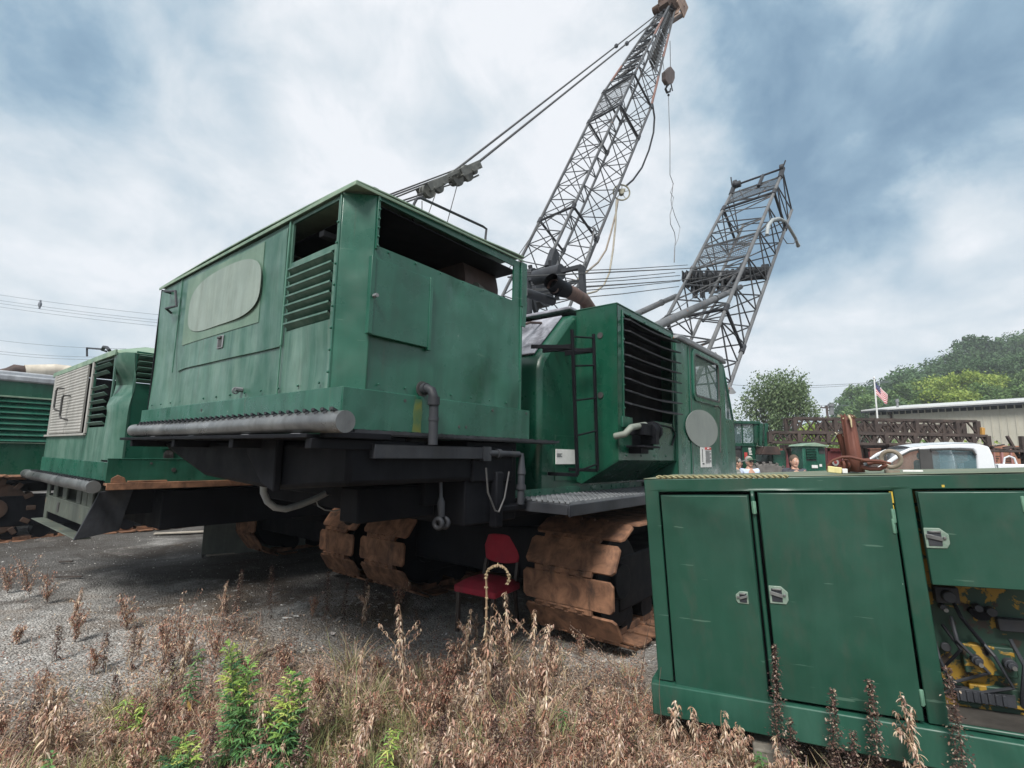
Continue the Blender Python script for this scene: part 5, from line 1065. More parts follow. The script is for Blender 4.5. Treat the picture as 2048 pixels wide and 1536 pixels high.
def weed(kind, h, seed):
    random.seed(seed); st_ = MB(); lv = MB(); cl = []; n = 14
    lean = Vector((random.uniform(-.18, .18), random.uniform(-.18, .18), 1)).normalized(); pts = []
    for i in range(n+1): t = i/n; pts.append(lean*h*t+Vector((.02*math.sin(t*5+seed), .02*math.cos(t*4+seed), 0))*t)
    if kind == 'hook':
        top = pts[-1]; r_ = h*.085; sr_ = .0075
        for k in range(1, 15): a = k*.26; pts.append(top+Vector((r_*(1-math.cos(a)), 0, r_*math.sin(a))))
    sr = .0085 if kind == 'hook' else .0042 if kind == 'tan' else .003
    st_.tube(pts, [sr*(1-.6*i/len(pts)) for i in range(len(pts))], 5)
    if kind == 'hook':
        for i, p_ in enumerate(pts):
            for k in range(26 if i > 6 else 12): d = Vector((random.gauss(0, 1), random.gauss(0, 1), random.gauss(0, .6))); leaf(lv, cl, p_, d, random.uniform(.010, .020), .008, 1.0, jit((.42, .33, .21) if i > 5 else (.36, .22, .15)), 2)
        for k in range(60): t = random.uniform(.15, .7); p_ = lean*h*t; leaf(lv, cl, p_, Vector((random.gauss(0, 1), random.gauss(0, 1), .2)), random.uniform(.03, .06), .010, 2.4, jit(random.choice(TAN)), 4)
    elif kind == 'tan':       # dead goldenrod with curled drooping leaves
        nb = random.randint(3, 7)
        for i in range(int(210*h/.7)):
            t = random.uniform(.10, 1)**.8; p_ = lean*h*t; a = random.uniform(0, 6.28); d = Vector((math.cos(a), math.sin(a), random.uniform(.2, 1.0)))
            leaf(lv, cl, p_, d, random.uniform(.025, .065)*(1.25-t*.6), random.uniform(.005, .012), random.uniform(1.8, 3.4), jit(random.choice(TAN[:4] if t > .35 else RED+TAN)), 4, random.uniform(-.6, .6))
        for b_ in range(nb):
            t = random.uniform(.3, .75); p_ = lean*h*t; a = random.uniform(0, 6.28); d = Vector((math.cos(a), math.sin(a), 1.0)).normalized(); l_ = h*random.uniform(.18, .32); q0 = p_
            bpts = [q0+d*l_*k/5-Vector((0, 0, .03*(k/5)**2)) for k in range(6)]; st_.tube(bpts, .0016, 4)
            for k in range(30): t2 = random.random(); leaf(lv, cl, q0+d*l_*t2, Vector((random.gauss(0, 1), random.gauss(0, 1), .4)), random.uniform(.015, .04), .007, 2.8, jit(random.choice(TAN)), 4)
    elif kind == 'dark':      # dock-like dark seed spikes
        for i in range(int(720*h/.6)):
            t = random.uniform(.28, 1); rr = .026*(1.15-t)*2.2+.007; p_ = lean*h*t+Vector((random.gauss(0, rr*.45), random.gauss(0, rr*.45), 0)); d = Vector((random.gauss(0, 1), random.gauss(0, 1), random.uniform(-.2, 1)))
            leaf(lv, cl, p_, d, random.uniform(.008, .018), random.uniform(.006, .011), 1.0, jit(random.choice(DRK), .4), 2)
        for i in range(16): t = random.uniform(.05, .4); leaf(lv, cl, lean*h*t, Vector((random.gauss(0, 1), random.gauss(0, 1), .2)), .06, .008, 2.2, jit(random.choice(DRK)), 4)
    elif kind == 'red':       # fine-branched brown bushy weed
        for b_ in range(18):
            t = random.uniform(.05, .6); p_ = lean*h*t; a = random.uniform(0, 6.28); d = Vector((math.cos(a)*.55, math.sin(a)*.55, 1.0)).normalized(); l_ = h*random.uniform(.3, .55)
            st_.tube([p_, p_+d*l_*.5, p_+(d+Vector((0, 0, .2))).normalized()*l_], .0013, 4)
            for k in range(26): t2 = random.uniform(.1, 1); leaf(lv, cl, p_+d*l_*t2+Vector((random.gauss(0, .01), random.gauss(0, .01), 0)), Vector((random.gauss(0, 1), random.gauss(0, 1), random.uniform(-.5, .8))), random.uniform(.012, .034), random.uniform(.005, .010), random.uniform(.5, 2.4), jit(random.choice(RED+TAN[:2]), .35), 3)
    elif kind == 'green':     # mugwort: deeply cut leaves
        for s_ in range(4):
            base = Vector((random.uniform(-.06, .06), random.uniform(-.06, .06), 0)) if s_ else Vector(); ln2 = (lean+Vector((random.uniform(-.15, .15), random.uniform(-.15, .15), 0))).normalized(); hs_ = h*(1 if s_ == 0 else random.uniform(.65, .9)); st_.tube([base, base+ln2*hs_], .003, 5)
            nn = int(46*hs_/.5)
            for i in range(nn):
                t = (i+.5)/nn; p_ = base+ln2*hs_*t; a = i*2.4; d = Vector((math.cos(a), math.sin(a), .35+.7*t)).normalized(); l_ = .155*(1-.62*t)*random.uniform(.8, 1.2); c = jit(random.choice(GRN if t < .62 else (YGR if random.random() < .75 else GRN)))
                leaf(lv, cl, p_, d, l_, .014, .9, c, 4)
                sd_ = d.cross(Vector((0, 0, 1))).normalized()
                for k in range(6): f_ = .2+.12*k; sg = 1 if k % 2 else -1; leaf(lv, cl, p_+d*l_*f_-Vector((0, 0, .2*l_*f_*f_)), (d*1.1+sd_*sg*.9), l_*.50*(1-f_*.5), .009, .7, c, 2)
    elif kind == 'broad':     # green lanceolate goldenrod
        nn = int(60*h/.5)
        for i in range(nn): t = .25+.75*(i+.5)/nn; a = i*2.4; d = Vector((math.cos(a), math.sin(a), .5-.3*(1-t))).normalized(); leaf(lv, cl, lean*h*t, d, .095*(1.15-t*.75)*random.uniform(.8, 1.2), .013, .9, jit(random.choice(GRN+OLV[:1])), 4)
        for i in range(3): leaf(lv, cl, lean*h*.25, Vector((random.gauss(0, 1), random.gauss(0, 1), .1)), .09, .014, 1.8, jit((.42, .28, .08)), 4)
    elif kind == 'yellow':
        for i in range(90): t = random.uniform(.35, 1); a = random.uniform(0, 6.28); leaf(lv, cl, lean*h*t+Vector((random.gauss(0, .015), random.gauss(0, .015), 0)), Vector((math.cos(a), math.sin(a), .4)), random.uniform(.03, .07)*(1.2-t*.5), .009, 1.0, jit(random.choice(YGR)), 3)
    elif kind == 'grass':
        for i in range(70):
            a = random.uniform(0, 6.28); leaf(lv, cl, Vector((random.gauss(0, .04), random.gauss(0, .04), 0)), Vector((math.cos(a)*.45, math.sin(a)*.45, 1)), h*random.uniform(.5, 1.1), .0042, random.uniform(.4, 1.6), jit(random.choice(OLV+TAN[:2]+[(.46, .38, .22)])), 5)
    elif kind == 'twig':      # thin leaning branches with sparse seed leaves
        for b_ in range(4):
            a = math.pi*(.75+.35*random.random()); d = Vector((math.cos(a), math.sin(a)*.4, random.uniform(.5, 1.1))).normalized(); l_ = h*random.uniform(.7, 1.0)
            bpts = [d*l_*k/7+Vector((0, 0, -.12*l_*(k/7)**2)) for k in range(8)]; st_.tube(bpts, .0022, 4)
            for k in range(110): t2 = random.uniform(.15, 1); p_ = d*l_*t2+Vector((0, 0, -.12*l_*t2**2))+Vector((random.gauss(0, .025*t2), random.gauss(0, .025*t2), random.gauss(0, .02))); leaf(lv, cl, p_, Vector((random.gauss(0, 1), random.gauss(0, 1), random.gauss(0, 1))), random.uniform(.008, .020), .006, 1.2, jit(random.choice(DRK+TAN[:2])), 2)
    sc_ = {'tan': 'stalk_tan', 'hook': 'stalk_tan', 'green': 'stalk_green', 'broad': 'stalk_green', 'yellow': 'stalk_green'}.get(kind, 'stalk_dark')
    return st_, lv, cl, sc_
M['stalk_tan'] = surf('dry_stalk', (.22, .15, .09), (.32, .22, .14), .8, 20); M['stalk_dark'] = surf('dark_stalk', (.07, .045, .035), (.12, .08, .06), .8, 20); M['stalk_green'] = surf('green_stalk', (.08, .11, .05), (.12, .15, .07), .7, 20)
NMK = {'grass': 'grass_tuft', 'tan': 'dry_weed', 'hook': 'dry_weed', 'dark': 'dry_weed', 'red': 'dry_bush', 'green': 'green_weed', 'broad': 'green_weed', 'yellow': 'green_weed', 'twig': 'dry_weed'}
def make_weed(kind, h, seed):
    a, b_, c, m_ = weed(kind, h, seed); s_ = a.build(NMK[kind], M[m_], None); l_ = b_.build('leaves', lm, s_, smooth=False, cols=c); return s_
def put(o, x, y, rz=0, s=1.0): o.location = (x, y, gz(x, y)-.01 if abs(x) < 12 and y < 16 else 0); o.rotation_euler = (0, 0, rz); o.scale = (s, s, s); return o
def at_px(x, y): p_ = WF.hit(x, y, Z=0); return p_.x, p_.y
def solo(kind, h, seed, px_, py_, label, cat, s=1.0, rz=0):
    if 'generator' in label or 'control bay' in label or 'spike' in label and px_ > 1500:
        e_ = FG.hit(px_, YT_, Y=-.14); o = make_weed(kind, max(.2, e_.z+FG.O.z), seed); q_ = FG.O+FG.a*e_.x+FG.b*(-.14); put(o, q_.x, q_.y, rz, s)
    else: o = make_weed(kind, h, seed); put(o, *at_px(px_, py_), rz, s)
    tag(o, label, cat, NMK[kind].replace('_', ' ')+' plants in the yard'); return o
def hpx(px_, ytop, ybase):    # height of a plant from its top and base in the picture
    b_ = WF.hit(px_, ybase, Z=0); d = ray(px_, ytop); t = b_.y/d.y; return H+d.z*t
# the plants one can point to
for kind, px_, yt_, yb_2, seed, lab in (
    ('hook', 985, 1145, 1440, 3, 'pale dry stem with a crook-shaped curled top, in front of the red chair'),
    ('tan', 815, 1188, 1450, 4, 'tall dry tan weed with curled leaves standing alone left of the chair'),
    ('tan', 1058, 1215, 1450, 5, 'dry tan curled-leaf weed just right of the crook-topped stem'),
    ('tan', 962, 1225, 1440, 6, 'dry brown weed spike just left of the crook-topped stem'),
    ('tan', 1028, 1180, 1425, 8, 'dark brown dry weed directly below the red chair seat'),
    ('dark', 1545, 1262, 1500, 9, 'tallest dark seed spike against the generator doors'),
    ('dark', 1655, 1350, 1520, 10, 'short straight dark seed spike in front of the wide generator door'),
    ('dark', 1745, 1340, 1530, 11, 'leaning dark seed spike at the right edge of the wide generator door'),
    ('dark', 1910, 1325, 1560, 12, 'thin dark seed spike in front of the open control bay'),
    ('tan', 1395, 1400, 1490, 13, 'bent straw-coloured weed hanging against the generator skid'),
    ('tan', 1848, 1375, 1540, 14, 'withered straw-coloured plant tip beside the open control bay'),
    ('dark', 1590, 1420, 1540, 40, 'short dark seed spike right of the tallest one at the generator'),
    ('dark', 1700, 1430, 1540, 41, 'low dark spike between the two straight spikes at the generator'),
    ('tan', 1340, 1380, 1480, 42, 'pale dry weed at the bottom left corner of the generator skid'),
    ('tan', 1440, 1440, 1500, 43, 'low bushy dry weed below the narrow generator door'),
    ('twig', 1275, 1160, 1380, 15, 'thin leaning dry branches in front of the right-hand crawler track'),
    ('dark', 540, 1132, 1240, 16, 'single thin dark stalk standing on bare gravel left of the tracks'),
    ('dark', 468, 1140, 1250, 17, 'thin dark stalk behind the brown bush, left of the lone gravel stalk'),
    ('green', 480, 1285, 1545, 18, 'tall yellow-tipped green weed at the bottom left'),
    ('green', 548, 1350, 1560, 19, 'bushy green weed right of the tall yellow-tipped one'),
    ('broad', 366, 1285, 1420, 20, 'upright dark green lance-leaved weed at the lower left'),
    ('yellow', 278, 1400, 1470, 21, 'small bright yellow-green seedling at the lower left'),
    ('yellow', 765, 1440, 1580, 22, 'yellow-green sprout at the bottom edge, below the tall tan weed'),
    ('yellow', 222, 1390, 1480, 23, 'thin yellow-green stem left of the small bright seedling'),
    ('broad', 80, 1500, 1590, 24, 'low broad-leaved green weed in the bottom left corner'),
    ('dark', 650, 1145, 1245, 25, 'leftmost dark stalk of the clump in front of the brown tracks'),
    ('dark', 725, 1150, 1235, 26, 'rightmost dark stalk of the clump in front of the brown tracks'),
    ('dark', 685, 1165, 1240, 27, 'middle dark stalk of the clump in front of the brown tracks'),
    ('red', 370, 1175, 1330, 28, 'dense reddish-brown dead bush with a pale top at the left'),
    ('red', 430, 1200, 1340, 29, 'dense reddish-brown dead bush just right of the pale-topped one'),
    ('red', 325, 1215, 1345, 30, 'reddish-brown dead bush just left of the pale-topped one'),
    ('red', 60, 1100, 1190, 31, 'pinkish-brown dead bush at the far left edge beside the gravel'),
    ('red', 15, 1120, 1185, 44, 'pinkish-brown dead bush cut by the left edge of the picture'),
    ('red', 95, 1125, 1200, 45, 'low pinkish-brown dead bush right of the far left one'),
    ('red', 150, 1200, 1275, 46, 'reddish dead bush on the gravel between the far left bushes and the dense one'),
    ('dark', 115, 1235, 1310, 47, 'thin dark weed on the light gravel at the left'),
    ('twig', 1320, 1330, 1440, 33, 'sparse grey dead weed at the left corner of the generator'),
    ('tan', 940, 1290, 1480, 34, 'low rust-tinted dry weed left of the crook-topped stem'),
    ('tan', 1090, 1250, 1500, 35, 'tan dry weed with looping leaves below the chair, rightmost of its clump'),
    ('red', 850, 1330, 1480, 36, 'orange-brown bushy dead weed below the tall lone tan weed'),
    ('green', 350, 1470, 1580, 37, 'low olive green weed at the bottom, left of the yellow-tipped one'),
    ('dark', 205, 1255, 1330, 38, 'small dark brown weed among gravel at the lower left'),
    ('dark', 235, 1330, 1400, 39, 'small dark purple-brown stalk above the bright seedling')):
    YT_ = yt_; solo(kind, hpx(px_, yt_, yb_2), seed, px_, yb_2, lab, 'plant')
# repeats: smaller weeds filling the dead strip
protos = [make_weed(k, h_, s_) for k, h_, s_ in (('tan', .42, 101), ('tan', .34, 102), ('red', .30, 103), ('red', .24, 104), ('red', .36, 105), ('dark', .38, 106), ('dark', .30, 107), ('tan', .28, 108), ('twig', .35, 109), ('broad', .22, 110), ('grass', .34, 111), ('grass', .24, 112))]
LABW = {'grass_tuft': 'small tuft of straw and green grass blades, one of several in the foreground strip', 'dry_weed': 'small dry brown weed, one of many in the dead foreground strip', 'dry_bush': 'small fine-branched reddish dead bush, one of many in the foreground strip', 'green_weed': 'small low green weed, one of several in the foreground strip'}
random.seed(5); cnt = 0; used = [False]*len(protos)
def dens(px_, py_):     # how overgrown the ground is at a picture position
    if px_ > 1290 and py_ < 1400: return 0
    base = 1/(1+math.exp(-(py_-(1350-.06*(px_-400)*(1 if px_ > 400 else -1.2)))/35))
    if px_ < 250: base = base*(.34+.5*(py_ > 1480))+.05*(py_ > 1230)
    if 250 < px_ < 520 and py_ > 1230: base = max(base, .75)
    if 560 < px_ < 900 and 1230 < py_ < 1330: base = max(base, .25)
    return base
tries = 0
while cnt < 180 and tries < 20000:
    tries += 1; px_, py_ = random.uniform(-20, 2040), random.uniform(1180, 1620)
    if random.random() > dens(px_, py_)*.9: continue
    x, y = at_px(px_, py_)
    lg = GI @ Vector((x, y, .1))
    if -.15 < lg.x < 3.0 and -.12 < lg.y < 1.2: continue
    wts = [3, 3, 5, 5, 3, 2, 2, 4, 1, 1, 3, 4] if px_ > 250 else [1, 1, 5, 6, 2, 2, 2, 1, 1, 1, 2, 2]
    k = random.choices(range(len(protos)), wts)[0]
    o = protos[k] if not used[k] else copy_tree(protos[k]); used[k] = True
    put(o, x, y, random.uniform(0, 6.28), random.uniform(.6, 1.15)*(.8 if px_ > 1250 else 1)); nm = o.name.split('.')[0]; tag(o, LABW[nm], 'plant', {'grass_tuft': 'grass tufts in the foreground strip', 'dry_weed': 'small dry weeds in the foreground strip', 'dry_bush': 'small dead bushes in the foreground strip', 'green_weed': 'small green weeds in the foreground strip'}[nm]); cnt += 1
# matted litter of dead leaves and blades: uncountable
random.seed(9); mb = MB(); cl = []; made = 0
while made < 78000:
    px_, py_ = random.uniform(-60, 2060), random.uniform(1150, 1640)
    dd = dens(px_, py_); 
    if random.random() > max(dd, .05 if py_ > 1180 else 0): continue
    p_ = WF.hit(px_, py_, Z=0); lg = GI @ Vector((p_.x, p_.y, .1))
    if 0 < lg.x < 2.9 and .03 < lg.y < 1.05: continue
    made += 1; r_ = random.random(); z0 = gz(p_.x, p_.y)
    patch = math.sin(p_.x*3.1+1)*math.sin(p_.y*2.7+p_.x)
    if r_ < .74:
        c = jit(random.choice((RED if patch > .1 else TAN)+[(.10, .06, .045)]), .4); leaf(mb, cl, Vector((p_.x, p_.y, z0+random.uniform(0, .07)*dd)), Vector((random.gauss(0, 1), random.gauss(0, 1), random.uniform(0, .9))), random.uniform(.014, .042), random.uniform(.005, .011), random.uniform(0, 2.5), c, 2)
    elif r_ < .93:
        gr = (px_ > 560 and py_ > 1420 and px_ < 800) or (px_ < 900 and patch < -.45 and py_ > 1380)
        c = jit(random.choice(OLV+[(.30, .26, .12)] if gr else TAN[:4]+[(.33, .26, .14)])); leaf(mb, cl, Vector((p_.x, p_.y, z0)), Vector((random.gauss(0, .5), random.gauss(0, .5), 1)), random.uniform(.05, .16)*(.4+.6*dd)*(1.5 if gr else 1), .0034, random.uniform(.2, 1.2), c, 3)
    else: leaf(mb, cl, Vector((p_.x, p_.y, z0+.01)), Vector((random.gauss(0, 1), random.gauss(0, 1), .1)), random.uniform(.03, .09), .0035, .1, jit((.30, .24, .17)), 2)
o = mb.build('dead_leaf_litter', lm, None, smooth=False, cols=cl); o['kind'] = 'stuff'; o['label'] = 'matted dead leaves, blades and twigs covering the foreground'; o['category'] = 'ground cover'

# ================================================================== small things on the yard
def yard(name, x, y, label, cat, rz=0, group=None):
    o = bpy.data.objects.new(name, None); col.objects.link(o); o.location = (x, y, gz(x, y)); o.rotation_euler = (0, 0, rz); return tag(o, label, cat, group)
# red chair
cx_, cy_ = -.20, 5.02
ch = yard('dining_chair', cx_, cy_, 'red upholstered chair with dark legs standing between the crawler tracks', 'chair', R(-32))
redm = surf('red_upholstery', (.27, .012, .030), (.36, .020, .040), .85, 6, .15, (.42, .04, .06), dirtf=.3, bump=1)
wood = surf('dark_chair_wood', (.022, .016, .013), (.05, .035, .028), .5, 9)
mb = MB(); n = 8; vs = []; 
for i in range(n+1):
    for j in range(n+1):
        u, v_ = -1+2*i/n, -1+2*j/n; e_ = (1-u**4)*(1-v_**4); vs.append((u*(.235-.02*(v_ > 0)*v_), v_*.225, .42+.06*e_**.5))
mb.add(vs, [(i*(n+1)+j, (i+1)*(n+1)+j, (i+1)*(n+1)+j+1, i*(n+1)+j+1) for i in range(n) for j in range(n)]); mb.box(-.233, .233, -.223, .223, .36, .422); mb.build('seat', redm, ch, bevel=.012, ang=60)
for sx in (-1, 1):
    mb = MB(); mb.bar((sx*.20, -.19, .37), (sx*.19, -.20, 0), .036); mb.build('leg', wood, ch, bevel=.003)
    mb = MB(); mb.bar((sx*.19, .19, .37), (sx*.19, .26, 0), .034); mb.bar((sx*.19, .19, .36), (sx*.185, .25, .60), .032); mb.build('leg', wood, ch, bevel=.003)
mb = MB(); vs = []; n = 10
for k, off_ in enumerate((-.022, .022)):
    for i in range(n+1):
        for j in range(3):
            u = -1+2*i/n; w_ = (.60, .72, .83)[j]; hw = (.19, .23, .205)[j]
            vs.append((u*hw, .255+.06*(w_-.6)/.23-.035*(1-u*u)+off_, w_+(.018*(1-u*u) if j == 2 else 0)+(-.02*(1-u*u) if j == 0 else 0)))
m_ = 3*(n+1); fs = []
for i in range(n):
    for j in range(2): a = i*3+j; fs += [(a, a+3, a+4, a+1), (a+m_, a+1+m_, a+4+m_, a+3+m_)]
    fs += [(i*3, i*3+m_, i*3+3+m_, i*3+3), (i*3+2, i*3+5, i*3+5+m_, i*3+2+m_)]
fs += [(0, 1, 1+m_, m_), (1, 2, 2+m_, 1+m_), (n*3, n*3+m_, n*3+1+m_, n*3+1), (n*3+1, n*3+1+m_, n*3+2+m_, n*3+2)]
mb.add(vs, fs); mb.build('backrest', redm, ch, bevel=.010, ang=60)
# leaning dark plate behind, wooden board, debris
a_ = WF.hit(402, 1112, Z=0); b_ = WF.hit(520, 1104, Z=0); tzz = WF.hit(402, 1036, Y=a_.y).z
pl = yard('steel_plate', a_.x, a_.y, 'dull grey-green steel plate standing on edge behind the crawler tracks', 'plate')
dv = Vector((b_.x-a_.x, b_.y-a_.y, 0)).normalized(); mb = MB(); nv = Vector((-dv.y, dv.x, 0))
mb.obox(dv*.75+Vector((0, 0, tzz/2+.03)), dv*.75, nv*.02, Vector((0, 0, tzz/2))); mb.build('plate', surf('olive_plate', (.075, .085, .075), (.12, .13, .115), .7, 3, .3, dirtf=.5), pl, bevel=.004)
mb = MB(); mb.obox(dv*.03+Vector((0, 0, .02)), dv*.02, nv*.03, Vector((0, 0, .03))); mb.obox(dv*.14+Vector((0, 0, .02)), dv*.015, nv*.03, Vector((0, 0, .03))); mb.build('foot', M['ink'], pl)
def plank(x0, y0, x1, y1, w_, label, m_, nm='wooden_board', th=.02):
    p_, q_ = WF.hit(x0, y0, Z=0), WF.hit(x1, y1, Z=0); o = yard(nm, p_.x, p_.y, label, 'board'); v_ = q_-p_; v_.z = 0; mb = MB(); mb.obox(v_/2+Vector((0, 0, .03)), v_/2, Vector((-v_.y, v_.x, 0)).normalized()*w_/2, Vector((0, 0, th/2))); mb.build('board', m_, o, bevel=.003)
bw = surf('pale_board', (.28, .25, .21), (.38, .35, .30), .8, 6); 
plank(308, 1067, 420, 1062, .14, 'pale flat wooden board lying on the dark ground under the second crane', bw)
plank(412, 1112, 510, 1103, .10, 'light strip of board lying along the foot of the steel plate', bw)
plank(118, 1127, 145, 1126, .04, 'thin twig-like stick lying on gravel at the far left', wood, 'stick'); plank(110, 1157, 165, 1156, .03, 'long thin dark stick on gravel below the first stick', wood, 'stick')
def scrap(x, y, s, label, z=0.0, mat=None, up_=.4):
    p_ = WF.hit(x, y, Z=z); o = MB(); vs = []; n = 9; random.seed(x)
    for k in range(n): a = 2*math.pi*k/n; r_ = s*random.uniform(.4, 1.1); vs.append((r_*math.cos(a), r_*.6*math.sin(a), s*up_*random.uniform(0, 1)))
    vs.append((0, 0, s*.2)); o.add(vs, [(k, (k+1) % n, n) for k in range(n)]); ob = o.build('plastic_scrap', mat or M['white'], None, smooth=False); ob.location = (p_.x, p_.y, gz(p_.x, p_.y)+.012)
    so2 = ob.modifiers.new('thickness', 'SOLIDIFY'); so2.thickness = .003; tag(ob, label, 'scrap', 'pale scraps on the ground')
scrap(597, 1087, .10, 'torn white scrap in the shadow left of the rear tracks')
scrap(884, 1152, .07, 'torn white scrap in the shadow just left of the red chair')
scrap(572, 1243, .055, 'crumpled white paper on gravel beside the lone dark stalk', up_=.2); scrap(592, 1239, .045, 'second crumpled white paper, just right of the first on gravel', up_=.2)
scrap(664, 1274, .035, 'pale rounded stone-like lump on the brown litter right of the crumpled papers', mat=surf('pale_stone', (.35, .32, .30), (.45, .42, .4), .9, 9), up_=.9); scrap(126, 1165, .03, 'small pale pebble-like scrap on gravel at the far left', mat=surf('pale_stone2', (.35, .32, .30), (.45, .42, .4), .9, 9), up_=.7)
random.seed(21)
# ================================================================== BACKGROUND
def wthing(name, x, y, label, cat, rz=0, group=None, z=0):
    o = bpy.data.objects.new(name, None); col.objects.link(o); o.location = (x, y, z); o.rotation_euler = (0, 0, rz); return tag(o, label, cat, group)
def wp(x, y, d): r_ = ray(x, y); return EYE+r_*(d/r_.y)       # world point seen at picture (x, y), d metres ahead
# ---- wheel loader
D = 14.0; c = wp(1505, 940, D); wl = wthing('wheel_loader', c.x, D, 'dark green wheel loader with glazed cab and one big tyre, parked behind the crane cab', 'wheel loader')
FLd = Fr(c.x, D, 0)
def lp(x, y, dy=0): p_ = wp(x, y, D+dy); return FLd.loc(p_)
X = lambda x: lp(x, 900).x
Z = lambda y: lp(1510, y).z
mb = MB(); mb.box(X(1450), X(1512), .0, 1.6, .7, Z(892)); mb.box(X(1470), X(1545), .3, 1.5, .6, 1.3); bd_ = mb.build('body', M['dgreen'], wl, bevel=.03)
mb = MB(); mb.box(X(1462), X(1481), -.02, .0, Z(935), Z(898)); mb.build('grille', M['ink'], wl); mb = MB(); mb.box(X(1481), X(1483), -.05, 0, Z(940), Z(892)); mb.box(X(1459), X(1483), -.05, 0, Z(898), Z(893)); mb.build('grille_frame', M['dark'], wl)
mb = MB(); zc0, zc1 = Z(890), Z(847)
for xx in (1466, 1486, 1511): mb.bar((X(xx), 0, zc0), (X(xx), 0, zc1), .07 if xx != 1486 else .04); mb.bar((X(xx), 1.2, zc0), (X(xx), 1.2, zc1), .07)
mb.box(X(1462), X(1520), -.08, 1.3, zc1-.02, zc1+.06); mb.box(X(1466), X(1513), -.02, 1.2, zc0-.05, zc0+.05); mb.bar((X(1511), 0, zc0+.05), (X(1516), 0, zc1), .10); mb.bar((X(1517), -.1, zc0-.03), (X(1521), -.1, zc1), .09); mb.bar((X(1527), -.1, zc0-.05), (X(1531), -.1, zc1), .09)
mb.build('cab', M['dgreen'], wl, bevel=.01); mb = MB(); mb.box(X(1467), X(1510), .0, .01, zc0, zc1); mb.build('cab_glass', M['glass'], wl)
mb = MB(); mb.box(X(1486), X(1497), .4, .8, zc0-.2, zc0+.32); mb.tube([(X(1483), .5, zc0), (X(1480), .4, zc0+.12)], .02); mb.build('seat', M['ink'], wl, bevel=.03)
mb = MB(); mb.prism([(X(1509), Z(909)), (X(1518), Z(893)), (X(1545), Z(893)), (X(1548), Z(905)), (X(1548), Z(909))], 'y', -.35, .35); mb.build('mudguard', M['exh'], wl, bevel=.01)
wc_ = Vector((X(1527), 0, .72)); rw = Z(923)-.0; rw = (Z(923))/2; wc_.z = rw
mb = MB(); mb.cyl(wc_, (0, 1, 0), rw*.94, .55, 30)
for k in range(26):
    a = 2*math.pi*k/26
    for s_ in (-1, 1): d_ = Vector((math.cos(a+.12*(s_ > 0)), 0, math.sin(a+.12*(s_ > 0)))); t_ = Vector((-d_.z, 0, d_.x)); mb.obox(wc_+d_*rw*.96+Vector((0, s_*.14, 0)), t_*.055+Vector((0, .03*s_, 0)), Vector((0, .13, 0))+t_*.05*s_, d_*.035)
wh = mb.build('wheel', surf('dusty_tyre', (.10, .095, .09), (.17, .16, .15), .9, 5, dirtf=.5), wl, bevel=.01); mb = MB(); mb.cyl(wc_+Vector((0, -.27, 0)), (0, 1, 0), rw*.45, .06, 20); mb.build('rim', M['greenframe'], wh)
mb = MB(); mb.box(X(1548), X(1575), .1, 1.4, .5, Z(900)); mb.build('rear_body', M['green'], wl, bevel=.03)
lw = surf('lettering_white', (.7, .7, .68), (.75, .75, .72), .5)
for k, ln in enumerate(('8', '0', '8')): pass
mb = MB()
for k in range(5): z0 = Z(896+k*2.9); mb.box(X(1496.5+k*.25), X(1502+k*.4-(k % 2)), -.012, -.003, z0-.028, z0)
mb.build('white_marking', lw, bd_); mb = MB(); mb.box(X(1488), X(1494), -.012, -.003, Z(920), Z(905)); mb.build('red_marking', M['red'], bd_)
# ---- second green engine cabinet, containers
c = wp(1630, 940, 12.0); ec = wthing('engine_cabinet', c.x, 12.0, 'small green louvred engine cabinet with white stickers beside the red container', 'cabinet'); FE = Fr(c.x, 12.0, 0)
ep = lambda x, y: FE.loc(wp(x, y, 12.0))
x0, x1, xm, z1 = ep(1605, 900).x, ep(1653, 900).x, ep(1635, 900).x, ep(1630, 893).z
mb = MB(); mb.box(x0, xm+.02, 0, .5, .3, z1); mb.box(xm+.02, x1, .05, .5, .3, z1-.01); bq = mb.build('body', M['green'], ec, bevel=.02)
mb = MB(); mb.prism([(x0-.05, z1), (x1+.03, z1), (x1-.05, z1+.04), ((x0+x1)/2, z1+.09), (x0, z1+.04)], 'y', -.05, .55); mb.build('roof', M['roof'], ec, bevel=.01)
for k in range(7): mb = MB(); z0 = ep(1622, 899+k*3.1).z; mb.obox(((ep(1611, 900).x+ep(1631, 900).x)/2, -.02, z0), ((ep(1631, 900).x-ep(1611, 900).x)/2, 0, 0), (0, .03, -.012), (0, 0, .006)); mb.build('louvre', M['green'], ec)
mb = MB(); mb.box(ep(1611, 900).x, ep(1631, 900).x, -.006, -.001, ep(1622, 921).z, ep(1622, 896).z); mb.box(ep(1640, 900).x, ep(1651, 900).x, .04, .049, ep(1622, 907).z, ep(1622, 897).z); mb.build('opening', M['ink'], ec)
mb = MB(); mb.box(ep(1621, 900).x, ep(1633, 900).x, -.012, -.002, ep(1622, 936).z, ep(1622, 930).z); mb.box(ep(1639, 900).x, ep(1644, 900).x, .038, .048, ep(1622, 933).z, ep(1622, 928).z); mb.build('sticker', M['white'], ec)
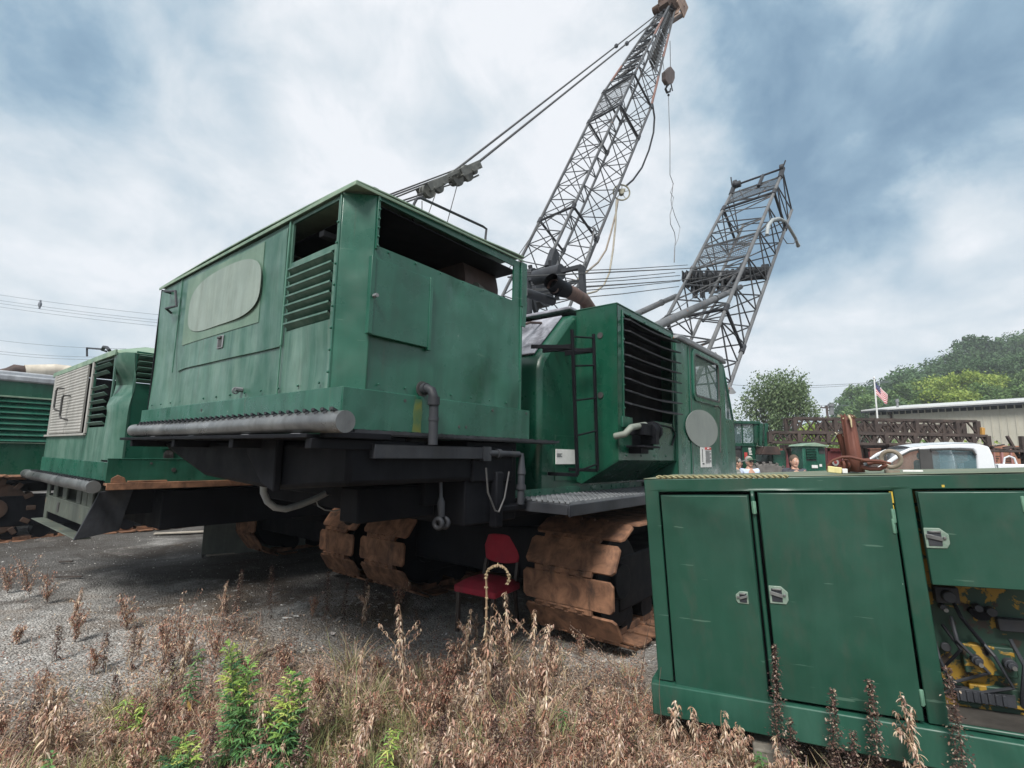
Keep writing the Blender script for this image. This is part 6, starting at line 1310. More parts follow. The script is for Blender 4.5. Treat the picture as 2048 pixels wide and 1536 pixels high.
def container(px0, px1, ytop, d, depth, matn, label, ribs=True, mark=None):
    a = wp(px0, ytop, d); b = wp(px1, ytop, d); o = wthing('shipping_container', (a.x+b.x)/2, d, label, 'container'); w_ = (b.x-a.x)/2; h_ = a.z
    mb = MB(); mb.box(-w_, w_, .05, depth, .1, h_-.04); mb.box(-w_-.02, w_+.02, 0, depth, h_-.10, h_); mb.box(-w_-.02, w_+.02, 0, depth, .0, .12); mb.box(-w_-.02, -w_+.06, .0, .08, .1, h_); mb.box(w_-.06, w_+.02, 0, .08, .1, h_)
    if ribs:
        n = int(2*w_/.16)
        for k in range(n): x = -w_+.06+(2*w_-.12)*k/n; mb.box(x+.03, x+.09, .01, .05, .12, h_-.1)
    s_ = mb.build('shell', matn, o, bevel=.01)
    mb = MB(); mb.box(-.03, .03, -.01, .05, .12, h_-.1); mb.tube([(-w_*.35, -.02, .15), (-w_*.35, -.02, h_-.1)], .018); mb.tube([(w_*.35, -.02, .15), (w_*.35, -.02, h_-.1)], .018); mb.build('door_rod', surf('pink_rod', (.32, .16, .15), (.4, .2, .2), .7), o); return o, w_, h_
rc, w_, h_ = container(1656, 1738, 896, 15.0, 5.0, surf('faded_red_container', (.24, .05, .055), (.32, .085, .085), .65, 2, .3, dirtf=.3), 'dull red shipping container behind the rusty pipe', False)
mb = MB(); mb.cyl((-w_+.18, -.01, h_-.42), (0, 1, 0), .10, .02, 20); mb.build('round_mark', M['white'], rc); mb = MB(); mb.cyl((-w_+.18, -.022, h_-.42), (0, 1, 0), .045, .02, 16); mb.build('round_mark_centre', M['red'], rc); mb = MB(); mb.box(-w_+.02, w_-.02, -.008, .04, h_-.95, h_-.91); mb.build('rail', M['exh'], rc)
oc, w_, h_ = container(1954, 2050, 890, 15.0, 5.0, surf('orange_container', (.26, .12, .075), (.34, .17, .11), .7, 2, .3, dirtf=.3), 'orange shipping container at the right edge behind the pickup bed', False)
mb = MB()
for k in range(3):
    for x in (-.35, .1): mb.box(x, x+.28-.05*k, -.004, .008, h_-.34-.07*k, h_-.31-.07*k)
mb.build('lettering', M['exh'], oc)
# ---- white pickup
D = 8.6; c = wp(1900, 940, D); pk = wthing('pickup_truck', c.x, D, 'white crew-cab pickup truck with a clothes hanger in its rear window', 'pickup truck', R(-25)); FP = Fr(c.x, D, -25)
def tp_(x, y, dy=0): return FP.hit(x, y, Y=dy)
white = surf('white_car_paint', (.62, .66, .70), (.70, .73, .76), .22, 1, .05, dirtf=.06, coat=.6, wave=.05, bump=0)
def poly(pts): return [(tp_(x, y).x, tp_(x, y).z) for x, y in pts]
prof = poly([(1742, 943), (1775, 922), (1800, 904), (1822, 895), (1860, 890), (1920, 887), (1960, 888), (1978, 893), (1987, 912), (1993, 943)])
zb_ = .45
def strip(o_, i_, y0, y1, mb):
    n = len(o_); vs = [(u, y0, v) for u, v in o_]+[(u, y0, v) for u, v in i_]+[(u, y1, v) for u, v in o_]+[(u, y1, v) for u, v in i_]
    fs = []
    for k in range(n-1): fs += [(k, k+1, n+k+1, n+k), (2*n+k+1, 2*n+k, 3*n+k, 3*n+k+1), (k, 2*n+k, 2*n+k+1, k+1), (n+k+1, 3*n+k+1, 3*n+k, n+k)]
    return mb.add(vs, fs)
inn = poly([(1758, 943), (1785, 925), (1806, 911), (1826, 901), (1862, 899), (1920, 897), (1945, 898), (1950, 903), (1953, 915), (1955, 943)])
mb = MB(); strip(prof, inn, 0, .06, mb); strip(prof, inn, 1.74, 1.80, mb); sidep = mb.build('cab_side', white, pk, bevel=.02, ang=50)
mb = MB(); vs = [(u, y, v+.05*math.sin(math.pi*(y/1.8))) for u, v in prof for y in np.linspace(0, 1.8, 7)]; mb.add(vs, [(i*7+j, i*7+7+j, i*7+8+j, i*7+j+1) for i in range(3, 7) for j in range(6)]); rf = mb.build('roof', white, pk, ang=60)
mb = MB(); mb.add([(prof[i][0], y, prof[i][1]) for i in (0, 3) for y in (.08, 1.72)], [(0, 1, 3, 2)]); mb.build('windscreen', glass('windscreen_glass', (.03, .045, .05), .06, .75), pk)
mb = MB(); mb.add([(prof[i][0], y, prof[i][1]) for i in (7, 9) for y in (.08, 1.72)], [(0, 1, 3, 2)]); mb.build('rear_window', M['glass'], pk)
gx = lambda x, y=920: tp_(x, y).x
zt2 = tp_(1900, 899).z; zbelt = tp_(1900, 950).z-.02
mb = MB(); mb.box(gx(1840), gx(1865), -.008, .05, zbelt, zt2); mb.build('door_pillar', M['ink'], pk); mb = MB(); mb.box(gx(1864), gx(1955), .02, .03, zbelt, zt2); mb.build('rear_side_glass', glass('tinted_side_glass', (.12, .22, .25), .08, .45), pk); 
mb = MB(); mb.add([(gx(1758), .02, zbelt), (gx(1841), .02, zbelt), (gx(1841), .02, zt2), (gx(1826), .02, zt2), (gx(1800), .02, tp_(1800, 914).z)], [(0, 1, 2, 3, 4)]); mb.build('front_side_glass', glass('clear_glass', (.3, .4, .4), .03, .15), pk)
mb = MB(); mb.tube([(gx(1862), -.02, zt2-.005), (gx(1900), -.035, zt2+.005), (gx(1945), -.02, zt2-.01), (gx(1952), -.01, zt2-.09)], .02, 6); mb.tube([(gx(1800), -.01, tp_(1800, 913).z), (gx(1822), -.02, tp_(1822, 902).z), (gx(1840), -.02, zt2-.0)], .015, 6); mb.build('rain_visor', M['ink'], pk)
prof2 = [(gx(1742)-1.5, zb_), (gx(1742)-1.52, 1.15), (gx(1742)-.1, zbelt+.03), (gx(1993), zbelt+.03), (gx(1993), zb_)]
mb = MB(); mb.prism(prof2, 'y', 0, 1.8); mb.build('lower_body', white, pk, bevel=.05)
bx0 = gx(1996); mb = MB(); mb.box(bx0, bx0+1.9, 0, .08, zb_, tp_(2010, 928).z); mb.box(bx0, bx0+1.9, 1.72, 1.8, zb_, tp_(2010, 928).z); mb.box(bx0+1.82, bx0+1.9, .08, 1.72, zb_, tp_(2010, 928).z); mb.box(bx0, bx0+.06, .08, 1.72, zb_, tp_(2010, 928).z); mb.box(bx0, bx0+1.9, .05, 1.75, zb_, .8); mb.build('bed', white, pk, bevel=.02)
mb = MB(); z0 = tp_(2010, 928).z
mb.tube([(bx0+.08, .04, z0), (bx0+.10, .04, z0+.10), (bx0+.16, .04, z0+.13), (bx0+.22, .04, z0+.10), (bx0+.24, .04, z0)], .014, 8); mb.build('bed_rail_hoop', white, pk)
for xx in (prof2[0][0]+.75, bx0+1.0):
    for yy in (.12, 1.68):
        mb = MB(); mb.cyl((xx, yy, .38), (0, 1, 0), .38, .25, 28); t_ = mb.build('wheel', M['ink'], pk, bevel=.02); mb = MB(); mb.cyl((xx, yy-.13 if yy < 1 else yy+.13, .38), (0, 1, 0), .22, .03, 20); mb.build('rim', M['galv'], t_)
mb = MB()
for xa in (1800, 1905): x_ = gx(xa, 930); mb.box(x_-.05, x_+.45, .2, .75, .9, 1.3); mb.box(x_+.35, x_+.5, .25, .7, 1.3, 1.68); mb.box(x_+.38, x_+.48, .35, .6, 1.68, 1.82)
mb.build('seat', M['ink'], pk, bevel=.05)
hg = tp_(1905, 908, .12); hw_ = FP.O+FP.a*hg.x+FP.b*hg.y; o = wthing('clothes_hanger', hw_.x, hw_.y, 'white wire clothes hanger hanging inside the rear window of the pickup', 'hanger', R(-25), z=hg.z)
mb = MB(); mb.tube([(0, 0, .0), (.015, 0, .03), (0, 0, .045), (-.015, 0, .03)], .006, 6); mb.tube([(0, 0, 0), (-.20, 0, -.10), (-.21, 0, -.125), (-.18, 0, -.135), (.19, 0, -.115), (.21, 0, -.10), (.19, 0, -.08), (0, 0, 0)], .007, 6); mb.build('hanger_wire', M['white'], o)
# ---- stacked lattice boom sections on stands
def deck_lattice(px0, px1, y0b, y0t, d, name, label, nb, wdt=.45):
    # section lying level; left end px0, right end px1; bottom / top rows at the left end in picture rows
    a = wp(px0, y0b, d); b = wp(px1, y0b, d); zt_ = wp(px0, y0t, d).z; o = wthing(name, a.x, d, label, 'boom section', group='dark boom sections stacked behind the pickup'); L_ = b.x-a.x; hh_ = zt_-a.z; z0 = a.z
    for (yy, zz2) in ((0, z0), (0, z0+hh_), (wdt, z0), (wdt, z0+hh_)):
        mb = MB(); mb.bar((0, yy, zz2), (L_, yy, zz2), .065); mb.build('chord', M['rustdark2'], o)
    mb = MB()
    for k in range(nb):
        u, v_ = L_*k/nb, L_*(k+1)/nb; m_ = (u+v_)/2
        for yy in (0, wdt): mb.bar((u, yy, z0), (m_, yy, z0+hh_), .036); mb.bar((m_, yy, z0+hh_), (v_, yy, z0), .036)
        mb.bar((u, 0, z0), (v_, wdt, z0), .04); mb.bar((u, 0, z0+hh_), (u, wdt, z0+hh_), .04)
        if k % 2 == 0:
            for yy in (0, wdt): mb.bar((u, yy, z0), (u, yy, z0+hh_), .10)
    for yy in (0, wdt): mb.bar((L_, yy, z0), (L_, yy, z0+hh_), .12)
    mb.build('lacing', M['rustdark2'], o, smooth=False); return o
M['rustdark2'] = surf('dark_brown_steel', (.035, .026, .024), (.080, .058, .050), .8, 3, .2, dirtf=.3, off=4)
deck_lattice(1590, 1955, 863, 836, 14.2, 'boom_section', 'uppermost dark lattice boom section of the stack behind the pickup', 9)
deck_lattice(1648, 1916, 866, 847, 15.4, 'boom_section', 'slimmer dark lattice boom section lying behind the uppermost one', 15, .3)
deck_lattice(1540, 1975, 884, 864, 13.8, 'boom_section', 'lowest and longest dark lattice boom section of the stack behind the pickup', 15)
a = wp(1958, 862, 14.2); yo = wthing('yellow_bracket', a.x, 14.1, 'small orange-yellow bracket hanging at the right end of the stacked boom sections', 'bracket'); mb = MB(); mb.obox((0, 0, a.z-.05+.0), (.04, 0, -.01), (0, .04, 0), (.015, 0, .14)); mb.build('bracket_plate', surf('orange_yellow', (.38, .19, .04), (.45, .25, .06), .6), yo, bevel=.01)
for k, (px_, lab) in enumerate(((1600, 'left dark steel trestle under the stacked boom sections'), (1760, 'middle dark steel trestle under the stacked boom sections'), (1930, 'right dark steel trestle under the stacked boom sections'))):
    a = wp(px_, 886, 14.2); o = wthing('trestle', a.x, 14.2, lab, 'trestle', group='trestles under the boom sections'); mb = MB()
    for yy in (-.2, .7): mb.bar((-.25, yy, 0), (-.05, yy, a.z-.06), .08); mb.bar((.25, yy, 0), (.05, yy, a.z-.06), .08)
    mb.bar((0, -.4, a.z-.09), (0, 1.0, a.z-.09), .10); mb.build('trestle_frame', M['rustdark2'], o)
a = wp(1985, 893, 13.5); sp_ = wthing('scrap_pile', a.x, 13.5, 'low pile of bent dark scrap steel right of the boom stack', 'scrap'); mb = MB(); random.seed(3)
for k in range(26): u = random.uniform(-.55, .9); zz2 = a.z+.02-.13*max(0, u)+random.uniform(-.06, .03); mb.bar((u, random.uniform(0, .5), zz2), (u+random.uniform(-.5, .5), random.uniform(0, .5), zz2+random.uniform(-.06, .07)), .06, .03)
mb.bar((.9, .2, a.z-.3), (.62, .2, a.z+.30), .06); mb.bar((1.0, .2, 0), (1.02, .2, a.z+.3), .10); mb.bar((-.4, .2, 0), (-.4, .2, a.z), .1); mb.box(-.6, 1.1, .0, .6, a.z-.14, a.z-.08); mb.build('bars', M['rustdark2'], sp_)
# ---- beige metal building
A_, B_ = wp(1738, 824, 42.0), wp(2048, 807, 34.0); dv = Vector((B_.x-A_.x, B_.y-A_.y, 0)); Lb = dv.length*1.8; ang_ = math.atan2(dv.y, dv.x)
bl = wthing('metal_building', A_.x, A_.y, 'long beige ribbed metal building with pale roof at the foot of the wooded hill', 'building', ang_); hb_ = A_.z
mb = MB(); mb.box(0, Lb, 0, 16, 0, hb_)
n = int(Lb/.42)
for k in range(n): x = Lb*k/n; mb.box(x, x+.07, -.04, 0, 0, hb_-.05)
mb.build('wall', surf('beige_ribbed_wall', (.40, .385, .32), (.46, .44, .375), .7, .3, .2, (.46, .44, .4), dirtf=.15), bl, smooth=False)
mb = MB(); mb.add([(-.4, -.45, hb_+.02), (Lb+.4, -.45, hb_+.02), (Lb+.4, 8, hb_+1.0), (-.4, 8, hb_+1.0), (-.4, 16.5, hb_), (Lb+.4, 16.5, hb_), (-.4, -.45, hb_+.16), (Lb+.4, -.45, hb_+.16), (Lb+.4, 8, hb_+1.14), (-.4, 8, hb_+1.14), (-.4, 16.5, hb_+.14), (Lb+.4, 16.5, hb_+.14)], [(0, 1, 2, 3), (3, 2, 5, 4), (6, 9, 8, 7), (9, 10, 11, 8), (0, 6, 7, 1), (0, 3, 9, 6), (3, 4, 10, 9), (4, 5, 11, 10), (1, 7, 8, 2), (2, 8, 11, 5)])
rfb = mb.build('roof', surf('pale_roof_metal', (.42, .43, .43), (.52, .53, .52), .5, .5, .2), bl); mb = MB(); mb.box(-.4, Lb+.4, -.55, -.46, hb_-.10, hb_+.05); mb.box(0, Lb, -.02, 0.0, hb_-.3, hb_-.02); mb.build('gutter', M['dark'], bl)
for k, (px_, yt_) in enumerate(((1762, 808), (1833, 808), (1967, 792))):
    f_ = (wp(px_, 815, 38).x-A_.x)/math.cos(ang_); mb = MB(); r_ = (.28, .12, .32)[k]; mb.cyl((f_, 1.5, hb_+.5), (0, 0, 1), r_*.7, .9, 12); mb.cyl((f_, 1.5, hb_+.95), (0, 0, 1), r_, .25, 14); mb.build('roof_vent', M['grey'], rfb)
mb = MB(); mb.tube([(1.6, -.5, hb_), (1.6, -.12, hb_-.4), (1.6, -.12, 0)], .08, 6); mb.build('downpipe', M['exh'], bl)
# ---- flag
b0 = wp(1753, 815, 40.0); top = wp(1750.5, 757, 40.0); fp = wthing('flagpole', b0.x, 40.0, 'white flagpole in front of the beige building', 'flagpole'); mb = MB(); mb.tube([(0, 0, 0), (0, 0, top.z)], [.09, .05], 10); mb.ball((0, 0, top.z+.06), .09); mb.build('pole', surf('white_pole', (.6, .62, .62), (.7, .7, .7), .4), fp)
fm, ft_, fb_ = newmat('striped_cloth'); q = NT(ft_); uvn = q.n('ShaderNodeUVMap'); sx_ = q.n('ShaderNodeSeparateXYZ', {0: uvn.outputs[0]}); stp = q.m('GREATER_THAN', q.m('MODULO', q.m('MULTIPLY', sx_.outputs[1], 6.5), 1.0), .5)
can = q.m('MULTIPLY', q.m('LESS_THAN', sx_.outputs[0], .4), q.m('GREATER_THAN', sx_.outputs[1], .46)); cst = q.mix(stp, (.70, .68, .68), (.50, .04, .06)); vst = q.n('ShaderNodeTexVoronoi', {'Vector': uvn.outputs[0], 'Scale': 16.0}); cnn = q.mix(q.m('LESS_THAN', vst.outputs['Distance'], .22), (.02, .03, .10), (.65, .65, .68))
ft_.links.new(q.mix(can, cst, cnn), fb_.inputs['Base Color']); fb_.inputs['Roughness'].default_value = .9
fz = top.z-.25; mb = MB(); nu, nv_ = 16, 10; uv = []; vs = []
for i in range(nu+1):
    for j in range(nv_+1):
        u, v_ = i/nu, j/nv_; vs.append((u*.85, .12*math.sin(u*9+v_*2)*u, fz-u*1.05-(1-v_)*1.15*(1-.25*u)+.08*math.sin(u*7+v_*3))); uv.append((u, v_))
fs = [(i*(nv_+1)+j, (i+1)*(nv_+1)+j, (i+1)*(nv_+1)+j+1, i*(nv_+1)+j+1) for i in range(nu) for j in range(nv_)]
mb.add(vs, fs); fo = mb.build('national_flag', fm, None, ang=80); fo.location = (b0.x+.06, 40.0, 0); lay = fo.data.uv_layers.new(name='UVMap')
for lo in fo.data.loops: lay.data[lo.index].uv = uv[lo.vertex_index] if len(fo.data.vertices) == len(uv) else (0, 0)
so3 = fo.modifiers.new('thickness', 'SOLIDIFY'); so3.thickness = .01; tag(fo, 'red, white and blue striped flag drooping from the white flagpole', 'flag')
# ---- utility pole and wires
b0 = wp(1653, 880, 60.0); t0 = wp(1653, 811, 60.0); up_ = wthing('utility_pole', t0.x, 60.0, 'dark wooden utility pole with crossarm right of the lone round tree', 'utility pole'); mb = MB(); mb.tube([(.25, 0, 0), (0, 0, t0.z)], [.18, .13], 8); mb.build('pole', M['rustdark2'], up_); mb = MB(); mb.box(-.75, .65, -.06, .06, t0.z-.35, t0.z-.2); mb.build('crossarm', M['rustdark2'], up_)
for kx in (-.6, -.2, .5): mb = MB(); mb.cyl((kx, 0, t0.z-.12), (0, 0, 1), .05, .18, 8); mb.build('insulator', M['grey'], up_)
def wire(pts, d0, d1, r_, label, sag=0):
    a, b = wp(*pts[0], d0), wp(*pts[1], d1); o = MB(); n = 24; q_ = []
    e0, e1 = a+(a-b)*.35, b+(b-a)*.35
    for i in range(n+1): t = i/n; p_ = e0.lerp(e1, t); q_.append(p_-Vector((0, 0, sag*4*t*(1-t)-sag*.7)))
    o.tube(q_, r_, 5); ob = o.build('power_line', M['wire'], None); tag(ob, label, 'wire', 'overhead wires'); return ob
M['wire'] = surf('grey_wire', (.14, .16, .19), (.16, .18, .21), .7)
wl_ = [((0, 590), (320, 630), 'topmost overhead wire above the left cranes'), ((0, 601), (320, 641), 'second overhead wire from the top above the left cranes'), ((0, 607), (320, 646), 'third overhead wire from the top above the left cranes'), ((0, 614), (320, 653), 'fourth overhead wire from the top, lowest one meeting the spacer'), ((0, 681), (180, 696), 'single overhead wire just above the far left crane roof'), ((0, 703), (170, 714), 'overhead wire low over the far left crane muffler'), ((0, 708), (160, 719), 'lowest overhead wire over the far left crane muffler')]
for p0_, p1_, lab in wl_: wire((p0_, p1_), 44, 40, .016, lab, .25)
a = wp(80, 609, 43); o = MB(); o.obox((0, 0, 0), (.05, 0, 0), (0, .05, 0), (0, 0, .40)); o.ball((0, 0, 0), .14, 8, 6, (1, 1, 2)); ob = o.build('wire_spacer', M['wire'], None); ob.location = a; tag(ob, 'grey insulating spacer clamping the upper overhead wires at the left', 'spacer')
wire(((1630, 771), (1740, 765)), 62, 58, .03, 'upper overhead wire between the lone tree and the flag', .1); wire(((1630, 775), (1740, 768)), 62, 58, .025, 'lower overhead wire between the lone tree and the flag', .1); wire(((1458, 769), (1500, 772)), 60, 60, .03, 'overhead wire between the cab and the lone tree', 0); wire(((1500, 810), (1740, 811)), 90, 90, .03, 'faint low overhead wire by the utility pole', 0)
# ---- trees
def leafmat(name, c1, c2):
    m, t, b = newmat(name); q = NT(t); tc2 = q.n('ShaderNodeTexCoord'); oi = q.n('ShaderNodeObjectInfo'); gi = q.n('ShaderNodeVertexColor', layer_name='tint')
    c = q.mix(gi.outputs['Color'] if False else q.n('ShaderNodeSeparateColor', {'Color': gi.outputs['Color']}).outputs[0], c1, c2); c = q.mix(q.m('MULTIPLY', oi.outputs['Random'], .35), c, tuple(x*.55 for x in c1))
    t.links.new(c, b.inputs['Base Color']); b.inputs['Roughness'].default_value = .6; b.inputs['Specular IOR Level'].default_value = .25
    tr2 = q.n('ShaderNodeBsdfTranslucent', {'Color': c}); ms2 = q.n('ShaderNodeMixShader', {0: .25, 1: b.outputs[0], 2: tr2.outputs[0]}); t.links.new(ms2.outputs[0], [n for n in t.nodes if n.type == 'OUTPUT_MATERIAL'][0].inputs[0]); return m
LM = [leafmat('foliage_dark', (.050, .105, .048), (.115, .20, .085)), leafmat('foliage_mid', (.075, .15, .052), (.17, .26, .085)), leafmat('foliage_bright', (.15, .24, .045), (.32, .39, .08)), leafmat('foliage_grey', (.09, .15, .07), (.21, .28, .13))]
bark = surf('bark', (.05, .04, .032), (.09, .07, .055), .9, 5)
def make_tree(h, cw, seed, lm_, n_leaf, ls, trunk=.35, gap=.5, lobes=22):
    random.seed(seed); tk = MB(); cr_ = MB(); cl = []; base = h*trunk
    tk.tube([(0, 0, -1), (0, 0, base), (.1, .05, h*.75)], [h*.022+.04, h*.018+.03, .04], 8)
    L_ = []
    for k in range(lobes):
        a = random.uniform(0, 6.28); t = random.uniform(0, 1); rr = cw/2*math.sin(math.pi*(.18+.74*t))**.8*random.uniform(.35, .95); c = Vector((rr*math.cos(a), rr*math.sin(a), base*.75+(h-base*.75)*t*.93)); L_.append((c, cw*random.uniform(.10, .20)))
        tk.tube([(0, 0, base*random.uniform(.6, 1.1)), c*.55+Vector((0, 0, base*.3)), c], [.05*h/8, .03*h/8, .015], 5)
    for k in range(n_leaf):
        c, r_ = random.choice(L_); d = Vector((random.gauss(0, 1), random.gauss(0, 1), random.gauss(0, .75))); d.normalize(); p_ = c+d*r_*random.uniform(.55, 1.15)**1.0
        n_ = Vector((random.gauss(0, 1), random.gauss(0, 1), random.gauss(0, 1)+.5)).normalized(); u = n_.orthogonal().normalized(); v_ = n_.cross(u); s = ls*random.uniform(.5, 1.3)
        o = len(cr_.v); cr_.v += [tuple(p_-u*s), tuple(p_+v_*s*.5), tuple(p_+u*s), tuple(p_-v_*s*.5)]; cr_.f.append((o, o+1, o+2, o+3)); k_ = random.random(); cl.append((k_, k_, k_))
    t_ = tk.build('tree', bark, None); cr2 = cr_.build('crown', lm_, t_, smooth=False, cols=cl); t_['category'] = 'tree'; return t_
lone = make_tree(8.6, 6.6, 41, LM[3], 19000, .125, .24, lobes=80); a = wp(1560, 850, 44); lone.location = (a.x, 44, 0); s_ = (wp(1555, 750, 44).z)/8.6; lone.scale = (s_*.98, s_*.98, s_); tag(lone, 'lone round-crowned tree standing behind the loader', 'tree')
sm = make_tree(4.2, 5, 42, LM[2], 3500, .13, .2, lobes=18); a = wp(1632, 850, 38); sm.location = (a.x, 38, 0); tag(sm, 'low bright green tree behind the left end of the boom sections', 'tree')
s2 = make_tree(4.2, 3.6, 43, LM[2], 2000, .12, .2, lobes=14); a = wp(1466, 850, 50); s2.location = (a.x, 50, 0); tag(s2, 'low green tree just showing right of the crane cab', 'tree')
# the hill
def hill(x, y):
    r_ = math.atan2(x, y); t = max(0, min(1, (r_-.60)/.40)); t = t*t*(3-2*t); e = max(0, min(1, (math.hypot(x, y)-62)/75)); e = e*e*(3-2*e); return 30*t*e+1.5*math.sin(x*.06)*e*t
mb = MB(); xs = np.linspace(20, 260, 49); ys = np.linspace(30, 260, 47)
mb.add([(x, y, hill(x, y)-.05) for y in ys for x in xs], [(j*49+i, j*49+i+1, (j+1)*49+i+1, (j+1)*49+i) for j in range(46) for i in range(48)]); ho = mb.build('hill', surf('hill_ground', (.05, .07, .03), (.08, .09, .04), .95, .1)); ho['kind'] = 'structure'
ft = [make_tree(11, 9, 51, LM[0], 5200, .26, .15, lobes=34), make_tree(12, 8, 52, LM[1], 5200, .26, .15, lobes=34), make_tree(9, 9, 53, LM[2], 5200, .24, .12, lobes=34), make_tree(13, 7, 54, LM[0], 4600, .26, .2, lobes=26)]
for t_ in ft: t_.name = 'hillside_tree'
random.seed(77); usedt = [False]*4; tries = 0; placed = []
def puttree(k, x, y, z, s, lab, grp):
    o = ft[k] if not usedt[k] else copy_tree(ft[k]); usedt[k] = True; o.location = (x, y, z-.3); o.rotation_euler = (0, 0, random.uniform(0, 6.28)); o.scale = (s*random.uniform(.9, 1.15), s*random.uniform(.9, 1.15), s); tag(o, lab, 'tree', grp)
# ridge line trees follow the skyline of the hill
for (px_, yt_, d, k) in ((1700, 800, 100, 0), (1716, 782, 104, 1), (1740, 772, 108, 0), (1775, 762, 112, 0), (1805, 748, 114, 0), (1830, 736, 116, 0), (1860, 738, 118, 0), (1885, 720, 120, 0), (1912, 702, 122, 0), (1936, 674, 124, 3), (1966, 673, 126, 3), (1990, 690, 128, 0), (2012, 682, 130, 0), (2040, 668, 130, 0), (2075, 655, 132, 0), (2110, 645, 132, 0)):
    p_ = wp(px_, yt_, d); hh_ = p_.z; base_ = min(hill(p_.x, d), hh_-6); s_ = max(.7, min(1.5, (hh_-base_)/ (13 if k == 3 else 11.5))); puttree(k, p_.x, d, hh_-s_*(12.6 if k == 3 else 10.9), s_, 'dark green tree on the ridge of the wooded hillside', 'trees on the wooded hillside')
for (px_, yt_, d, k) in ((1770, 790, 85, 1), (1800, 775, 88, 1), (1835, 765, 90, 1), (1868, 752, 88, 2), (1905, 748, 80, 2), (1940, 742, 78, 2), (1975, 745, 80, 2), (1925, 720, 98, 0), (1960, 712, 100, 0), (2000, 718, 98, 0), (2035, 705, 98, 0), (2010, 760, 82, 1), (2045, 752, 82, 1), (2080, 740, 84, 1), (1845, 790, 72, 1), (1880, 778, 70, 2), (1960, 775, 70, 1), (1920, 775, 70, 2), (2000, 785, 70, 1), (2040, 780, 70, 1), (1730, 800, 84, 1), (1790, 800, 76, 0), (1745, 790, 92, 0), (2070, 700, 110, 0)):
    p_ = wp(px_, yt_, d); hh_ = p_.z; s_ = random.uniform(.85, 1.05); puttree(k, p_.x, d, hh_-s_*(8.9 if k == 2 else 10.9), s_, ('dark green', 'mid green', 'yellow-green')[min(k, 2)]+' tree on the slope of the wooded hillside', 'trees on the wooded hillside')
# low brush behind the yard
for (px_, yt_, d, lab) in ((1760, 898, 22, 'leafy bush behind the pickup windscreen'), (1700, 896, 24, 'leafy bush behind the red container'), (1820, 893, 21, 'leafy bush seen through the pickup front window'), (1925, 884, 26, 'grassy green bush at the foot of the beige building'), (1600, 880, 30, 'leafy bush left of the boom stack')):
    hh_ = wp(px_, yt_, d).z; b_ = make_tree(hh_, 4.2, px_, LM[1 if px_ != 1925 else 2], 2600, .10, .05, lobes=26); b_.name = 'bush'; b_.location = (wp(px_, yt_, d).x, d, -.05); tag(b_, lab, 'bush')
# bare twigs of a distant tree at the far left
bt = MB(); random.seed(4)
def tw(p_, d, l_, n_):
    q_ = p_+d*l_; bt.tube([p_, q_], .012*n_, 4, False)
    if n_ > 1:
        for k in range(3): tw(p_.lerp(q_, random.uniform(.4, 1)), (d+Vector((random.gauss(0, .5), random.gauss(0, .3), random.uniform(-.1, .4)))).normalized(), l_*.7, n_-1)
a = wp(40, 770, 40)
for k in range(7): tw(Vector((random.uniform(-2.2, 2.2), 0, a.z-.6)), Vector((random.gauss(0, .4), 0, 1)).normalized(), .8, 4)
bt.tube([(0, 0, 0), (0, 0, a.z-.4)], .15, 8)
for x in (-2, -1, 1, 2): bt.tube([(0, 0, a.z-1.6), (x, 0, a.z-.5)], .06, 6)
bo = bt.build('bare_tree', M['wire'], None); bo.location = (a.x, 40, 0); tag(bo, 'bare twiggy treetop showing above the far left crane', 'tree')

# ================================================================== PEOPLE
skin = surf('skin', (.42, .24, .17), (.50, .30, .22), .55, 8, .05, dirtf=.05, wave=.05, bump=.1)
def skinned(name, pts, edges, rad, mat, parent, root=0, sub=2):
    me = bpy.data.meshes.new(name); me.from_pydata([tuple(p_) for p_ in pts], edges, []); o = bpy.data.objects.new(name, me); col.objects.link(o); me.materials.append(mat)
    sk_ = o.modifiers.new('skin', 'SKIN'); sv = me.skin_vertices[0].data if me.skin_vertices else None
    if sv is None:
        bpy.context.view_layer.objects.active = o; bpy.ops.mesh.customdata_skin_add(); sv = me.skin_vertices[0].data
    for i, r_ in enumerate(rad): sv[i].radius = (r_, r_*(.8 if name != 'body' else .85)); sv[i].use_root = (i == root)
    s_ = o.modifiers.new('smooth', 'SUBSURF'); s_.levels = s_.render_levels = sub; sk_.use_smooth_shade = True; o.parent = parent; return o
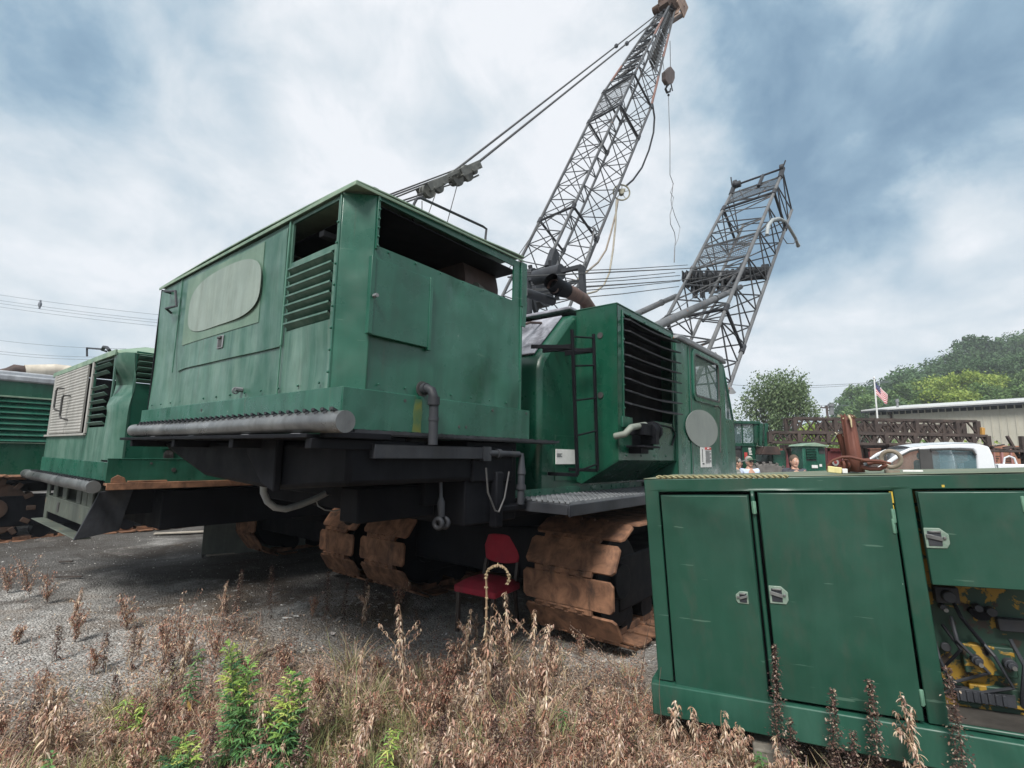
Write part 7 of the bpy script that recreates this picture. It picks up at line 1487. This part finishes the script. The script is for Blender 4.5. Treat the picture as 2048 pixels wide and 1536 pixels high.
def person(label, x, y, rz, h, arms, shirt, trousers, hair=None, cap=None, glasses=False, nm='person', bend=0):
    p0_ = wthing(nm, x, y, label, 'person', rz); S_ = h/1.76
    def V(a, b_, c): return Vector((a, b_-(c-.95)*bend if c > .95 else b_, c))*S_
    hip, ch_, neck, hd = V(0, 0, .98), V(0, 0, 1.32), V(0, 0, 1.50), V(0, -.01, 1.58)
    pts = [hip, ch_, neck, hd]; ed = [(0, 1), (1, 2), (2, 3)]; rad = [.135*S_, .15*S_, .055*S_, .06*S_]
    for s_ in (-1, 1):
        n = len(pts); pts += [V(s_*.09, 0, .90), V(s_*.10, -.01, .50), V(s_*.10, .02, .09), V(s_*.11, -.14, .04)]; ed += [(0, n), (n, n+1), (n+1, n+2), (n+2, n+3)]; rad += [.095*S_, .065*S_, .042*S_, .035*S_]
    hands = []
    for s_, (elb, wr_) in zip((-1, 1), arms):
        n = len(pts); sh = V(s_*.19, 0, 1.43); pts += [sh, V(*elb), V(*wr_)]; ed += [(1, n), (n, n+1), (n+1, n+2)]; rad += [.065*S_, .042*S_, .028*S_]
        wv = V(*wr_); dd = (wv-V(*elb)).normalized(); pts.append(wv+dd*.07*S_); ed.append((n+2, n+3)); rad.append(.030*S_); hands.append((wv+dd*.07*S_, dd))
    body = skinned('body', pts, ed, rad, skin, p0_)
    # fingers
    for hp_, dd in hands:
        sd_ = dd.orthogonal().normalized(); mb = MB()
        for k in range(4): b_ = hp_+sd_*(.024-.016*k)*S_; mb.tube([b_, b_+dd*.035*S_, b_+(dd*.055-Vector((0, .02, .01)))*S_], [.0085*S_, .008*S_, .006*S_], 6)
        mb.tube([hp_-dd*.03*S_+sd_*.03*S_, hp_+sd_*.055*S_, hp_+dd*.03*S_+sd_*.06*S_], [.010*S_, .009*S_, .007*S_], 6); mb.build('fingers', skin, body)
    hc = V(0, -.02, 1.625); mb = MB(); mb.ball(tuple(hc), .105*S_, 18, 14, (.74, .90, 1.12)); mb.ball(tuple(hc+Vector((0, -.100*S_, -.012*S_))), .018*S_, 8, 6, (.8, 1, 1.3)); mb.ball(tuple(hc+Vector((0, -.04, -.085))*S_), .045*S_, 10, 8, (1, 1, .7))
    for s_ in (-1, 1): mb.ball(tuple(hc+Vector((s_*.080, .0, -.005))*S_), .024*S_, 8, 6, (.4, .8, 1.2))
    mb.build('head', skin, body); mb = MB(); mb.obox(hc+Vector((0, -.090, -.055))*S_, (.022*S_, 0, 0), (0, .006, 0), (0, 0, .004)); mb.build('mouth', surf('lips', (.30, .12, .10), (.33, .14, .12), .5), body)
    for s_ in (-1, 1): mb = MB(); mb.ball(tuple(hc+Vector((s_*.030, -.084, .010))*S_), .010*S_, 8, 6); mb.build('eye', M['white'], body)
    if hair: mb = MB(); mb.ball(tuple(hc+Vector((0, .022, .030))*S_), .114*S_, 16, 12, (.80, .90, 1.02)); mb.build('hair', hair, p0_)
    if cap: mb = MB(); mb.ball(tuple(hc+Vector((0, .008, .045))*S_), .105*S_, 16, 10, (.80, .92, .78)); mb.obox(hc+Vector((0, -.115, .045))*S_, (.065*S_, 0, 0), (0, .045*S_, -.012), (0, 0, .005)); mb.build('cap', cap, p0_, bevel=.003)
    if glasses:
        mb = MB()
        for s_ in (-1, 1): mb.ball(tuple(hc+Vector((s_*.034, -.098, .012))*S_), .026*S_, 10, 8, (1.05, .3, .75)); mb.tube([hc+Vector((s_*.06, -.09, .016))*S_, hc+Vector((s_*.08, -.0, .014))*S_], .004, 5)
        mb.tube([hc+Vector((-.02, -.102, .016))*S_, hc+Vector((.02, -.102, .016))*S_], .004, 5); mb.build('sunglasses', M['ink'], p0_)
    sp2 = [V(0, 0, .92), V(0, 0, 1.15), V(0, 0, 1.34), V(0, 0, 1.44)]; e2 = [(0, 1), (1, 2), (2, 3)]; r2 = [.155*S_, .152*S_, .168*S_, .09*S_]
    for s_, (elb, wr_) in zip((-1, 1), arms):
        n = len(sp2); sh = V(s_*.195, 0, 1.435); E_ = V(*elb); W_2 = E_.lerp(V(*wr_), shirt[1]); sp2 += [sh, E_.lerp(sh, .05), W_2] if shirt[1] > 0 else [sh, sh.lerp(E_, .7)]
        e2 += [(2, n), (n, n+1)]; r2 += [.085*S_, .060*S_]
        if shirt[1] > 0: e2.append((n+1, n+2)); r2.append(.044*S_)
    skinned('shirt', sp2, e2, r2, shirt[0], p0_)
    tp2 = [V(0, 0, .99)]; e3 = []; r3 = [.150*S_]
    for s_ in (-1, 1): n = len(tp2); tp2 += [V(s_*.09, 0, .88), V(s_*.10, -.01, .50), V(s_*.10, .02, .10)]; e3 += [(0, n), (n, n+1), (n+1, n+2)]; r3 += [.108*S_, .082*S_, .065*S_]
    skinned('trousers', tp2, e3, r3, trousers, p0_)
    for s_ in (-1, 1): mb = MB(); mb.ball((s_*.11*S_, -.06*S_, .04), .075, 12, 8, (.7, 1.9, .6)); mb.build('shoe', M['ink'], p0_)
    return p0_
jeans = surf('blue_jeans', (.05, .07, .12), (.08, .10, .16), .9, 6)
a = wp(1498, 925, 11.6); person('man in a light blue shirt, green cap and sunglasses standing behind the generator', a.x, 11.6, R(8), 1.70, (((-.27, .02, 1.15), (-.10, -.20, 1.12)), ((.27, .02, 1.15), (.22, -.12, .95))), (surf('light_blue_shirt', (.45, .52, .68), (.52, .60, .76), .85, 6), .35), jeans, cap=surf('green_cap', (.05, .09, .06), (.08, .12, .08), .8), glasses=True, hair=surf('grey_hair', (.25, .23, .21), (.3, .28, .26), .9))
a = wp(1472, 930, 10.6); person('person in a grey and dark jacket and grey cap, half hidden beside the crane cab', a.x, 10.6, R(70), 1.68, (((-.24, -.12, 1.22), (-.05, -.38, 1.28)), ((.26, -.08, 1.2), (.15, -.35, 1.26))), (surf('grey_black_jacket', (.09, .10, .09), (.28, .28, .26), .85, 9), .95), surf('dark_trousers', (.03, .03, .035), (.05, .05, .055), .9), cap=surf('grey_cap', (.18, .18, .17), (.28, .27, .26), .8), hair=surf('dark_hair', (.03, .025, .02), (.05, .04, .03), .8))
a = wp(1588, 925, 10.4); person('person in a dark shirt with a hand raised to the chest by the green cabinet', a.x, 10.4, R(-5), 1.74, (((-.28, .03, 1.20), (-.16, -.22, 1.20)), ((.28, -.02, 1.18), (.10, -.24, 1.38))), (surf('dark_shirt', (.035, .038, .05), (.06, .065, .08), .9, 6), .8), surf('dark_trousers2', (.03, .03, .035), (.05, .05, .055), .9), hair=surf('brown_hair', (.06, .04, .03), (.09, .06, .04), .8))

# ================================================================== haze
hm = bpy.data.materials.new('haze'); hm.use_nodes = True; t = hm.node_tree; t.nodes.clear(); oo = t.nodes.new('ShaderNodeOutputMaterial'); pv = t.nodes.new('ShaderNodeVolumePrincipled'); pv.inputs['Color'].default_value = (.80, .87, .93, 1); pv.inputs['Density'].default_value = .0009; t.links.new(pv.outputs[0], oo.inputs['Volume'])
mb = MB(); mb.box(-420, 420, -220, 420, -2.2, 62)
if HAZE: o = mb.build('haze', hm, None, smooth=False); o['kind'] = 'stuff'; o['label'] = 'thin pale summer haze over the yard and hill'; o['category'] = 'haze'
